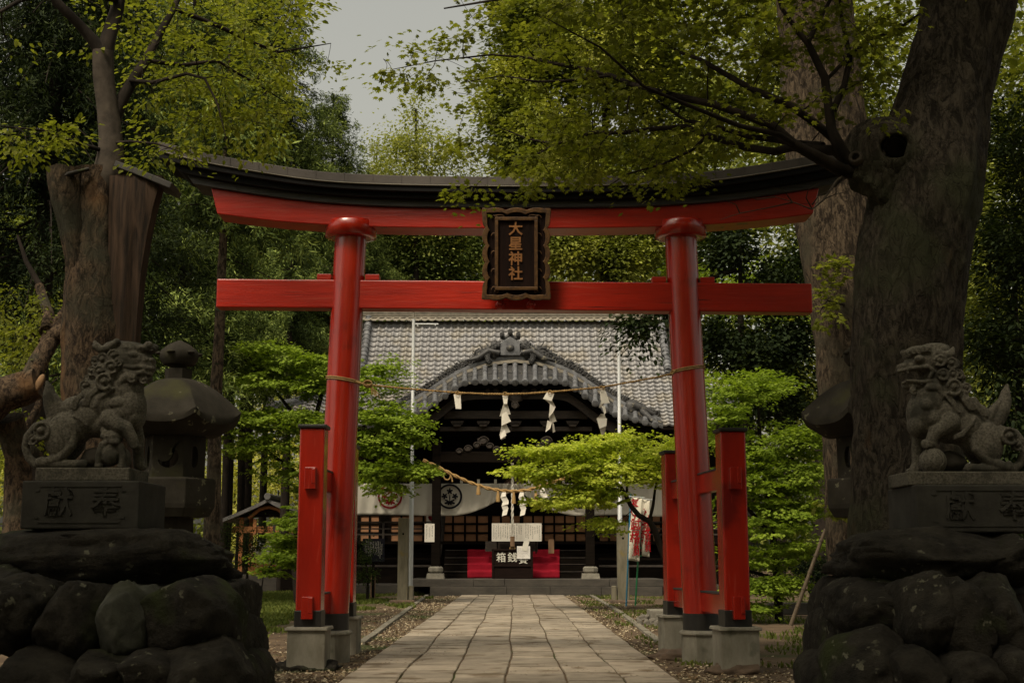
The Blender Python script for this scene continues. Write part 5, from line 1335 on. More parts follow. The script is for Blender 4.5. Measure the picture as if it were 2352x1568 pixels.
# black notice board on a wooden stake left of the hall steps
ny = 48.0; p = P(858, 1263, ny)
t = thing('sign_board', (P(855, 1380, ny).x, ny, 0), 'black board with columns of white writing, low at the left of the hall', 'sign board')
m = MB(); m.box(p, (.80, .05, .84)); m.build('board_panel', 'crest_black', t, bevel=.01)
scribble(t, p.x - .33, p.x + .33, p.z - .36, p.z + .34, ny - .028, 11, 21, 1, .42, m='white_lettering')
m = MB(); m.box((p.x, ny + .06, p.z / 2 - .2), (.1, .08, p.z - .2)); m.build('board_post', 'hall_timber', t)
gy_ = gY(1374); p = P(856, 1374, gy_); zt_ = P(856, 1316, gy_).z
m = MB(); m.box((p.x, gy_, zt_ / 2 - .05), (.17, .12, zt_ + .1)); m.build('wooden_stake', 'stake_wood', None, label='short pale wooden stake in the grass left of the stone post', cat='stake', bevel=.01)

# ------------------------------------------------------------------ flagpoles and their stone posts
def flagpole(xt, yt, xb, yb, Y, arm, label):
    t = thing('flagpole', P(xb, yb, Y) * 1.0, label, 'flagpole', 'white flagpoles in front of the hall')
    a_, b_ = P(xb, yb, Y), P(xt, yt, Y); m = MB(); m.tube([a_, a_.lerp(b_, .45), a_.lerp(b_, .451), b_], [.078, .075, .060, .056], seg=14); m.build('pole', 'painted_steel', t)
    m = MB(); m.tube([b_, b_ + Vector((0, 0, .28))], .03, seg=8); m.ell(b_ + Vector((0, 0, .42)), (.14, .14, .10)); m.build('finial', 'ridge_tile', t)
    if arm: m = MB(); c = P(xt + 3, 744, Y); m.tube([c, P(1007, 744.5, Y)], .03, seg=8); m.tube([c + Vector((.1, 0, -.08)), c + Vector((.1, 0, .02))], .03, seg=6); m.tube([P(1000, 748, Y), P(1000, 744, Y)], .03, seg=6); m.build('cross_arm', 'painted_steel', t)
FY = gY(1382) + .25
flagpole(950, 733, 943, 1352, FY, True, 'white flagpole with a short arm, rising behind the left stone post')
flagpole(1421, 752, 1425, 1352, FY, False, 'white flagpole without an arm, rising behind the right stone post')
for (x0, x1, yt, yb, Y, lb) in ((912, 936, 1189, 1382, gY(1384), 'square mossy stone post at the foot of the left flagpole'), (1420, 1446, 1199, 1379, gY(1384), 'square grey stone post at the foot of the right flagpole')):
    a_, b_ = P(x0, yb, Y), P(x1, yb, Y); zt_ = P(x0, yt, Y).z
    t = thing('stone_post', ((a_.x + b_.x) / 2, Y, 0), lb, 'stone post', 'stone posts at the flagpoles')
    m = MB(); m.box(((a_.x + b_.x) / 2, Y + .18, zt_ / 2 - .1), (b_.x - a_.x, .36, zt_ + .2)); m.build('shaft', 'gate_post_stone', t, bevel=.02)
    m = MB(); m.tube([((a_.x + b_.x) / 2, Y - .003, zt_ - .52), ((a_.x + b_.x) / 2, Y + .05, zt_ - .52)], .035, seg=10); m.build('bolt_hole_shade', 'hole_shade_black', t)  # black disc painting the shade of a hole, nothing is bored
    m = MB(); m.box(((a_.x + b_.x) / 2, Y + .1, .02), (.85, .7, .16)); m.build('base_slab', 'root_stone', t, bevel=.05)
    m = MB(); m.box((b_.x + .1 if x0 < 1000 else a_.x - .12, Y + .2, .2), (.16, .3, .7)); m.build('side_block', 'gate_post_stone', t, bevel=.02)

# ------------------------------------------------------------------ prayer banners
BY = 40.8
def banner(pole, xt, xb, yt, yb, cx0, cx1, cyt, cyb, lb, mt, tilt, chars, n0, dY=0.0, shear=0.0, loops='blue_plastic'):
    Y = BY + dY
    t = thing('prayer_banner', (P(xb, yb, Y).x, Y, 0), lb, 'banner', 'white prayer banners beside the right stone post')
    a_, b_ = P(xb, yb, Y), P(xt, yt, Y); m = MB(); m.tube([Vector((a_.x, Y, -.05)), b_], .026, seg=8); m.build('pole', mt, t)
    m = MB(); 
    def fn(u, v):
        x = cx0 + (cx1 - cx0) * u + shear * v; y = cyt + (cyb - cyt) * v + 3 * u
        p = P(x, y, Y - .05); return Vector((p.x, p.y + .05 * math.sin(u * 4 + v * 5) , p.z))
    m.grid(fn, 8, 24); cl = m.build('banner_cloth', 'banner_cloth', t, solid=.004)
    m = MB(); m.tube([fn(0, 0) + Vector((-.05, 0, .02)), fn(1, 0) + Vector((.08, 0, .02))], .014, seg=6); m.build('top_rod', 'painted_steel', t)
    m = MB()
    for k in range(8):
        v = k / 7; p = fn(0, v); pp = a_.lerp(b_, (p.z - a_.z) / (b_.z - a_.z)); m.beam(p, (pp.x, pp.y, p.z), .02, .05)
    m.build('loops', loops, t, kind='stuff')
    for i, ch in enumerate(chars):
        v = n0 + i * (.96 - n0) / len(chars); p = fn(.5, v)
        m = MB()
        if ch == 'o':
            m.tube([p + Vector((math.cos(a) * .15, -.012, math.sin(a) * .15)) for a in np.linspace(0, 2 * math.pi, 25)], .016, seg=6)
        else: m.text(ch, .34, FACE((p.x, p.y - .012, p.z)), depth=.012, bold=.006)
        m.build('red_character', 'red_lettering', cl)
    return t
banner('b', 1449, 1438, 1133, 1384, 1449, 1475, 1141, 1286, 'front white banner with red characters on a blue pole', 'blue_plastic', 0, '神o入試合格祈願', .10, 0.0, -6)
banner('g', 1474, 1459, 1140, 1388, 1474, 1492, 1146, 1276, 'rear white banner with red characters on a green pole', 'green_plastic', 0, '入試合格祈願', .25, .22, 0, loops='green_plastic')

# ------------------------------------------------------------------ small pavilion among the trees on the left
VY = 60.0; q_ = VY / F; px_ = P(625, 1300, VY).x
t = thing('water_pavilion', (px_, VY, 0), 'small open pavilion with a gabled roof and orange timber among the trees', 'pavilion')
za, zb2 = P(625, 1147, VY).z, P(625, 1192, VY).z; hwp = 98 * q_
for s in (-1, 1):
    m = MB(); n2 = 10; vs = []
    for i in range(n2 + 1):
        u = i / n2; x = px_ + s * hwp * u; z = za + (zb2 - za) * (u ** .88)
        for yy in (VY - 1.6, VY + 1.6):
            vs += [(x, yy, z), (x, yy, z - .16)]
    m.add(vs, [(i * 4, i * 4 + 2, i * 4 + 6, i * 4 + 4) for i in range(n2)] + [(i * 4 + 1, i * 4 + 5, i * 4 + 7, i * 4 + 3) for i in range(n2)] + [(i * 4, i * 4 + 4, i * 4 + 5, i * 4 + 1) for i in range(n2)] + [(n2 * 4, n2 * 4 + 2, n2 * 4 + 3, n2 * 4 + 1)]); m.build('roof_slope', 'pavilion_roof_sheet', t)
m = MB(); m.tube([(px_, VY - 1.7, za + .08), (px_, VY + 1.7, za + .08)], .15, seg=10); m.build('ridge_cap', 'pavilion_roof_sheet', t)
m = MB(); m.prism([(px_ - hwp * .8, zb2 + .05), (px_ + hwp * .8, zb2 + .05), (px_, za - .2)], VY - 1.2, VY - 1.1); m.build('gable_infill', 'hall_timber', t)
zb3 = P(625, 1217, VY).z
m = MB(); m.box((px_, VY - 1.1, zb3), (hwp * 1.65, .16, .28)); m.build('front_beam', 'pavilion_wood', t)
m = MB(); m.tube([(px_ - .9, VY - 1.2, zb3 + .5), (px_ - .4, VY - 1.2, zb3 + .9), (px_, VY - 1.2, zb3 + 1.0), (px_ + .4, VY - 1.2, zb3 + .9), (px_ + .9, VY - 1.2, zb3 + .5)], .09, seg=6); m.build('curved_strut', 'pavilion_wood', t)
for s in (-1, 1):
    for d in (-1.1, 1.1): m = MB(); m.box((px_ + s * hwp * .62, VY + d, (zb3 + .4) / 2 + .15), (.17, .17, zb3 + .5)); m.build('post', 'pavilion_wood', t)
    for d in (-1.1,): m = MB(); m.box((px_ + s * .6, VY + d - .12, zb3 + .12), (.14, .1, .7)); m.build('tie_post', 'pavilion_wood', t)
m = MB(); m.box((px_, VY + .8, 1.2), (hwp * 1.2, .08, 1.5)); m.build('rear_screen', 'pavilion_wood', t)
m = MB(); m.box((px_ + .8, VY - 1.2, .28), (4.4, 1.2, .9)); m.build('stone_trough', 'platform_stone', t, bevel=.03)
# ------------------------------------------------------------------ ground, path, edging, litter, grass
def ground_mat():
    m = mat('soil', (0.13, 0.092, 0.058), (0.065, 0.045, 0.030), rough=.95, scale=1.2, bump=.6, bscale=12, bdist=.03, spec=.15, moss=((0.05, 0.062, 0.02), .55, .54))
    return m
ground_mat()
xsg = np.concatenate([np.linspace(-260, -16, 14), np.linspace(-15, 15, 151), np.linspace(16, 260, 14)])
ysg = np.concatenate([np.linspace(-120, 7, 12), np.linspace(8, 60, 210), np.linspace(61, 130, 40), np.linspace(140, 420, 12)])
vs = []
for y in ysg:
    for x in xsg:
        z = 0.035 * noise.noise(Vector((x * .5, y * .5, 0))) + .014 * noise.noise(Vector((x * 2.3, y * 2.3, 4)))
        ax = abs(x + .07 - .0017 * y)
        z = z * min(1, max(0, (ax - 1.9) / .8)) - .012
        if y > 75: z += (y - 75) * .012
        vs.append((x, y, z))
nx_ = len(xsg); fs = [(j * nx_ + i, j * nx_ + i + 1, (j + 1) * nx_ + i + 1, (j + 1) * nx_ + i) for j in range(len(ysg) - 1) for i in range(nx_ - 1)]
m = MB(); m.add(vs, fs, True); m.build('ground', 'soil', None, kind='structure', origin=(0, 0, 0))
# stone path: six columns of slabs with wandering joints
def pcx(Y): return -.065 + .0017 * Y
cols_ = []
for c in range(7):
    base = -1.995 + 3.99 * c / 6
    cols_.append((base, c * 2.7))
def jx(c, Y):
    b_, s = cols_[c]; amp = .035 if 0 < c < 6 else .008
    return pcx(Y) + b_ + amp * noise.noise(Vector((Y * .22, s, 0))) * 1.8 + (.012 if 0 < c < 6 else .006) * noise.noise(Vector((Y * 1.2, s, 3)))
m = MB(); tones_ = []
for c in range(6):
    y = 3.0 + rnd.random()
    while y < 51.85:
        ln = rnd.choice([.45, .6, .75, .9, .9, 1.1]); y1 = min(y + ln, 51.9); g = .014
        zz = .038 + rnd.uniform(-.009, .009); pt = rnd.uniform(-.008, .008); n2 = 5; vs = []
        tl = rnd.uniform(-.003, .003)
        for k in range(n2 + 1):
            yy = y + g + (y1 - y - 2 * g) * k / n2; xl = jx(c, yy) + .013; xr = jx(c + 1, yy) - .013
            for (xx, z) in ((xl, -.03), (xl, zz - .008), (xl + .012, zz), (xr - .012, zz + tl), (xr, zz - .008 + tl), (xr, -.03)):
                dz = -.008 if (k in (0, n2) and z > 0) else 0
                vs.append((xx, yy, z + dz + (pt * (k / n2 - .5) if z > 0 else 0)))
        fs = [(k * 6 + i, k * 6 + i + 1, k * 6 + 7 + i, k * 6 + 6 + i) for k in range(n2) for i in range(5)] + [(0, 5, 4, 3, 2, 1), tuple(n2 * 6 + i for i in (0, 1, 2, 3, 4, 5))]
        m.add(vs, [f_[::-1] for f_ in fs]); y = y1; tones_ += [rnd.random()] * len(fs)
po = m.build('path', 'path_stone', None, kind='structure', origin=(0, 0, 0)); ta_ = po.data.attributes.new('tone', 'FLOAT', 'FACE'); ta_.data.foreach_set('value', tones_)
m = MB(); m.box((0, 27.5, .0), (3.98, 48.8, .028)); m.build('path_bed', 'soil', None, kind='structure', origin=(0, 27, 0))
for nm, pts_ in (('left', [(829, 1479.4), (905, 1424), (991, 1360)]), ('right', [(1515, 1476), (1423, 1406), (1345, 1360)])):
    G = [P(x, y, gY(y)) for x, y in pts_]
    for a_, b_ in zip(G[:-1], G[1:]):
        m = MB(); k = 0; L_ = (b_ - a_).length; d = (b_ - a_).normalized(); s = 0
        while s < L_ - .1:
            e = min(s + rnd.uniform(1.2, 2.0), L_); m.beam(a_ + d * s + Vector((0, 0, .0)), a_ + d * (e - .02) + Vector((0, 0, .0 + rnd.uniform(-.01, .01))), .13, .09); s = e
        o = m.build('kerb', 'curb_stone', None, kind='structure')
# leaf litter and petals beside the path
def scatter(n, fn):
    out = []
    while len(out) < n:
        p = fn()
        if p is not None: out.append(p)
    return np.array(out)
def ground_z(x, y):
    z = 0.035 * noise.noise(Vector((x * .5, y * .5, 0))) + .014 * noise.noise(Vector((x * 2.3, y * 2.3, 4)))
    return z * min(1, max(0, (abs(x + .07 - .0017 * y) - 1.9) / .8)) - .012
def lit():
    y = 14 + 38 * rnd.random() ** 1.5; s = rnd.choice((-1, 1)); x = pcx(y) + s * (2.0 + abs(rnd.gauss(0, 1.1)))
    if noise.noise(Vector((x * .9, y * .4, 2))) < -.15 and rnd.random() < .7: return None
    return (x, y, ground_z(x, y) + .012)
def lit2():
    y = 13 + 38 * rnd.random(); x = pcx(y) + rnd.uniform(-1.97, 1.97)
    if noise.noise(Vector((x * 1.1, y * .5, 9))) < .12: return None
    return (x, y, .047)
p = scatter(17000, lit); n_ = len(p); d = rdir(n_); d[:, 2] *= .25
leaves('leaf_litter', p, d, np.tile([0, 0, 1.], (n_, 1)) + .5 * rdir(n_), nr.uniform(.025, .07, n_), 'litter', tone=nr.random(n_) ** .8, kind='stuff')
p = scatter(1100, lit2); n_ = len(p); d = rdir(n_); d[:, 2] *= .1
leaves('fallen_bits', p, d, np.tile([0, 0, 1.], (n_, 1)) + .2 * rdir(n_), nr.uniform(.02, .05, n_), 'litter', tone=nr.random(n_) * .7, kind='stuff')
# grass
def gr_left():
    y = 23 + 34 * rnd.random() ** 1.2; x = rnd.uniform(-15, -2.9)
    if x > -5.2 and noise.noise(Vector((x * .8, y * .5, 7))) < -.02 + (x + 5.2) * .22: return None
    if y < 27 and rnd.random() < .6: return None
    return (x, y, ground_z(x, y))
def gr_right():
    y = 18 + 36 * rnd.random(); x = rnd.uniform(2.3, 12)
    if noise.noise(Vector((x * .7, y * .4, 17))) < .08: return None
    return (x, y, ground_z(x, y))
for fn, n_, nm, h in ((gr_left, 52000, 'lawn_grass', .11), (gr_right, 9000, 'sparse_grass', .08)):
    p = scatter(n_, fn); d = nr.normal(size=(n_, 3)) * .45; d[:, 2] = 1
    tn = np.clip(nr.random(n_) * .6 + .25 * np.array([noise.noise(Vector((a[0] * .5, a[1] * .3, 1))) for a in p]) + .2, 0, 1)
    leaves(nm, p, d, rdir(n_), nr.uniform(.5, 1.3, n_) * h, 'grass_blade', shape='needle', tone=tn, kind='stuff')
# flat rocks and pebbles by the gate footings
def rockthing(x, y, w_, hgt, lb, mt='root_stone', Y=None, seed=1, name='ground_rock'):
    Y = Y or gY(y); c = P(x, y, Y); q_ = Y / F
    b = MB(); b.ell((c.x, Y + w_ * q_ * .3, .0), (w_ * q_, w_ * q_ * .7, hgt), nz=.45, nf=2.2, seed=seed, nu=28, nv=18); return b.build(name, mt, None, label=lb, cat='rock')
rockthing(1560, 1512, 62, .13, 'flat brown rock between the footings of the right gate pillar', seed=2)
rockthing(1690, 1545, 62, .15, 'mossy low rock in front of the nearest right footing', seed=3)
rockthing(1550, 1489, 40, .12, 'cracked dark rock under the rear right footing', seed=5)
rockthing(700, 1538, 75, .14, 'low earth-covered rock at the nearest left footing', seed=4, mt='boulder_stone')
rockthing(1395, 1362, 10, .28, 'small upright stone at the right end of the shrine platform', seed=9, mt='plinth_stone')
for i, (x, y, r) in enumerate(((1478, 1424, 14), (1494, 1420, 10), (1500, 1432, 11), (1486, 1436, 9), (1511, 1438, 10), (1470, 1436, 7))):
    rockthing(x, y, r, .13, ['largest rounded pebble left of the grey slab by the right pillar', 'pale pebble directly beside the slab near the right pillar', 'grey pebble below the slab near the right pillar', 'small pebble in the middle of the cluster near the right pillar', 'pebble nearest the rear right footing', 'leftmost small pebble of the cluster near the right pillar'][i], mt='pebble', seed=i + .5, name='pebble')
c = P(1518, 1425, gY(1425)); m = MB(); m.box((c.x, c.y + .5, .13), (.45, 1.0, .22)); m.build('stone_slab', 'plinth_stone', None, label='pale rectangular stone slab lying behind the rear right footing', cat='slab', bevel=.02)
c = P(1850, 1392, 34); m = MB(); m.box((c.x, 34, .18), (1.9, .3, .3)); m.build('stone_bench', 'platform_stone', None, label='low grey stone beam lying behind the leaning pole on the right', cat='stone beam', bevel=.02)
# ------------------------------------------------------------------ trees
class Grow:
    """grows twigs from a set of limbs to target points"""
    def __init__(s): s.pts = []; s.rad = []; s.tubes = []
    def limb(s, pts, rad, n=6):
        for i in range(len(pts) - 1):
            for k in range(n):
                t = k / n; s.pts.append(pts[i].lerp(pts[i + 1], t)); s.rad.append(rad[i] * (1 - t) + rad[i + 1] * t)
        s.pts.append(pts[-1]); s.rad.append(rad[-1])
    def to(s, tgt, sag=.05, r0=.012, r1=.004, maxr=None, jit=.08, bias=None):
        A = np.array([tuple(p) for p in s.pts]); d = np.linalg.norm(A - np.array(tuple(tgt)), axis=1)
        i = int(np.argmin(d)); b = s.pts[i]; L_ = d[i]
        if L_ < .03: return b
        rr = min(s.rad[i] * .75, r0 + .006 * L_) if maxr is None else min(s.rad[i] * .8, maxr)
        n = 5; q = [b]
        o1 = Vector((rnd.uniform(-1, 1), rnd.uniform(-1, 1), rnd.uniform(-.6, .6))) * jit * L_
        for k in range(1, n + 1):
            t = k / n; q.append(b.lerp(tgt, t) + o1 * math.sin(math.pi * t) + Vector((0, 0, sag * L_ * math.sin(math.pi * t))))
        rs = [rr + (r1 - rr) * (k / n) for k in range(n + 1)]
        s.tubes.append((q, rs))
        for k in range(1, n + 1): s.pts.append(q[k]); s.rad.append(rs[k])
        return b
    def emit(s, mb, seg=4):
        for q, rs in s.tubes: mb.tube(q, rs, seg=seg, cap=False)

def spray_arrays(tg, outd, r, n, thick=.12, droop=.25):
    """leaves of flat sprays: tg (k,3) centres, outd (k,3) outward directions"""
    k = len(tg); N_ = k * n
    a = nr.uniform(0, 2 * np.pi, N_); rr = np.sqrt(nr.random(N_)) * np.repeat(r, n)
    c = np.repeat(tg, n, 0); R_ = np.repeat(r, n)
    o = np.repeat(outd, n, 0); oh = norm(outd * np.array([1, 1, 0]) + 1e-5); sh = np.stack([-oh[:, 1], oh[:, 0], np.zeros(k)], 1); asp = nr.uniform(.55, .9, k); tl = nr.normal(size=(k, 2)) * .22
    ca, sa_ = np.cos(a) * rr / np.sqrt(np.repeat(asp, n)), np.sin(a) * rr * np.sqrt(np.repeat(asp, n))
    off = np.repeat(oh, n, 0) * ca[:, None] + np.repeat(sh, n, 0) * sa_[:, None]
    off[:, 2] = ca * np.repeat(tl[:, 0], n) + sa_ * np.repeat(tl[:, 1], n) + nr.normal(size=N_) * thick * R_ - droop * rr ** 2 / R_
    pos = c + off
    d = norm(off * np.array([1, 1, 0]) + 1e-4) * .7 + o * .6 + rdir(N_) * .35; d[:, 2] -= .35
    up = np.tile([0, 0, 1.], (N_, 1)) + rdir(N_) * .45
    return pos, d, up

def canopy(root, limbs, targets, leafm, leafsz, per, rad, barkm, shape='simple', thick=.15, droop=.25, tone=None, twig=.012, crown='crown', seg=4, trunkname='branches', outc=None, extra=None):
    g = Grow(); mb = MB()
    for pts, rs in limbs:
        mb.tube(pts, rs, seg=9, wob=.12); g.limb(pts, rs)
    targets = list(targets)
    A = np.array([tuple(p) for p in g.pts]); T = np.array([tuple(t) for t in targets])
    dd = [np.min(np.linalg.norm(A - t, axis=1)) for t in T]
    order = np.argsort(dd); outs = np.zeros((len(T), 3))
    for i in order:
        b = g.to(targets[i], r0=twig); v = T[i] - np.array(tuple(b)); outs[i] = v / (np.linalg.norm(v) + 1e-6)
    g.emit(mb, seg)
    mb.build(trunkname, barkm, root)
    R_ = np.array([rad * rnd.choice((.45, .7, .9, 1.1, 1.5)) for _ in targets])
    pos, d, up = spray_arrays(T, outs, R_, per, thick, droop)
    n_ = len(pos)
    tn = nr.random(n_) * .6 + np.repeat(nr.random(len(T)), per) * .4 if tone is None else tone(pos)
    return leaves(crown, pos, d, up, nr.uniform(.7, 1.25, n_) * leafsz, leafm, shape=shape, tone=tn, parent=root)

def in_px(x0, x1, y0, y1, Y0, Y1): return P(rnd.uniform(x0, x1), rnd.uniform(y0, y1), rnd.uniform(Y0, Y1))
def blob_targets(blobs):
    """blobs: (x, y, Y, rx px, ry px, depth m, count) filled ellipsoids in the view"""
    out = []
    for (x, y, Y, rx, ry, dp, n) in blobs:
        for _ in range(n):
            v = Vector((rnd.gauss(0, 1), rnd.gauss(0, 1), rnd.gauss(0, 1))).normalized() * rnd.random() ** .4
            out.append(P(x + v.x * rx, y + v.y * ry, Y + v.z * dp))
    return out

def pixlimb(spec, rad):
    return ([P(*s) for s in spec], rad if hasattr(rad, '__len__') else list(np.linspace(rad, rad * .4, len(spec))))

def trunk_mesh(spec, seg=40, sub=6, rough=.05, freq=1.6, ridges=0.0, lobes=None):
    """big trunk: spec of (centre x px, y px, Y, radius m); organic cross-section; returns MB"""
    C_ = [P(x, y, Y) for x, y, Y, r in spec]; Rr = [s[3] for s in spec]; pts = []; rs = []
    for i in range(len(C_) - 1):
        for k in range(sub):
            t = k / sub; i0 = max(i - 1, 0); i2 = min(i + 2, len(C_) - 1)
            def cr(a, b, c, d): return b + (c - a) * .5 * t + (a - b * 2.5 + c * 2 - d * .5) * t * t + ((b - c) * 1.5 + (d - a) * .5) * t ** 3
            pts.append(cr(C_[i0], C_[i], C_[i + 1], C_[i2])); rs.append(cr(Rr[i0], Rr[i], Rr[i + 1], Rr[i2]))
    pts.append(C_[-1]); rs.append(Rr[-1]); vs = []
    for p, r in zip(pts, rs):
        for k in range(seg):
            a = 2 * math.pi * k / seg; d = Vector((math.cos(a), math.sin(a), 0))
            q = p + d * r
            w_ = 1 + rough * 1.6 * noise.noise(Vector((d.x * 1.3, d.y * 1.3, p.z * .35 * freq))) + rough * noise.noise(Vector((d.x * 3.2, d.y * 3.2, p.z * freq)))
            w_ += rough * .45 * noise.noise(Vector((q.x * 7, q.y * 7, q.z * 3.5))) + rough * .40 * noise.noise(Vector((q.x * 18, q.y * 18, q.z * 7)))
            if ridges: w_ += ridges * noise.noise(Vector((math.cos(a) * 5, math.sin(a) * 5, p.z * .25)))
            vs.append(p + d * r * w_)
    m_ = MB(); n_ = len(pts)
    m_.add(vs, [(j * seg + k, j * seg + (k + 1) % seg, (j + 1) * seg + (k + 1) % seg, (j + 1) * seg + k) for j in range(n_ - 1) for k in range(seg)][::1], True)
    m_.add(vs[:seg], [tuple(range(seg))]); m_.add(vs[-seg:], [tuple(range(seg))])
    return m_

tree_two = False
# ---- the thick tree at right, in front of the gate
RT = 13.6
t = thing('tree', (P(2080, 1300, RT).x, RT, 0), 'thick grey-barked tree at right with a round hollow and long limbs reaching over the gate', 'tree')
rt_ = t; s_ = RT / F
b = trunk_mesh([(2083, 1640, RT, .66), (2083, 1420, RT, .60), (2083, 1200, RT, .575), (2082, 1000, RT, .575), (2083, 800, RT, .58), (2100, 600, RT, .585), (2118, 480, RT, .60), (2135, 380, RT, .60), (2160, 250, RT, .53), (2195, 120, RT, .49), (2225, -20, RT, .50), (2250, -200, RT, .46), (2270, -420, RT, .40), (2290, -700, RT, .3)], seg=160, sub=22, rough=.07)
b.build('trunk', 'bark_grey', t)
# burr and hollow
hc = P(2062, 333, RT - .50)
m = MB(); N_ = 30; rows = [(.50, .36), (.40, .20), (.30, .10), (.22, .05), (.165, .04), (.14, .06), (.13, .12), (.12, .25)]
vs = []
for r_, dy in rows:
    for k in range(N_):
        a = 2 * math.pi * k / N_; w_ = 1 + .10 * noise.noise(Vector((math.cos(a), math.sin(a), r_ * 3)))
        vs.append(hc + Vector((math.cos(a) * r_ * w_ * 1.05, dy + .12 * math.cos(a) * -.3, math.sin(a) * r_ * w_ * .92)))
m.add(vs, [(j * N_ + k, j * N_ + (k + 1) % N_, (j + 1) * N_ + (k + 1) % N_, (j + 1) * N_ + k) for j in range(len(rows) - 1) for k in range(N_)], True); hol = m.build('hollow_rim', 'bark_grey', t)
m = MB(); m.ell(hc + Vector((.01, .075, 0)), (.14, .02, .12)); m.build('hollow_shade_disc', 'hole_shade_black', hol)  # black disc: the shade inside the hollow put into its colour
m = MB(); kc = P(1985, 392, RT - .1)
for (x, y, r_) in ((2012, 405, .25), (1988, 397, .17), (2035, 415, .24), (2035, 445, .22), (1974, 388, .11), (2025, 378, .20), (2050, 480, .20)): p = P(x, y, RT - .18); m.ell(p, (r_, r_, r_), nz=.4, nf=2, seed=x, nu=20, nv=14)
remeshed('limb_burr', m, 'bark_grey', t, .022, 3)
m = MB(); kn = P(1967, 366, RT - .30)
m.lathe(kn, [(.085, .0), (.075, .05), (.055, .065), (.04, .045), (.035, .0)], seg=16, M=Matrix.Rotation(R(70), 3, 'X') @ Matrix.Rotation(R(-25), 3, 'Y')); hol2 = m.build('knot', 'bark_smooth', t)
Y0 = RT - .15
LB = [
 pixlimb([(1985, 395, Y0), (1935, 392, Y0 - .1), (1887, 366, Y0 - .2), (1822, 330, Y0 - .3), (1775, 290, Y0 - .4), (1728, 270, Y0 - .4), (1640, 240, Y0 - .3), (1557, 222, Y0), (1455, 196, Y0 + .3), (1403, 174, Y0 + .5), (1335, 157, Y0 + .7), (1267, 145, Y0 + .9), (1215, 133, Y0 + 1.0), (1130, 126, Y0 + 1.2), (1000, 140, Y0 + 1.4), (900, 160, Y0 + 1.5)], [.10, .078, .066, .055, .05, .045, .04, .036, .032, .028, .024, .02, .016, .012, .008, .004]),
 pixlimb([(1960, 385, Y0), (1920, 345, Y0 + .1), (1880, 345, Y0 + .3), (1821, 338, Y0 + .4), (1780, 348, Y0 + .6), (1711, 338, Y0 + .8), (1625, 311, Y0 + 1), (1574, 290, Y0 + 1.1), (1500, 296, Y0 + 1.3), (1430, 305, Y0 + 1.4), (1362, 304, Y0 + 1.6), (1277, 331, Y0 + 1.8), (1215, 320, Y0 + 2), (1123, 284, Y0 + 2.2)], [.07, .062, .055, .05, .046, .042, .038, .032, .028, .026, .022, .018, .012, .005]),
 pixlimb([(1890, 335, Y0 + .3), (1830, 330, Y0 + .6), (1780, 321, Y0 + .8), (1721, 314, Y0 + 1), (1643, 290, Y0 + 1.3), (1574, 277, Y0 + 1.5), (1540, 253, Y0 + 1.6), (1500, 225, Y0 + 1.7)], [.045, .04, .036, .032, .028, .022, .016, .006]),
 pixlimb([(1920, 323, Y0 + .05), (1868, 280, Y0 - .1), (1805, 237, Y0 - .2), (1728, 205, Y0), (1660, 167, Y0 + .2), (1608, 137, Y0 + .4), (1560, 120, Y0 + .5), (1480, 70, Y0 + .6)], [.05, .044, .04, .035, .03, .025, .018, .006]),
 pixlimb([(1403, 174, Y0 + .5), (1301, 186, Y0 + .7), (1232, 188, Y0 + .9), (1154, 174, Y0 + 1), (1060, 190, Y0 + 1.2)], [.018, .016, .013, .009, .004]),
 pixlimb([(1966, 392, Y0), (1947, 372, Y0 - .1), (1920, 323, Y0 - .1), (1910, 297, Y0 - .1), (1894, 178, Y0 - .2), (1855, 99, Y0 - .3), (1835, 76, Y0 - .3), (1795, 20, Y0 - .4), (1770, -60, Y0 - .4)], [.08, .072, .062, .055, .045, .036, .03, .02, .01]),
 pixlimb([(1855, 99, Y0 - .3), (1871, 66, Y0 - .2), (1907, 0, Y0 - .1), (1930, -80, Y0)], [.03, .026, .02, .008]),
 pixlimb([(1914, 254, Y0), (1940, 194, Y0 + .1), (1953, 132, Y0 + .2), (1934, 49, Y0 + .2), (1925, -40, Y0 + .2)], [.04, .035, .03, .022, .01]),
 pixlimb([(1900, 182, Y0 - .1), (1960, 120, Y0 + .2), (2000, 90, Y0 + .5), (2060, 70, Y0 + .7), (2130, 20, Y0 + .8), (2180, -10, Y0 + .9)], [.022, .022, .02, .018, .014, .008]),
 pixlimb([(1277, 331, Y0 + 1.8), (1230, 356, Y0 + 1.9), (1180, 385, Y0 + 2.1), (1110, 410, Y0 + 2.3)], [.016, .012, .008, .003]),
 pixlimb([(1625, 311, Y0 + 1), (1590, 345, Y0 + 1.1), (1520, 378, Y0 + 1.2), (1440, 400, Y0 + 1.3), (1390, 432, Y0 + 1.4)], [.022, .018, .013, .009, .004]),
 pixlimb([(1822, 330, Y0 - .3), (1790, 310, Y0 - .6), (1700, 290, Y0 - 1), (1600, 250, Y0 - 1.4), (1480, 200, Y0 - 1.8), (1380, 110, Y0 - 2), (1250, 40, Y0 - 2)], [.035, .03, .025, .02, .015, .01, .004]),
 pixlimb([(2090, -150, RT), (1900, -140, RT - .6), (1650, -90, RT - .8), (1400, -40, RT - .6), (1200, -10, RT), (1020, 20, RT + .5)], [.09, .07, .05, .035, .02, .008]),
]
tg = []
def addT(x0, x1, y0, y1, n, Y0_, Y1_, cond=None):
    k = 0
    while k < n:
        x, y = rnd.uniform(x0, x1), rnd.uniform(y0, y1)
        if cond and not cond(x, y): continue
        tg.append(P(x, y, rnd.uniform(Y0_, Y1_))); k += 1
dens = lambda x, y: noise.noise(Vector((x * .011, y * .02, 3))) > -.12
addT(1205, 2080, -60, 130, 150, 12.2, 16, dens)
addT(1190, 1800, 110, 330, 95, 13.0, 16.5, dens)
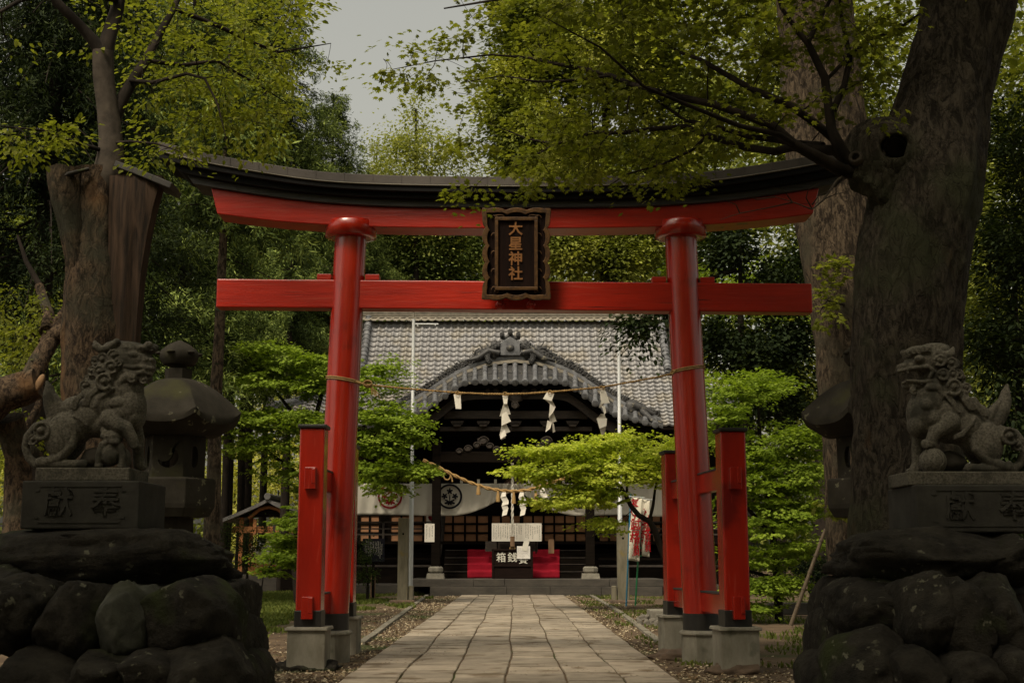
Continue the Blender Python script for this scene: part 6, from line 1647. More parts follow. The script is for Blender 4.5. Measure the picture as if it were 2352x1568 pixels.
addT(1170, 1700, 320, 405, 85, 13.5, 17, lambda x, y: y < 405 - max(0, (x - 1500)) * .30 and dens(x, y))
addT(1700, 2040, 100, 300, 26, 12.6, 15)
addT(860, 1150, 70, 230, 26, 14.0, 16.5, lambda x, y: abs(y - 150 - (x - 1000) * -.12) < 70 and noise.noise(Vector((x * .02, y * .05, 8))) > -.1)
addT(1010, 1160, 200, 400, 13, 14.5, 16.5, lambda x, y: x > 1000 + (y - 200) * .1)
addT(1040, 1160, -20, 70, 11, 14, 16)
for (x0, x1, y0, y1, n_) in ((1010, 1085, 434, 444, 4), (1100, 1230, 428, 446, 6), (1420, 1580, 425, 442, 6), (1480, 1620, 400, 418, 5), (1250, 1400, 405, 415, 3)):
    addT(x0, x1, y0, y1, n_, 15.6, 17.2)
addT(1880, 1960, 560, 740, 0, 20, 21)
canopy(t, LB, tg, 'zelkova_leaf', .072, 25, .27, 'bark_dark', shape='palm', thick=.22, droop=.15, twig=.008, trunkname='limbs')
# unseen foliage added above, beside and behind the camera to shade the foreground
g = []
for _ in range(1700):
    x = rnd.uniform(-1.5, 15); y = rnd.uniform(-14, 13.0); z = rnd.uniform(7.0, 11.5)
    if y > 10.5 and x < 3: continue
    if rnd.random() < .35: x = rnd.uniform(5.5, 13); y = rnd.uniform(-8, 9); z = rnd.uniform(2.2, 8)
    elif rnd.random() < .25: x = rnd.uniform(0, 14); y = rnd.uniform(-15, -4); z = rnd.uniform(2.5, 9)
    elif rnd.random() < .2: x = rnd.uniform(.5, 6.5); y = rnd.uniform(12, 16.5); z = rnd.uniform(9, 12)
    if z < CAMZ + (y * (1281 + 330) / F) : continue
    g.append((x, y, z))
if not tree_two:
    for _ in range(170): g.append((rnd.uniform(.3, 7.5), rnd.uniform(12.5, 17), rnd.uniform(9.4, 12)))  # more unseen clusters, added to shade the right half of the gate
tree_two = True
g = np.array(g); k_ = len(g)
pos, d, up = spray_arrays(g, rdir(k_), np.full(k_, 1.15), 36, .25, .2)
leaves('shade_foliage', pos, d, up, nr.uniform(.20, .34, len(pos)), 'zelkova_leaf', parent=t)
# bare twigs hanging below the knot, in front of the beam
m = MB()
TW = [[(1935, 405), (1920, 415), (1893, 458), (1865, 481), (1822, 465), (1780, 452)], [(1822, 465), (1770, 476), (1700, 490), (1655, 505)], [(1865, 470), (1880, 450), (1905, 438)], [(1865, 481), (1850, 455), (1855, 435), (1880, 420)], [(1780, 452), (1740, 458), (1720, 450)], [(1893, 458), (1920, 445), (1950, 440)], [(1822, 465), (1800, 440), (1770, 430)], [(1700, 490), (1690, 470), (1670, 462)]]
for tw in TW: m.tube([P(x + rnd.uniform(-2, 2), y, Y0 - .1 - .1 * i) for i, (x, y) in enumerate(tw)], list(np.linspace(.016 if tw is TW[0] else .008, .003, len(tw))), seg=5)
m.build('bare_twigs', 'bark_smooth', t)

# ---- second trunk behind the gate beam at right
t = thing('tree', (P(1950, 1330, 23.5).x, 23.5, 0), 'straight fissured trunk behind the right end of the gate beams', 'tree')
b = trunk_mesh([(1975, 1420, 23.5, .60), (1968, 1330, 23.5, .50), (1962, 1180, 23.5, .52), (1958, 1000, 23.5, .54), (1952, 850, 23.5, .58), (1942, 700, 23.5, .66), (1925, 560, 23.5, .72), (1905, 450, 23.5, .76), (1895, 300, 23.5, .78), (1885, 150, 23.5, .74), (1870, 0, 23.5, .70), (1860, -200, 23.5, .6), (1850, -500, 23.5, .45)], seg=80, sub=10, rough=.05, ridges=.03)
b.build('trunk', 'bark_fissured', t)
tg = blob_targets([(1895, 680, 22.2, 45, 70, .5, 16), (1920, 600, 22.2, 40, 30, .4, 8), (1930, 1160, 22.5, 40, 50, .5, 8)])
canopy(t, [pixlimb([(1940, 700, 22.9), (1900, 690, 22.3), (1880, 720, 22.1)], .02), pixlimb([(1950, 1120, 22.9), (1925, 1120, 22.6), (1900, 1130, 22.3)], .02)], tg, 'zelkova_leaf', .10, 16, .22, 'bark_dark', shape='palm', crown='trunk_shoots', trunkname='shoot_twigs')
g = np.array([(rnd.uniform(4, 16), rnd.uniform(19, 30), rnd.uniform(12, 17)) for _ in range(220)])
pos, d, up = spray_arrays(g, rdir(220), np.full(220, 1.3), 36, .3, .2)
leaves('crown', pos, d, up, nr.uniform(.18, .28, len(pos)), 'zelkova_leaf', parent=t)

# ---- the pollarded tree at left
LT = 15.2
t = thing('tree', (P(240, 1300, LT).x, LT, 0), 'old split trunk at left, flared and cut, with a younger stem rising from it', 'tree'); s_ = LT / F
b = trunk_mesh([(238, 1640, LT, .55), (236, 1400, LT, .52), (234, 1100, LT, .47), (232, 850, LT, .44), (230, 700, LT, .39), (226, 600, LT, .36), (226, 500, LT, .35), (228, 430, LT, .345), (230, 396, LT, .33)], seg=84, sub=12, rough=.07, ridges=.03)
b.build('trunk', 'bark_brown', t)
# right flare of stripped wood
def flare(pts_in, name, mt, label=None):
    """curved plank-like shell: rows of (x left, x right, y) in view px"""
    vs = []; n2 = 14
    for (xl, xr, y, bulge, dy) in pts_in:
        for k in range(n2 + 1):
            u = k / n2; p = P(xl + (xr - xl) * u, y, LT); vs.append(Vector((p.x, LT + dy - bulge * math.sin(math.pi * (u * .8 + .1)) + .05 * noise.noise(Vector((p.x * 11, p.z * 1.2, 0))), p.z)))
    nrow = len(pts_in); front = len(vs)
    vs2 = [v + Vector((0, .22, 0)) for v in vs]
    m_ = MB(); fs = [(j * (n2 + 1) + k, j * (n2 + 1) + k + 1, (j + 1) * (n2 + 1) + k + 1, (j + 1) * (n2 + 1) + k) for j in range(nrow - 1) for k in range(n2)]
    m_.add(vs, fs, True); m_.add(vs2, [f_[::-1] for f_ in fs], True)
    rim = [k for k in range(n2 + 1)] + [j * (n2 + 1) + n2 for j in range(1, nrow)] + [(nrow - 1) * (n2 + 1) + k for k in range(n2 - 1, -1, -1)] + [j * (n2 + 1) for j in range(nrow - 2, 0, -1)]
    allv = vs + vs2; m_.add(allv, [(rim[i], rim[i] + front, rim[(i + 1) % len(rim)] + front, rim[(i + 1) % len(rim)]) for i in range(len(rim))])
    return m_.build(name, mt, t)
flare([(272, 390, 422, .05, -.34), (272, 381, 450, .05, -.34), (270, 368, 500, .05, -.33), (268, 354, 560, .05, -.31), (266, 340, 640, .05, -.28), (264, 330, 740, .06, -.26), (262, 324, 820, .06, -.25), (258, 322, 1000, .06, -.22), (250, 320, 1250, .06, -.2)], 'split_wood', 'split_wood')
flare([(128, 205, 405, .22, -.28), (132, 205, 440, .24, -.28), (140, 208, 480, .24, -.26), (152, 215, 530, .22, -.22), (163, 220, 600, .18, -.18), (168, 225, 680, .15, -.12)], 'flared_bark', 'bark_brown')
# weather boards capping the cuts
m = MB(); cb_ = [P(276, 388, LT - .2), P(318, 403, LT - .2), P(362, 421, LT - .2), P(403, 438, LT - .2)]
for a_, b_ in zip(cb_[:-1], cb_[1:]): m.beam(a_, b_ + (b_ - a_) * .03, .46, .075)
m.build('cap_board', 'cap_board', t, bevel=.01)
m = MB(); m.tube([P(140, 478, LT - .30), P(127, 450, LT - .36), P(130, 420, LT - .42), P(158, 400, LT - .46), P(205, 388, LT - .42)], [.03, .04, .045, .04, .03], seg=6, flat=.6); m.build('cap_board', 'cap_board', t)
# younger stem
b = trunk_mesh([(238, 520, LT, .20), (242, 430, LT - .08, .24), (250, 395, LT - .12, .19), (255, 340, LT - .12, .145), (252, 290, LT - .1, .135), (246, 240, LT - .1, .125), (238, 180, LT - .1, .125), (236, 120, LT - .1, .125)], seg=32, sub=8, rough=.05); b.build('young_stem', 'bark_smooth', t)
LL = [pixlimb([(236, 130, LT - .1), (215, 95, LT - .15), (180, 55, LT - .25), (130, 5, LT - .4), (80, -80, LT - .5)], [.095, .075, .062, .055, .04]),
      pixlimb([(238, 130, LT - .1), (252, 75, LT), (268, 25, LT + .1), (280, -60, LT + .1), (300, -200, LT)], [.11, .092, .085, .08, .06]),
      pixlimb([(262, 270, LT - .05), (282, 225, LT), (305, 185, LT + .1), (335, 140, LT + .3), (365, 80, LT + .5), (400, 20, LT + .7), (430, -60, LT + .9)], [.085, .075, .068, .06, .05, .04, .03]),
      pixlimb([(335, 140, LT + .3), (420, 150, LT + .6), (500, 140, LT + 1), (540, 165, LT + 1.2), (600, 200, LT + 1.6), (680, 250, LT + 2)], [.03, .026, .022, .018, .012, .005]),
      pixlimb([(400, 20, LT + .7), (500, 60, LT + 1), (585, 100, LT + 1.5), (640, 120, LT + 2), (760, 100, LT + 2.6)], [.035, .03, .024, .018, .006]),
      pixlimb([(300, 185, LT), (350, 190, LT - .2), (430, 170, LT - .4), (470, 180, LT - .5), (500, 240, LT - .6), (520, 320, LT - .6)], [.03, .024, .02, .016, .012, .005]),
      pixlimb([(250, 350, LT - .1), (180, 330, LT - .5), (100, 300, LT - .9), (0, 290, LT - 1.2)], [.03, .024, .016, .008]),
      pixlimb([(250, 330, LT - .1), (300, 325, LT - .4), (360, 330, LT - .6), (420, 350, LT - .8)], [.02, .016, .012, .005]),
      pixlimb([(268, 0, LT), (150, -30, LT - .5), (50, 0, LT - 1), (-40, 50, LT - 1.2)], [.05, .04, .03, .01])]
tg = []
addT(300, 800, -50, 200, 120, LT - 1, LT + 3.2, lambda x, y: noise.noise(Vector((x * .012, y * .02, 23))) > -.2 and x + y * .35 < 735)
addT(330, 700, 180, 350, 75, LT, LT + 3, lambda x, y: noise.noise(Vector((x * .014, y * .024, 31))) > -.1 and y < 360)
addT(640, 790, 20, 180, 9, LT + 2, LT + 4)
addT(0, 330, -40, 150, 8, LT - .5, LT + 1)
addT(0, 240, 290, 350, 20, LT - 1.6, LT - .4, lambda x, y: noise.noise(Vector((x * .02, y * .03, 41))) > -.1)
addT(270, 450, 335, 375, 7, LT - 1.2, LT - .4)
canopy(t, LL, tg, 'zelkova_leaf', .075, 24, .28, 'bark_dark', shape='leaf', thick=.25, droop=.2, twig=.008, trunkname='limbs')
g = []  # unseen foliage added out of view on the left to shade the foreground
for _ in range(1700):
    x = rnd.uniform(-15, 1.5); y = rnd.uniform(-14, 10.5); z = rnd.uniform(7.0, 11.5)
    if rnd.random() < .35: x = rnd.uniform(-13, -5.5); y = rnd.uniform(-8, 9); z = rnd.uniform(2.2, 8)
    elif rnd.random() < .25: x = rnd.uniform(-14, 0); y = rnd.uniform(-15, -4); z = rnd.uniform(2.5, 9)
    if z < CAMZ + (y * (1281 + 260) / F): continue
    g.append((x, y, z))
if not tree_two:
    for _ in range(170): g.append((rnd.uniform(.3, 7.5), rnd.uniform(12.5, 17), rnd.uniform(9.4, 12)))
tree_two = True
g = np.array(g); k_ = len(g)
pos, d, up = spray_arrays(g, rdir(k_), np.full(k_, 1.15), 36, .25, .2)
leaves('shade_foliage', pos, d, up, nr.uniform(.20, .34, len(pos)), 'zelkova_leaf', parent=t)

# ---- pruned tree leaning in from the left edge
PT = 19.0
t = thing('tree', (P(30, 1340, PT).x, PT, 0), 'leaning tree at the far left with heavy pruned limbs and a pale saw cut', 'tree')
m = MB()
for spec, rs in (([(30, 1400, PT), (38, 1200, PT), (45, 1050, PT), (20, 960, PT - .3)], [.26, .22, .19, .2]), ([(-60, 960, PT - .6), (0, 905, PT - .5), (50, 890, PT - .4), (88, 880, PT - .4)], [.30, .28, .24, .2]),
                 ([(60, 885, PT - .4), (90, 830, PT - .2), (115, 780, PT), (150, 745, PT + .1)], [.17, .15, .14, .12]), ([(130, 770, PT), (165, 755, PT - .1), (172, 752, PT - .2)], [.13, .10, .08]), ([(100, 790, PT), (140, 730, PT + .2), (158, 700, PT + .3), (175, 640, PT + .4)], [.10, .09, .08, .05]),
                 ([(105, 760, PT), (112, 720, PT + .4), (100, 690, PT + .5), (90, 655, PT + .6)], [.09, .08, .07, .06]), ([(50, 1000, PT), (90, 930, PT + .4), (100, 870, PT + .5), (95, 820, PT + .5)], [.06, .05, .04, .03]), ([(10, 1000, PT + .3), (50, 1010, PT + .3), (100, 1060, PT + .4)], [.1, .09, .07])):
    m.tube([P(*s) for s in spec], rs, seg=14, wob=.35)
m.build('trunk', 'bark_brown', t)
m = MB(); m.ell(P(91, 878, PT - .55), (.055, .03, .13), M=Matrix.Rotation(.4, 3, 'Y')); m.build('saw_cut', 'cut_wood', t)
tg = blob_targets([(70, 720, PT + 1, 110, 90, 1.2, 40), (40, 820, PT + .5, 80, 50, 1, 20), (120, 1000, PT + 1, 60, 60, 1, 20)])
canopy(t, [pixlimb([(90, 655, PT + .6), (60, 600, PT + .6), (40, 540, PT + .6)], .05)], tg, 'zelkova_leaf', .075, 20, .25, 'bark_dark', shape='leaf', thick=.3, trunkname='twigs')

# ---- maples around the shrine
def maple(loc, label, limbs, blobs, leafm, per=70, rad=.42, lsz=.085, bark='bark_dark', thick=.07, droop=.12, twig=.012, group=None, tone=None, shape='palm', mult=1.0):
    blobs = [(b[0], b[1], b[2], b[3] * 1.15, b[4] * .85, b[5] * 1.3, int(b[6] * mult * .62)) for b in blobs] + [(b[0], b[1], b[2], b[3] * 1.5, b[4] * 1.5, b[5] * 1.5, int(b[6] * mult * .38)) for b in blobs]
    t = thing('maple_tree', loc, label, 'tree', group)
    canopy(t, [pixlimb(s, r) for s, r in limbs], blob_targets(blobs), leafm, lsz, per, rad, bark, shape=shape, thick=thick, droop=droop, twig=twig, trunkname='trunk', tone=tone)
    return t
MY = 38.0
maple((P(1560, 1400, MY).x, MY, 0), 'bright yellow-green maple spreading across the front of the shrine from behind the right pillar', [
    ([(1560, 1415, MY), (1548, 1330, MY), (1517, 1256, MY), (1504, 1216, MY - .1), (1491, 1196, MY - .2), (1467, 1183, MY - .3), (1449, 1161, MY - .4), (1436, 1135, MY - .5), (1426, 1117, MY - .6), (1390, 1085, MY - .8), (1340, 1060, MY - 1)], [.13, .115, .10, .09, .08, .075, .065, .055, .05, .04, .02]),
    ([(1426, 1125, MY - .5), (1401, 1122, MY - .6), (1381, 1114, MY - .8), (1340, 1091, MY - 1.1), (1280, 1075, MY - 1.3), (1210, 1080, MY - 1.5)], [.05, .045, .04, .033, .022, .01]),
    ([(1491, 1196, MY - .2), (1500, 1160, MY), (1505, 1120, MY + .2), (1520, 1070, MY + .3), (1500, 1020, MY + .3)], [.05, .045, .035, .025, .012]),
    ([(1440, 1130, MY - .5), (1440, 1080, MY - .4), (1430, 1030, MY - .3), (1420, 1000, MY - .3)], [.04, .03, .02, .01])],
    [(1235, 1035, MY - 1.2, 72, 12, .7, 16), (1215, 1082, MY - 1.4, 62, 14, .7, 16), (1275, 1150, MY - 1.2, 60, 14, .6, 14), (1330, 1045, MY - 1, 75, 22, .9, 24), (1390, 1015, MY - .6, 60, 22, .8, 18), (1440, 1000, MY - .4, 30, 12, .5, 6),
     (1390, 1080, MY - .8, 90, 34, 1, 36), (1340, 1115, MY - 1, 70, 22, .8, 20), (1480, 1050, MY, 75, 28, 1, 26), (1510, 1095, MY, 50, 20, .9, 10), (1390, 1140, MY - .7, 50, 16, .7, 10), (1375, 1195, MY - .5, 50, 10, .6, 5), (1405, 1210, MY - .3, 24, 8, .5, 3), (1560, 1020, MY + .3, 45, 25, .7, 12)],
    'maple_bright', per=85, rad=.40, lsz=.088, mult=1.6)
M2 = 43.0
maple((P(700, 1365, M2).x, M2, 0), 'layered green maple between the stone lantern and the shrine roof, behind the left pillar', [
    ([(690, 1385, M2), (682, 1300, M2), (690, 1220, M2), (700, 1120, M2), (715, 1000, M2), (740, 900, M2), (780, 830, M2)], [.2, .18, .16, .13, .1, .07, .03]),
    ([(700, 1120, M2), (780, 1040, M2 - .4), (860, 1000, M2 - .8), (930, 980, M2 - 1), (975, 985, M2 - 1.1)], [.09, .07, .05, .03, .012]),
    ([(715, 1000, M2), (650, 920, M2 - .3), (600, 860, M2 - .5), (560, 800, M2 - .6)], [.07, .05, .03, .015]),
    ([(700, 1100, M2), (620, 1040, M2 - .4), (550, 980, M2 - .8), (500, 950, M2 - 1)], [.07, .05, .03, .015]),
    ([(780, 1040, M2 - .4), (860, 1060, M2 - .8), (930, 1080, M2 - 1), (985, 1095, M2 - 1)], [.05, .04, .025, .01])],
    [(600, 800, M2 - .6, 60, 22, 1, 14), (680, 830, M2 - .3, 85, 28, 1, 30), (600, 870, M2 - .6, 70, 22, 1, 20), (730, 880, M2, 80, 28, 1, 28), (560, 960, M2 - .9, 75, 26, 1, 24), (660, 960, M2 - .4, 80, 26, 1.2, 28), (740, 980, M2, 70, 40, 1.2, 22), (600, 1020, M2 - .6, 70, 26, 1, 22),
     (860, 870, M2 - .6, 45, 40, .8, 16), (900, 850, M2 - .6, 30, 22, .6, 6), (870, 950, M2 - .8, 55, 30, .9, 22), (930, 960, M2 - 1, 48, 24, .7, 14), (870, 1020, M2 - .8, 60, 26, .9, 22), (940, 1000, M2 - 1, 40, 14, .6, 10), (960, 1080, M2 - 1, 45, 20, .6, 14), (880, 1080, M2 - .8, 60, 28, .9, 18), (895, 1120, M2 - .9, 30, 12, .5, 6),
     (650, 1080, M2 - .2, 50, 36, 1, 10)],
    'maple_green', per=85, rad=.46, lsz=.098, mult=1.8)
maple((P(640, 1375, 33).x, 33, 0), 'low maple branches drooping over the lawn left of the left gate posts', [
    ([(690, 1400, 33), (688, 1300, 33), (680, 1230, 33), (670, 1190, 32.8)], [.07, .06, .045, .03]), ([(688, 1250, 33), (650, 1260, 32.6), (620, 1300, 32.3), (600, 1325, 32.2)], [.04, .03, .02, .01])],
    [(665, 1200, 32.7, 30, 25, .4, 12), (655, 1240, 32.6, 34, 20, .4, 12), (640, 1275, 32.4, 32, 14, .4, 10), (618, 1310, 32.2, 24, 12, .3, 8), (672, 1290, 32.8, 18, 20, .4, 6)],
    'maple_green', per=60, rad=.30, lsz=.085, mult=1.6)
M3 = 31.0
maple((P(1790, 1400, M3).x, M3, 0), 'broad green maple filling the space between the right gate posts and the tall trunk', [
    ([(1790, 1430, M3), (1785, 1330, M3), (1775, 1230, M3), (1760, 1120, M3), (1745, 1000, M3), (1740, 900, M3)], [.11, .10, .085, .07, .05, .02]),
    ([(1775, 1230, M3), (1710, 1160, M3 - .4), (1660, 1110, M3 - .8)], [.06, .04, .015]), ([(1760, 1120, M3), (1820, 1050, M3 - .2), (1880, 1010, M3 - .4)], [.05, .035, .012]), ([(1785, 1330, M3), (1720, 1310, M3 - .5), (1680, 1330, M3 - .9)], [.05, .035, .012])],
    [(1700, 900, M3 + .3, 70, 30, 1, 28), (1760, 880, M3 + .3, 60, 24, 1, 18), (1660, 950, M3, 45, 22, .9, 14), (1680, 1000, M3, 60, 26, 1, 20), (1840, 1000, M3 - .2, 60, 26, 1, 22), (1780, 1040, M3, 80, 30, 1, 30), (1700, 1080, M3 - .3, 60, 26, 1, 18), (1840, 1080, M3 - .3, 60, 30, 1, 24),
     (1770, 1130, M3 - .2, 85, 34, 1, 34), (1840, 1170, M3 - .3, 55, 30, 1, 18), (1760, 1210, M3 - .3, 85, 30, 1, 30), (1730, 1280, M3 - .4, 60, 20, .9, 14), (1830, 1260, M3 - .3, 60, 30, .9, 16), (1740, 1345, M3 - .6, 55, 16, .8, 14), (1800, 1340, M3 - .4, 60, 20, .8, 12), (1745, 1395, M3 - .8, 40, 10, .6, 8)],
    'maple_green', per=75, rad=.36, lsz=.078, mult=1.7)
# leaning prop pole
gy_ = gY(1440); a_ = P(1816, 1436, gy_); b_ = P(1896, 1214, gy_ - .2)
t = thing('prop_pole', a_, 'slender brown pole leaning up against the maple right of the gate', 'pole'); m = MB(); m.tube([a_, a_.lerp(b_, .33), a_.lerp(b_, .66), b_], [.045, .042, .04, .036], seg=10)
m.build('pole_shaft', 'bamboo', t); m = MB()
for f_ in (.2, .38, .55, .72, .88): c = a_.lerp(b_, f_); d = (b_ - a_).normalized(); m.tube([c - d * .012, c + d * .012], .052, seg=10)
m.build('pole_nodes', 'bamboo', t)

# ---- shrubs at left by the pavilion
def shrub(x, yb, Y, blobs, label, leafm='shrub_leaf', per=60, rad=.3, lsz=.07, name='shrub', shape='leaf', stem=.06):
    t = thing(name, (P(x, yb, Y).x, Y, 0), label, 'shrub')
    base = Vector((P(x, yb, Y).x, Y, -.05)); top = P(blobs[0][0], blobs[0][1], blobs[0][2])
    canopy(t, [([base, base.lerp(top, .4) + Vector((.05, 0, 0)), top], [stem, stem * .8, stem * .3])], blob_targets(blobs), leafm, lsz, per, rad, 'bark_dark', shape=shape, thick=.5, droop=.1, trunkname='stems')
shrub(565, 1368, 47, [(565, 1240, 47, 42, 45, .8, 26), (530, 1215, 47, 30, 24, .7, 10), (600, 1225, 47, 30, 24, .7, 10), (560, 1290, 47, 34, 20, .6, 10)], 'small dark-leaved tree standing in the lawn before the pavilion')
shrub(598, 1345, 50, [(606, 1268, 50, 20, 20, .5, 12)], 'white flowering azalea bush beside the pavilion', 'azalea_petal', per=50, rad=.28, lsz=.09, name='azalea_bush', stem=.03)
shrub(845, 1330, 46.5, [(838, 1265, 46.5, 16, 34, .5, 12), (836, 1320, 46.5, 24, 22, .5, 12)], 'dark bush behind the rear left gate post', 'shrub_leaf', per=55)
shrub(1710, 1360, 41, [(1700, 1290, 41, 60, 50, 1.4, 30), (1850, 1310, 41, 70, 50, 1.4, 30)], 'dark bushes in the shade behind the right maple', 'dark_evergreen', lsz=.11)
# ------------------------------------------------------------------ conifers and background trees
def conifer_mesh(H, Rr, z0, seed, nlev=34, per=8, needle=.23, k_needle=26, droop=.45, wide=1.0):
    """returns arrays for a spruce with hanging branchlets, and its limb tubes"""
    r_ = random.Random(seed); g = np.random.default_rng(seed); cs = []; od = []; sf = []; limbs = []
    for i in range(nlev):
        h = z0 + (H - z0) * (i + r_.random()) / nlev; L_ = Rr * (1 - (h - z0) / (H - z0 + .3)) ** .75 * r_.uniform(.75, 1.1) + .25
        for j in range(per):
            a = r_.uniform(0, 6.283); q = [Vector((0, 0, h))]
            n = max(2, int(L_ / .42))
            for k in range(1, n + 1):
                s = k / n; p = Vector((math.cos(a) * L_ * s, math.sin(a) * L_ * s, h + L_ * (.10 * s - droop * s * s) + (.08 * L_ * max(0, s - .7)))); q.append(p)
                if s > .18:
                    for _ in range(2):
                        cs.append((p.x + r_.uniform(-.28, .28), p.y + r_.uniform(-.28, .28), p.z + r_.uniform(-.12, .12))); od.append((math.cos(a), math.sin(a), 0)); sf.append(s)
            limbs.append((q, [.035 * L_ / 3 + .008, .006]))
    cs = np.array(cs); od = np.array(od); sf = np.array(sf); k = k_needle; n = len(cs) * k
    c = np.repeat(cs, k, 0); o = np.repeat(od, k, 0); s = np.repeat(sf, k)
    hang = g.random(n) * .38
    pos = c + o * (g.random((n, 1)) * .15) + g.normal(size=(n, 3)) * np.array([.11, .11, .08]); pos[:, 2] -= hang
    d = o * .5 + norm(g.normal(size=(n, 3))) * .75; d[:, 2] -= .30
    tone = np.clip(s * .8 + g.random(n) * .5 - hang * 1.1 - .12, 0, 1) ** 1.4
    return pos, d, norm(g.normal(size=(n, 3))) + np.array([0, 0, .8]), g.uniform(.6, 1.2, n) * needle * wide, tone, limbs
def conifer(x, Y, ytop, Rr, ybase_crown, label, seed, leafm='spruce_needles', rb=.3, group='tall conifers behind the gate', bark='bark_dark', trunkx=None, **kw):
    base = P(x, 1281, Y); H = P(x, ytop, Y).z; z0 = P(x, ybase_crown, Y).z
    t = thing('conifer_tree', (base.x, Y, 0), label, 'tree', group)
    pos, d, up, sz, tone, limbs = conifer_mesh(H, Rr, z0, seed, **kw)
    o = Vector((base.x, Y, 0)); pos = pos + np.array([base.x, Y, 0])
    m = MB(); n = 14; m.tube([o + Vector((.12 * noise.noise(Vector((k * .5, seed, 0))), 0, -.1 + (H + .1) * k / n)) for k in range(n + 1)], [rb * (1 - .92 * k / n) + .01 for k in range(n + 1)], seg=16, wob=.15)
    m.build('trunk', bark, t)
    m = MB()
    for q, rs in limbs[::2]: m.tube([o + p for p in q], list(np.linspace(rs[0], rs[1], len(q))), seg=4, cap=False)
    m.build('limbs', 'bark_dark', t)
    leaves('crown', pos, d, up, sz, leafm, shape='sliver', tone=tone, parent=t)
    return t
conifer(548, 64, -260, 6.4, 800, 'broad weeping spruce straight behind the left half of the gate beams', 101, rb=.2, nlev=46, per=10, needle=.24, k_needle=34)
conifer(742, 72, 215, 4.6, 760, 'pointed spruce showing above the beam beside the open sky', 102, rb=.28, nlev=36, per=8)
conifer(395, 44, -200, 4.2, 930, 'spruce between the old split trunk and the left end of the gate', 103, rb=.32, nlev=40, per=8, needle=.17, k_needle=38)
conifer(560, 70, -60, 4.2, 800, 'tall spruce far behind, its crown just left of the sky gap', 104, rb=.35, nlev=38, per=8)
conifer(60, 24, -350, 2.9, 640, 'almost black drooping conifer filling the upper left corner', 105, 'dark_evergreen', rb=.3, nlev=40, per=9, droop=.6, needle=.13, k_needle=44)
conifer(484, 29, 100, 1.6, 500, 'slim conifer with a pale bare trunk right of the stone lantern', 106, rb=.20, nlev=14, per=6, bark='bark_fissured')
conifer(850, 78, 330, 4.0, 760, 'light green conifer behind the left pillar top', 107, 'far_tree_leaf', nlev=26, per=8, k_needle=12)
conifer(200, 40, -200, 4.0, 860, 'spruce behind the pruned tree near the left edge', 108, nlev=30, per=8)
for i, (x, Y, yt, rr) in enumerate(((512, 63, 300, 2.5), (520, 66, 350, 2.5), (600, 72, 400, 2.5), (650, 58, 500, 2.5), (775, 75, 420, 2.5), (110, 52, 0, 3.5), (20, 60, 100, 3.5))):
    conifer(x, Y, yt, rr, 860 if i < 5 else 820, ['dark bare trunk directly left of the pavilion roof', 'thin trunk in the bright glade, nearest the stone lantern', 'distant trunk above the pavilion ridge', 'trunk rising behind the right slope of the pavilion', 'distant conifer hidden mostly by the left pillar', 'grey distant conifer behind the pruned limb', 'distant conifer at the left edge of the photo'][i], 120 + i, nlev=14, per=7, rb=.24, group='distant conifers around the glade')

def broad(x, Y, blobs, label, leafm, per=90, rad=.9, lsz=.2, rb=.3, limbs=None, shape='simple', cat='tree', name='broadleaf_tree', thick=.5, droop=.4, ytr=None, group=None, tone=None):
    t = thing(name, (P(x, 1281, Y).x, Y, 0), label, cat, group)
    base = Vector((P(x, 1281, Y).x, Y, -.1)); top = P(x, blobs[0][1], Y)
    L_ = [([base, base.lerp(top, .35) + Vector((.2, 0, 0)), base.lerp(top, .7), top], [rb, rb * .75, rb * .5, rb * .2])] + [pixlimb(s, r) for s, r in (limbs or [])]
    canopy(t, L_, blob_targets(blobs), leafm, lsz, per, rad, 'bark_dark', shape=shape, thick=thick, droop=droop, twig=.03, trunkname='trunk', seg=4, tone=tone)
    return t
# centre distance: light tree against the sky
C5 = 74
broad(955, C5, [(960, 250, C5, 28, 60, 1.6, 14), (960, 330, C5, 95, 40, 3, 40), (900, 330, C5, 55, 30, 2.5, 16), (1040, 350, C5, 55, 36, 2.5, 18), (960, 400, C5, 150, 50, 3, 70), (1010, 480, C5, 140, 60, 3, 50), (880, 440, C5, 70, 60, 3, 30)], 'airy light green tree standing against the sky above the middle of the beam', 'far_tree_leaf', per=55, rad=1.0, lsz=.20, thick=.4)
broad(1000, 76, [(930, 560, 76, 110, 60, 3, 60), (1040, 560, 76, 90, 70, 3, 50), (960, 640, 76, 120, 60, 3, 50), (1090, 660, 76, 60, 60, 3, 30)], 'mid green tree seen between the two beams left of the plaque', 'spruce_needles', per=130, rad=1.0, lsz=.24, tone=lambda p: nr.random(len(p)) ** .6)
broad(1150, 82, [(1080, 480, 82, 120, 60, 4, 60), (1200, 440, 82, 110, 60, 4, 50)], 'pale distant tree low beside the sky gap', 'far_tree_leaf', per=70, rad=1.2, lsz=.24)
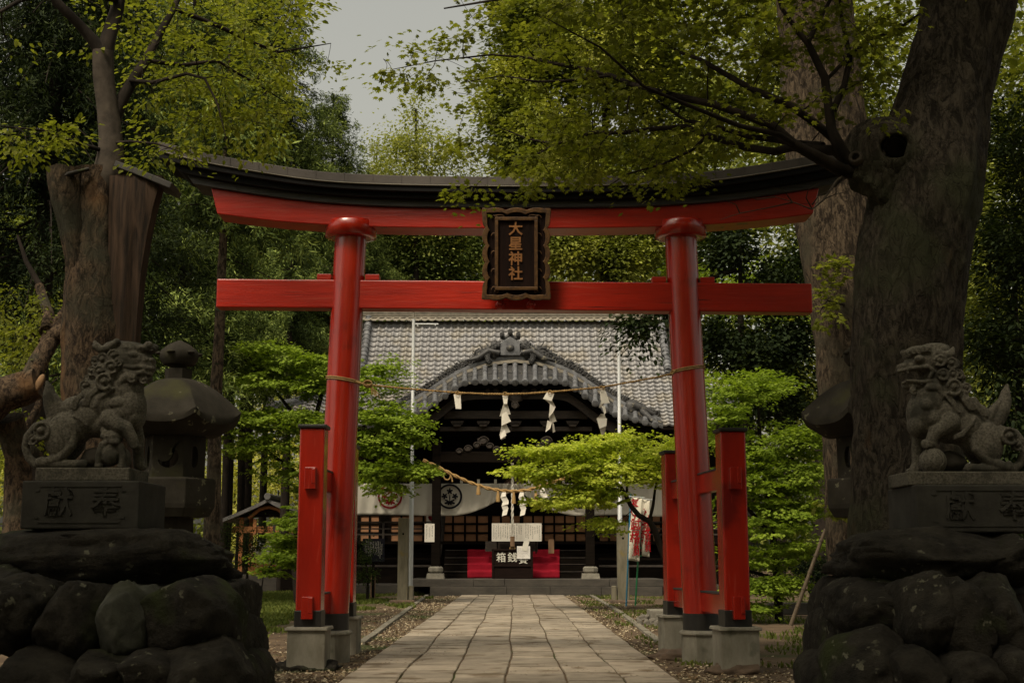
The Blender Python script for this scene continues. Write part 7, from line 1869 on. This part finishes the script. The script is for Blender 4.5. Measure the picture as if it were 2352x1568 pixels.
# large evergreen on the right behind the gate
E6 = 74
def tn6(p):
    n = len(p); return np.clip(.35 + .35 * nr.random(n) + .9 * np.array([noise.noise(Vector((a[0] * .45, a[1] * .3, a[2] * .45))) for a in p]), 0, 1)
broad(1390, E6, [(1390, 120, E6, 160, 160, 3.5, 150), (1220, 90, E6, 85, 130, 2.5, 100), (1180, 260, E6 - 1, 62, 120, 2, 90), (1260, 330, E6 - 1, 110, 90, 2.5, 110), (1500, 100, E6, 150, 140, 3, 120), (1420, 380, E6, 160, 70, 3, 90), (1600, 250, E6, 160, 120, 3, 130), (1300, 560, E6 - 1, 80, 60, 2, 60), (1440, 580, E6, 110, 70, 2.5, 70), (1560, 450, E6, 110, 80, 3, 70), (1230, 0, E6, 90, 60, 3, 50)],
      'huge broadleaved evergreen behind the right half of the gate', 'broad_evergreen', per=110, rad=1.25, lsz=.27, rb=.6, tone=tn6, shape='leaf',
      limbs=[([(1390, 420, E6), (1330, 330, E6 - .5), (1250, 250, E6 - 1)], .16), ([(1390, 350, E6), (1480, 260, E6), (1580, 200, E6)], .16), ([(1390, 300, E6), (1400, 200, E6), (1380, 80, E6)], .18)])
# dark evergreen right of the right pillar with a branch dropping in front of the roof
D7 = 37
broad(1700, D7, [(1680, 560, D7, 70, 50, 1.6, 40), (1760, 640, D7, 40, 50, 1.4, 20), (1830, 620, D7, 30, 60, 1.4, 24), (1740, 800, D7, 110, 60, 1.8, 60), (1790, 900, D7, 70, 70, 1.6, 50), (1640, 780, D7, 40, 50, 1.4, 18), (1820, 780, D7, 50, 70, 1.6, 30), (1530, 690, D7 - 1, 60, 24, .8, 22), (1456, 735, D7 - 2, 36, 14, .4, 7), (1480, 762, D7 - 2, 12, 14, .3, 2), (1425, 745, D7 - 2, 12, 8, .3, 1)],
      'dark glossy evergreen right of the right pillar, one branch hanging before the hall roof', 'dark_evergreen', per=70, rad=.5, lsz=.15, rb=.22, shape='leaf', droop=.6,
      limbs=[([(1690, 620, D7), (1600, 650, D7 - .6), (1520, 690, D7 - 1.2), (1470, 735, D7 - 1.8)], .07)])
broad(1790, 72, [(1740, 640, 72, 110, 60, 3, 60), (1680, 690, 72, 60, 40, 2.5, 24), (1800, 720, 72, 60, 50, 2.5, 24), (1590, 620, 72, 60, 40, 2.5, 24)], 'pale green maple seen between the beams right of the right pillar', 'maple_green', per=90, rad=1.0, lsz=.16, thick=.15, limbs=[([(1760, 760, 72), (1790, 700, 71.5), (1700, 640, 71)], .14)])
broad(1880, 46, [(1780, 60, 46, 130, 140, 3, 110), (1850, 260, 46, 120, 110, 3, 80), (1990, 90, 46, 110, 120, 3, 60), (2000, 280, 46, 60, 90, 3, 40), (1800, 420, 46, 100, 60, 2.5, 40)], 'tall leafy tree behind the tall fissured trunk at upper right', 'broad_evergreen', per=75, rad=.9, lsz=.20, rb=.4, tone=lambda p: nr.random(len(p)) * .75)
# right edge
broad(2330, 25, [(2330, 560, 25, 90, 110, 1.8, 90), (2310, 780, 25, 90, 110, 1.8, 90), (2320, 1000, 25, 90, 110, 1.8, 80), (2300, 1180, 25, 80, 70, 1.6, 50), (2340, 330, 25, 60, 120, 1.8, 50)], 'dark feathery evergreen behind the statue at the right edge', 'dark_evergreen', per=60, rad=.45, lsz=.13, rb=.15, shape='needle', droop=.7, tone=lambda p: nr.random(len(p)) ** .7)
broad(2360, 40, [(2250, 600, 40, 70, 140, 3, 50), (2250, 850, 40, 70, 140, 3, 50), (2340, 200, 40, 120, 220, 3, 120), (2240, 420, 40, 60, 120, 3, 40), (2350, 700, 40, 120, 200, 3, 80)], 'taller tree in the upper right corner behind the thick trunk', 'broad_evergreen', per=60, rad=.8, lsz=.18, rb=.3, tone=lambda p: nr.random(len(p)) * .7)
# left side mid-green trees
broad(120, 46, [(90, 560, 46, 150, 110, 3, 90), (180, 450, 46, 120, 90, 3, 60), (60, 740, 46, 110, 90, 3, 60), (130, 880, 46, 110, 80, 3, 50), (60, 1030, 46, 100, 90, 3, 50), (200, 1000, 46, 80, 100, 3, 40)], 'yellowish green tree seen past the left side of the split trunk', 'zelkova_leaf', per=75, rad=.9, lsz=.17, thick=.3)
broad(430, 60, [(430, 120, 60, 160, 160, 4, 120), (490, 60, 60, 100, 120, 4, 70), (300, 260, 60, 130, 140, 4, 80), (180, 120, 60, 140, 150, 4, 80), (580, 220, 60, 80, 80, 3, 34)], 'tall yellow-green tree far behind the young stem at upper left', 'far_tree_leaf', per=65, rad=1.2, lsz=.24)
# glade: sunlit shrubs and young trees seen under the canopy at left
for i, (x, Y, rx, ry, y, n) in enumerate(((540, 92, 60, 90, 1100, 50), (640, 96, 70, 90, 1080, 50), (760, 94, 70, 80, 1040, 50), (700, 100, 110, 40, 930, 40), (60, 90, 90, 70, 1100, 40), (560, 90, 60, 30, 1235, 24))):
    broad(x, Y, [(x, y, Y, rx, ry, 2.5, n)], ['sunlit yellow tree in the glade right of the pale trunk', 'sunlit yellow tree in the glade above the pavilion', 'sunlit yellow tree in the glade behind the left pillar', 'bright foliage high in the glade behind the green maple', 'sunlit foliage low at the far left behind the statue', 'bright low bush in the glade left of the pavilion'][i], 'glade_leaf', per=45, rad=1.1, lsz=.26, rb=.12, group='sunlit trees in the glade')
# far woods closing the view
cs = []
for _ in range(4200):
    x = rnd.uniform(-66, 66); Y = rnd.uniform(108, 122); z = rnd.uniform(0, 30)
    if -14 < (x / Y * F + 1176 - 640) / 40 < 5 and rnd.random() < .35: continue
    if x > 14 or x < -32: z *= 1.3
    cs.append((x, Y, z))
cs = np.array(cs); pos, d, up = spray_arrays(cs, rdir(len(cs)), np.full(len(cs), 2.2), 46, .6, .3)
leaves('far_woods', pos, d, up, nr.uniform(.45, .8, len(pos)), 'far_tree_leaf', kind='stuff', tone=nr.random(len(pos)) * .5)
# ------------------------------------------------------------------ camera, sun and sky
cam = bpy.data.cameras.new('camera'); co = bpy.data.objects.new('camera', cam); COL.objects.link(co)
co.location = (0, 0, CAMZ); co.rotation_euler = (math.pi / 2 + TH, 0, 0)
cam.sensor_width = 36; cam.lens = 36 * F / 2352; cam.clip_end = 1000; cam.clip_start = .1
SC.camera = co
w = bpy.data.worlds.new('World'); SC.world = w; w.use_nodes = True
nt = w.node_tree; N = nt.nodes; L = nt.links
sky = N.new('ShaderNodeTexSky'); sky.sky_type = 'NISHITA'; sky.sun_disc = False
SEL, SAZ = R(55), R(-150)       # sun: high, behind the viewer's left shoulder
sky.sun_elevation = SEL; sky.sun_rotation = SAZ; sky.air_density = 1.6; sky.dust_density = 6.0; sky.ozone_density = 0.6
hs = N.new('ShaderNodeHueSaturation'); hs.inputs['Saturation'].default_value = 0.28
tint = N.new('ShaderNodeMixRGB'); tint.blend_type = 'MULTIPLY'; tint.inputs['Fac'].default_value = 1; tint.inputs['Color2'].default_value = (1.0, 0.94, 0.79, 1)
L.new(sky.outputs[0], hs.inputs['Color']); L.new(hs.outputs[0], tint.inputs['Color1']); L.new(tint.outputs[0], N['Background'].inputs['Color'])
N['Background'].inputs['Strength'].default_value = 0.28
sl = bpy.data.lights.new('sun', 'SUN'); sl.energy = 5.0; sl.angle = R(14); sl.color = (1.0, 0.87, 0.68)
so = bpy.data.objects.new('sun', sl); COL.objects.link(so)
# light travels from the sun towards the scene
sd_ = Vector((math.sin(SAZ) * math.cos(SEL), math.cos(SAZ) * math.cos(SEL), math.sin(SEL)))
so.rotation_euler = sd_.to_track_quat('Z', 'Y').to_euler(); so.location = (-30, -30, 60)
SC.view_settings.view_transform = 'Standard'; SC.view_settings.look = 'None'; SC.view_settings.gamma = 1; SC.view_settings.exposure = -0.88
SC.cycles.use_denoising = True; SC.cycles.max_bounces = 6; SC.cycles.diffuse_bounces = 3; SC.cycles.glossy_bounces = 2; SC.cycles.transmission_bounces = 3; SC.cycles.transparent_max_bounces = 4
SC.cycles.sample_clamp_indirect = 4
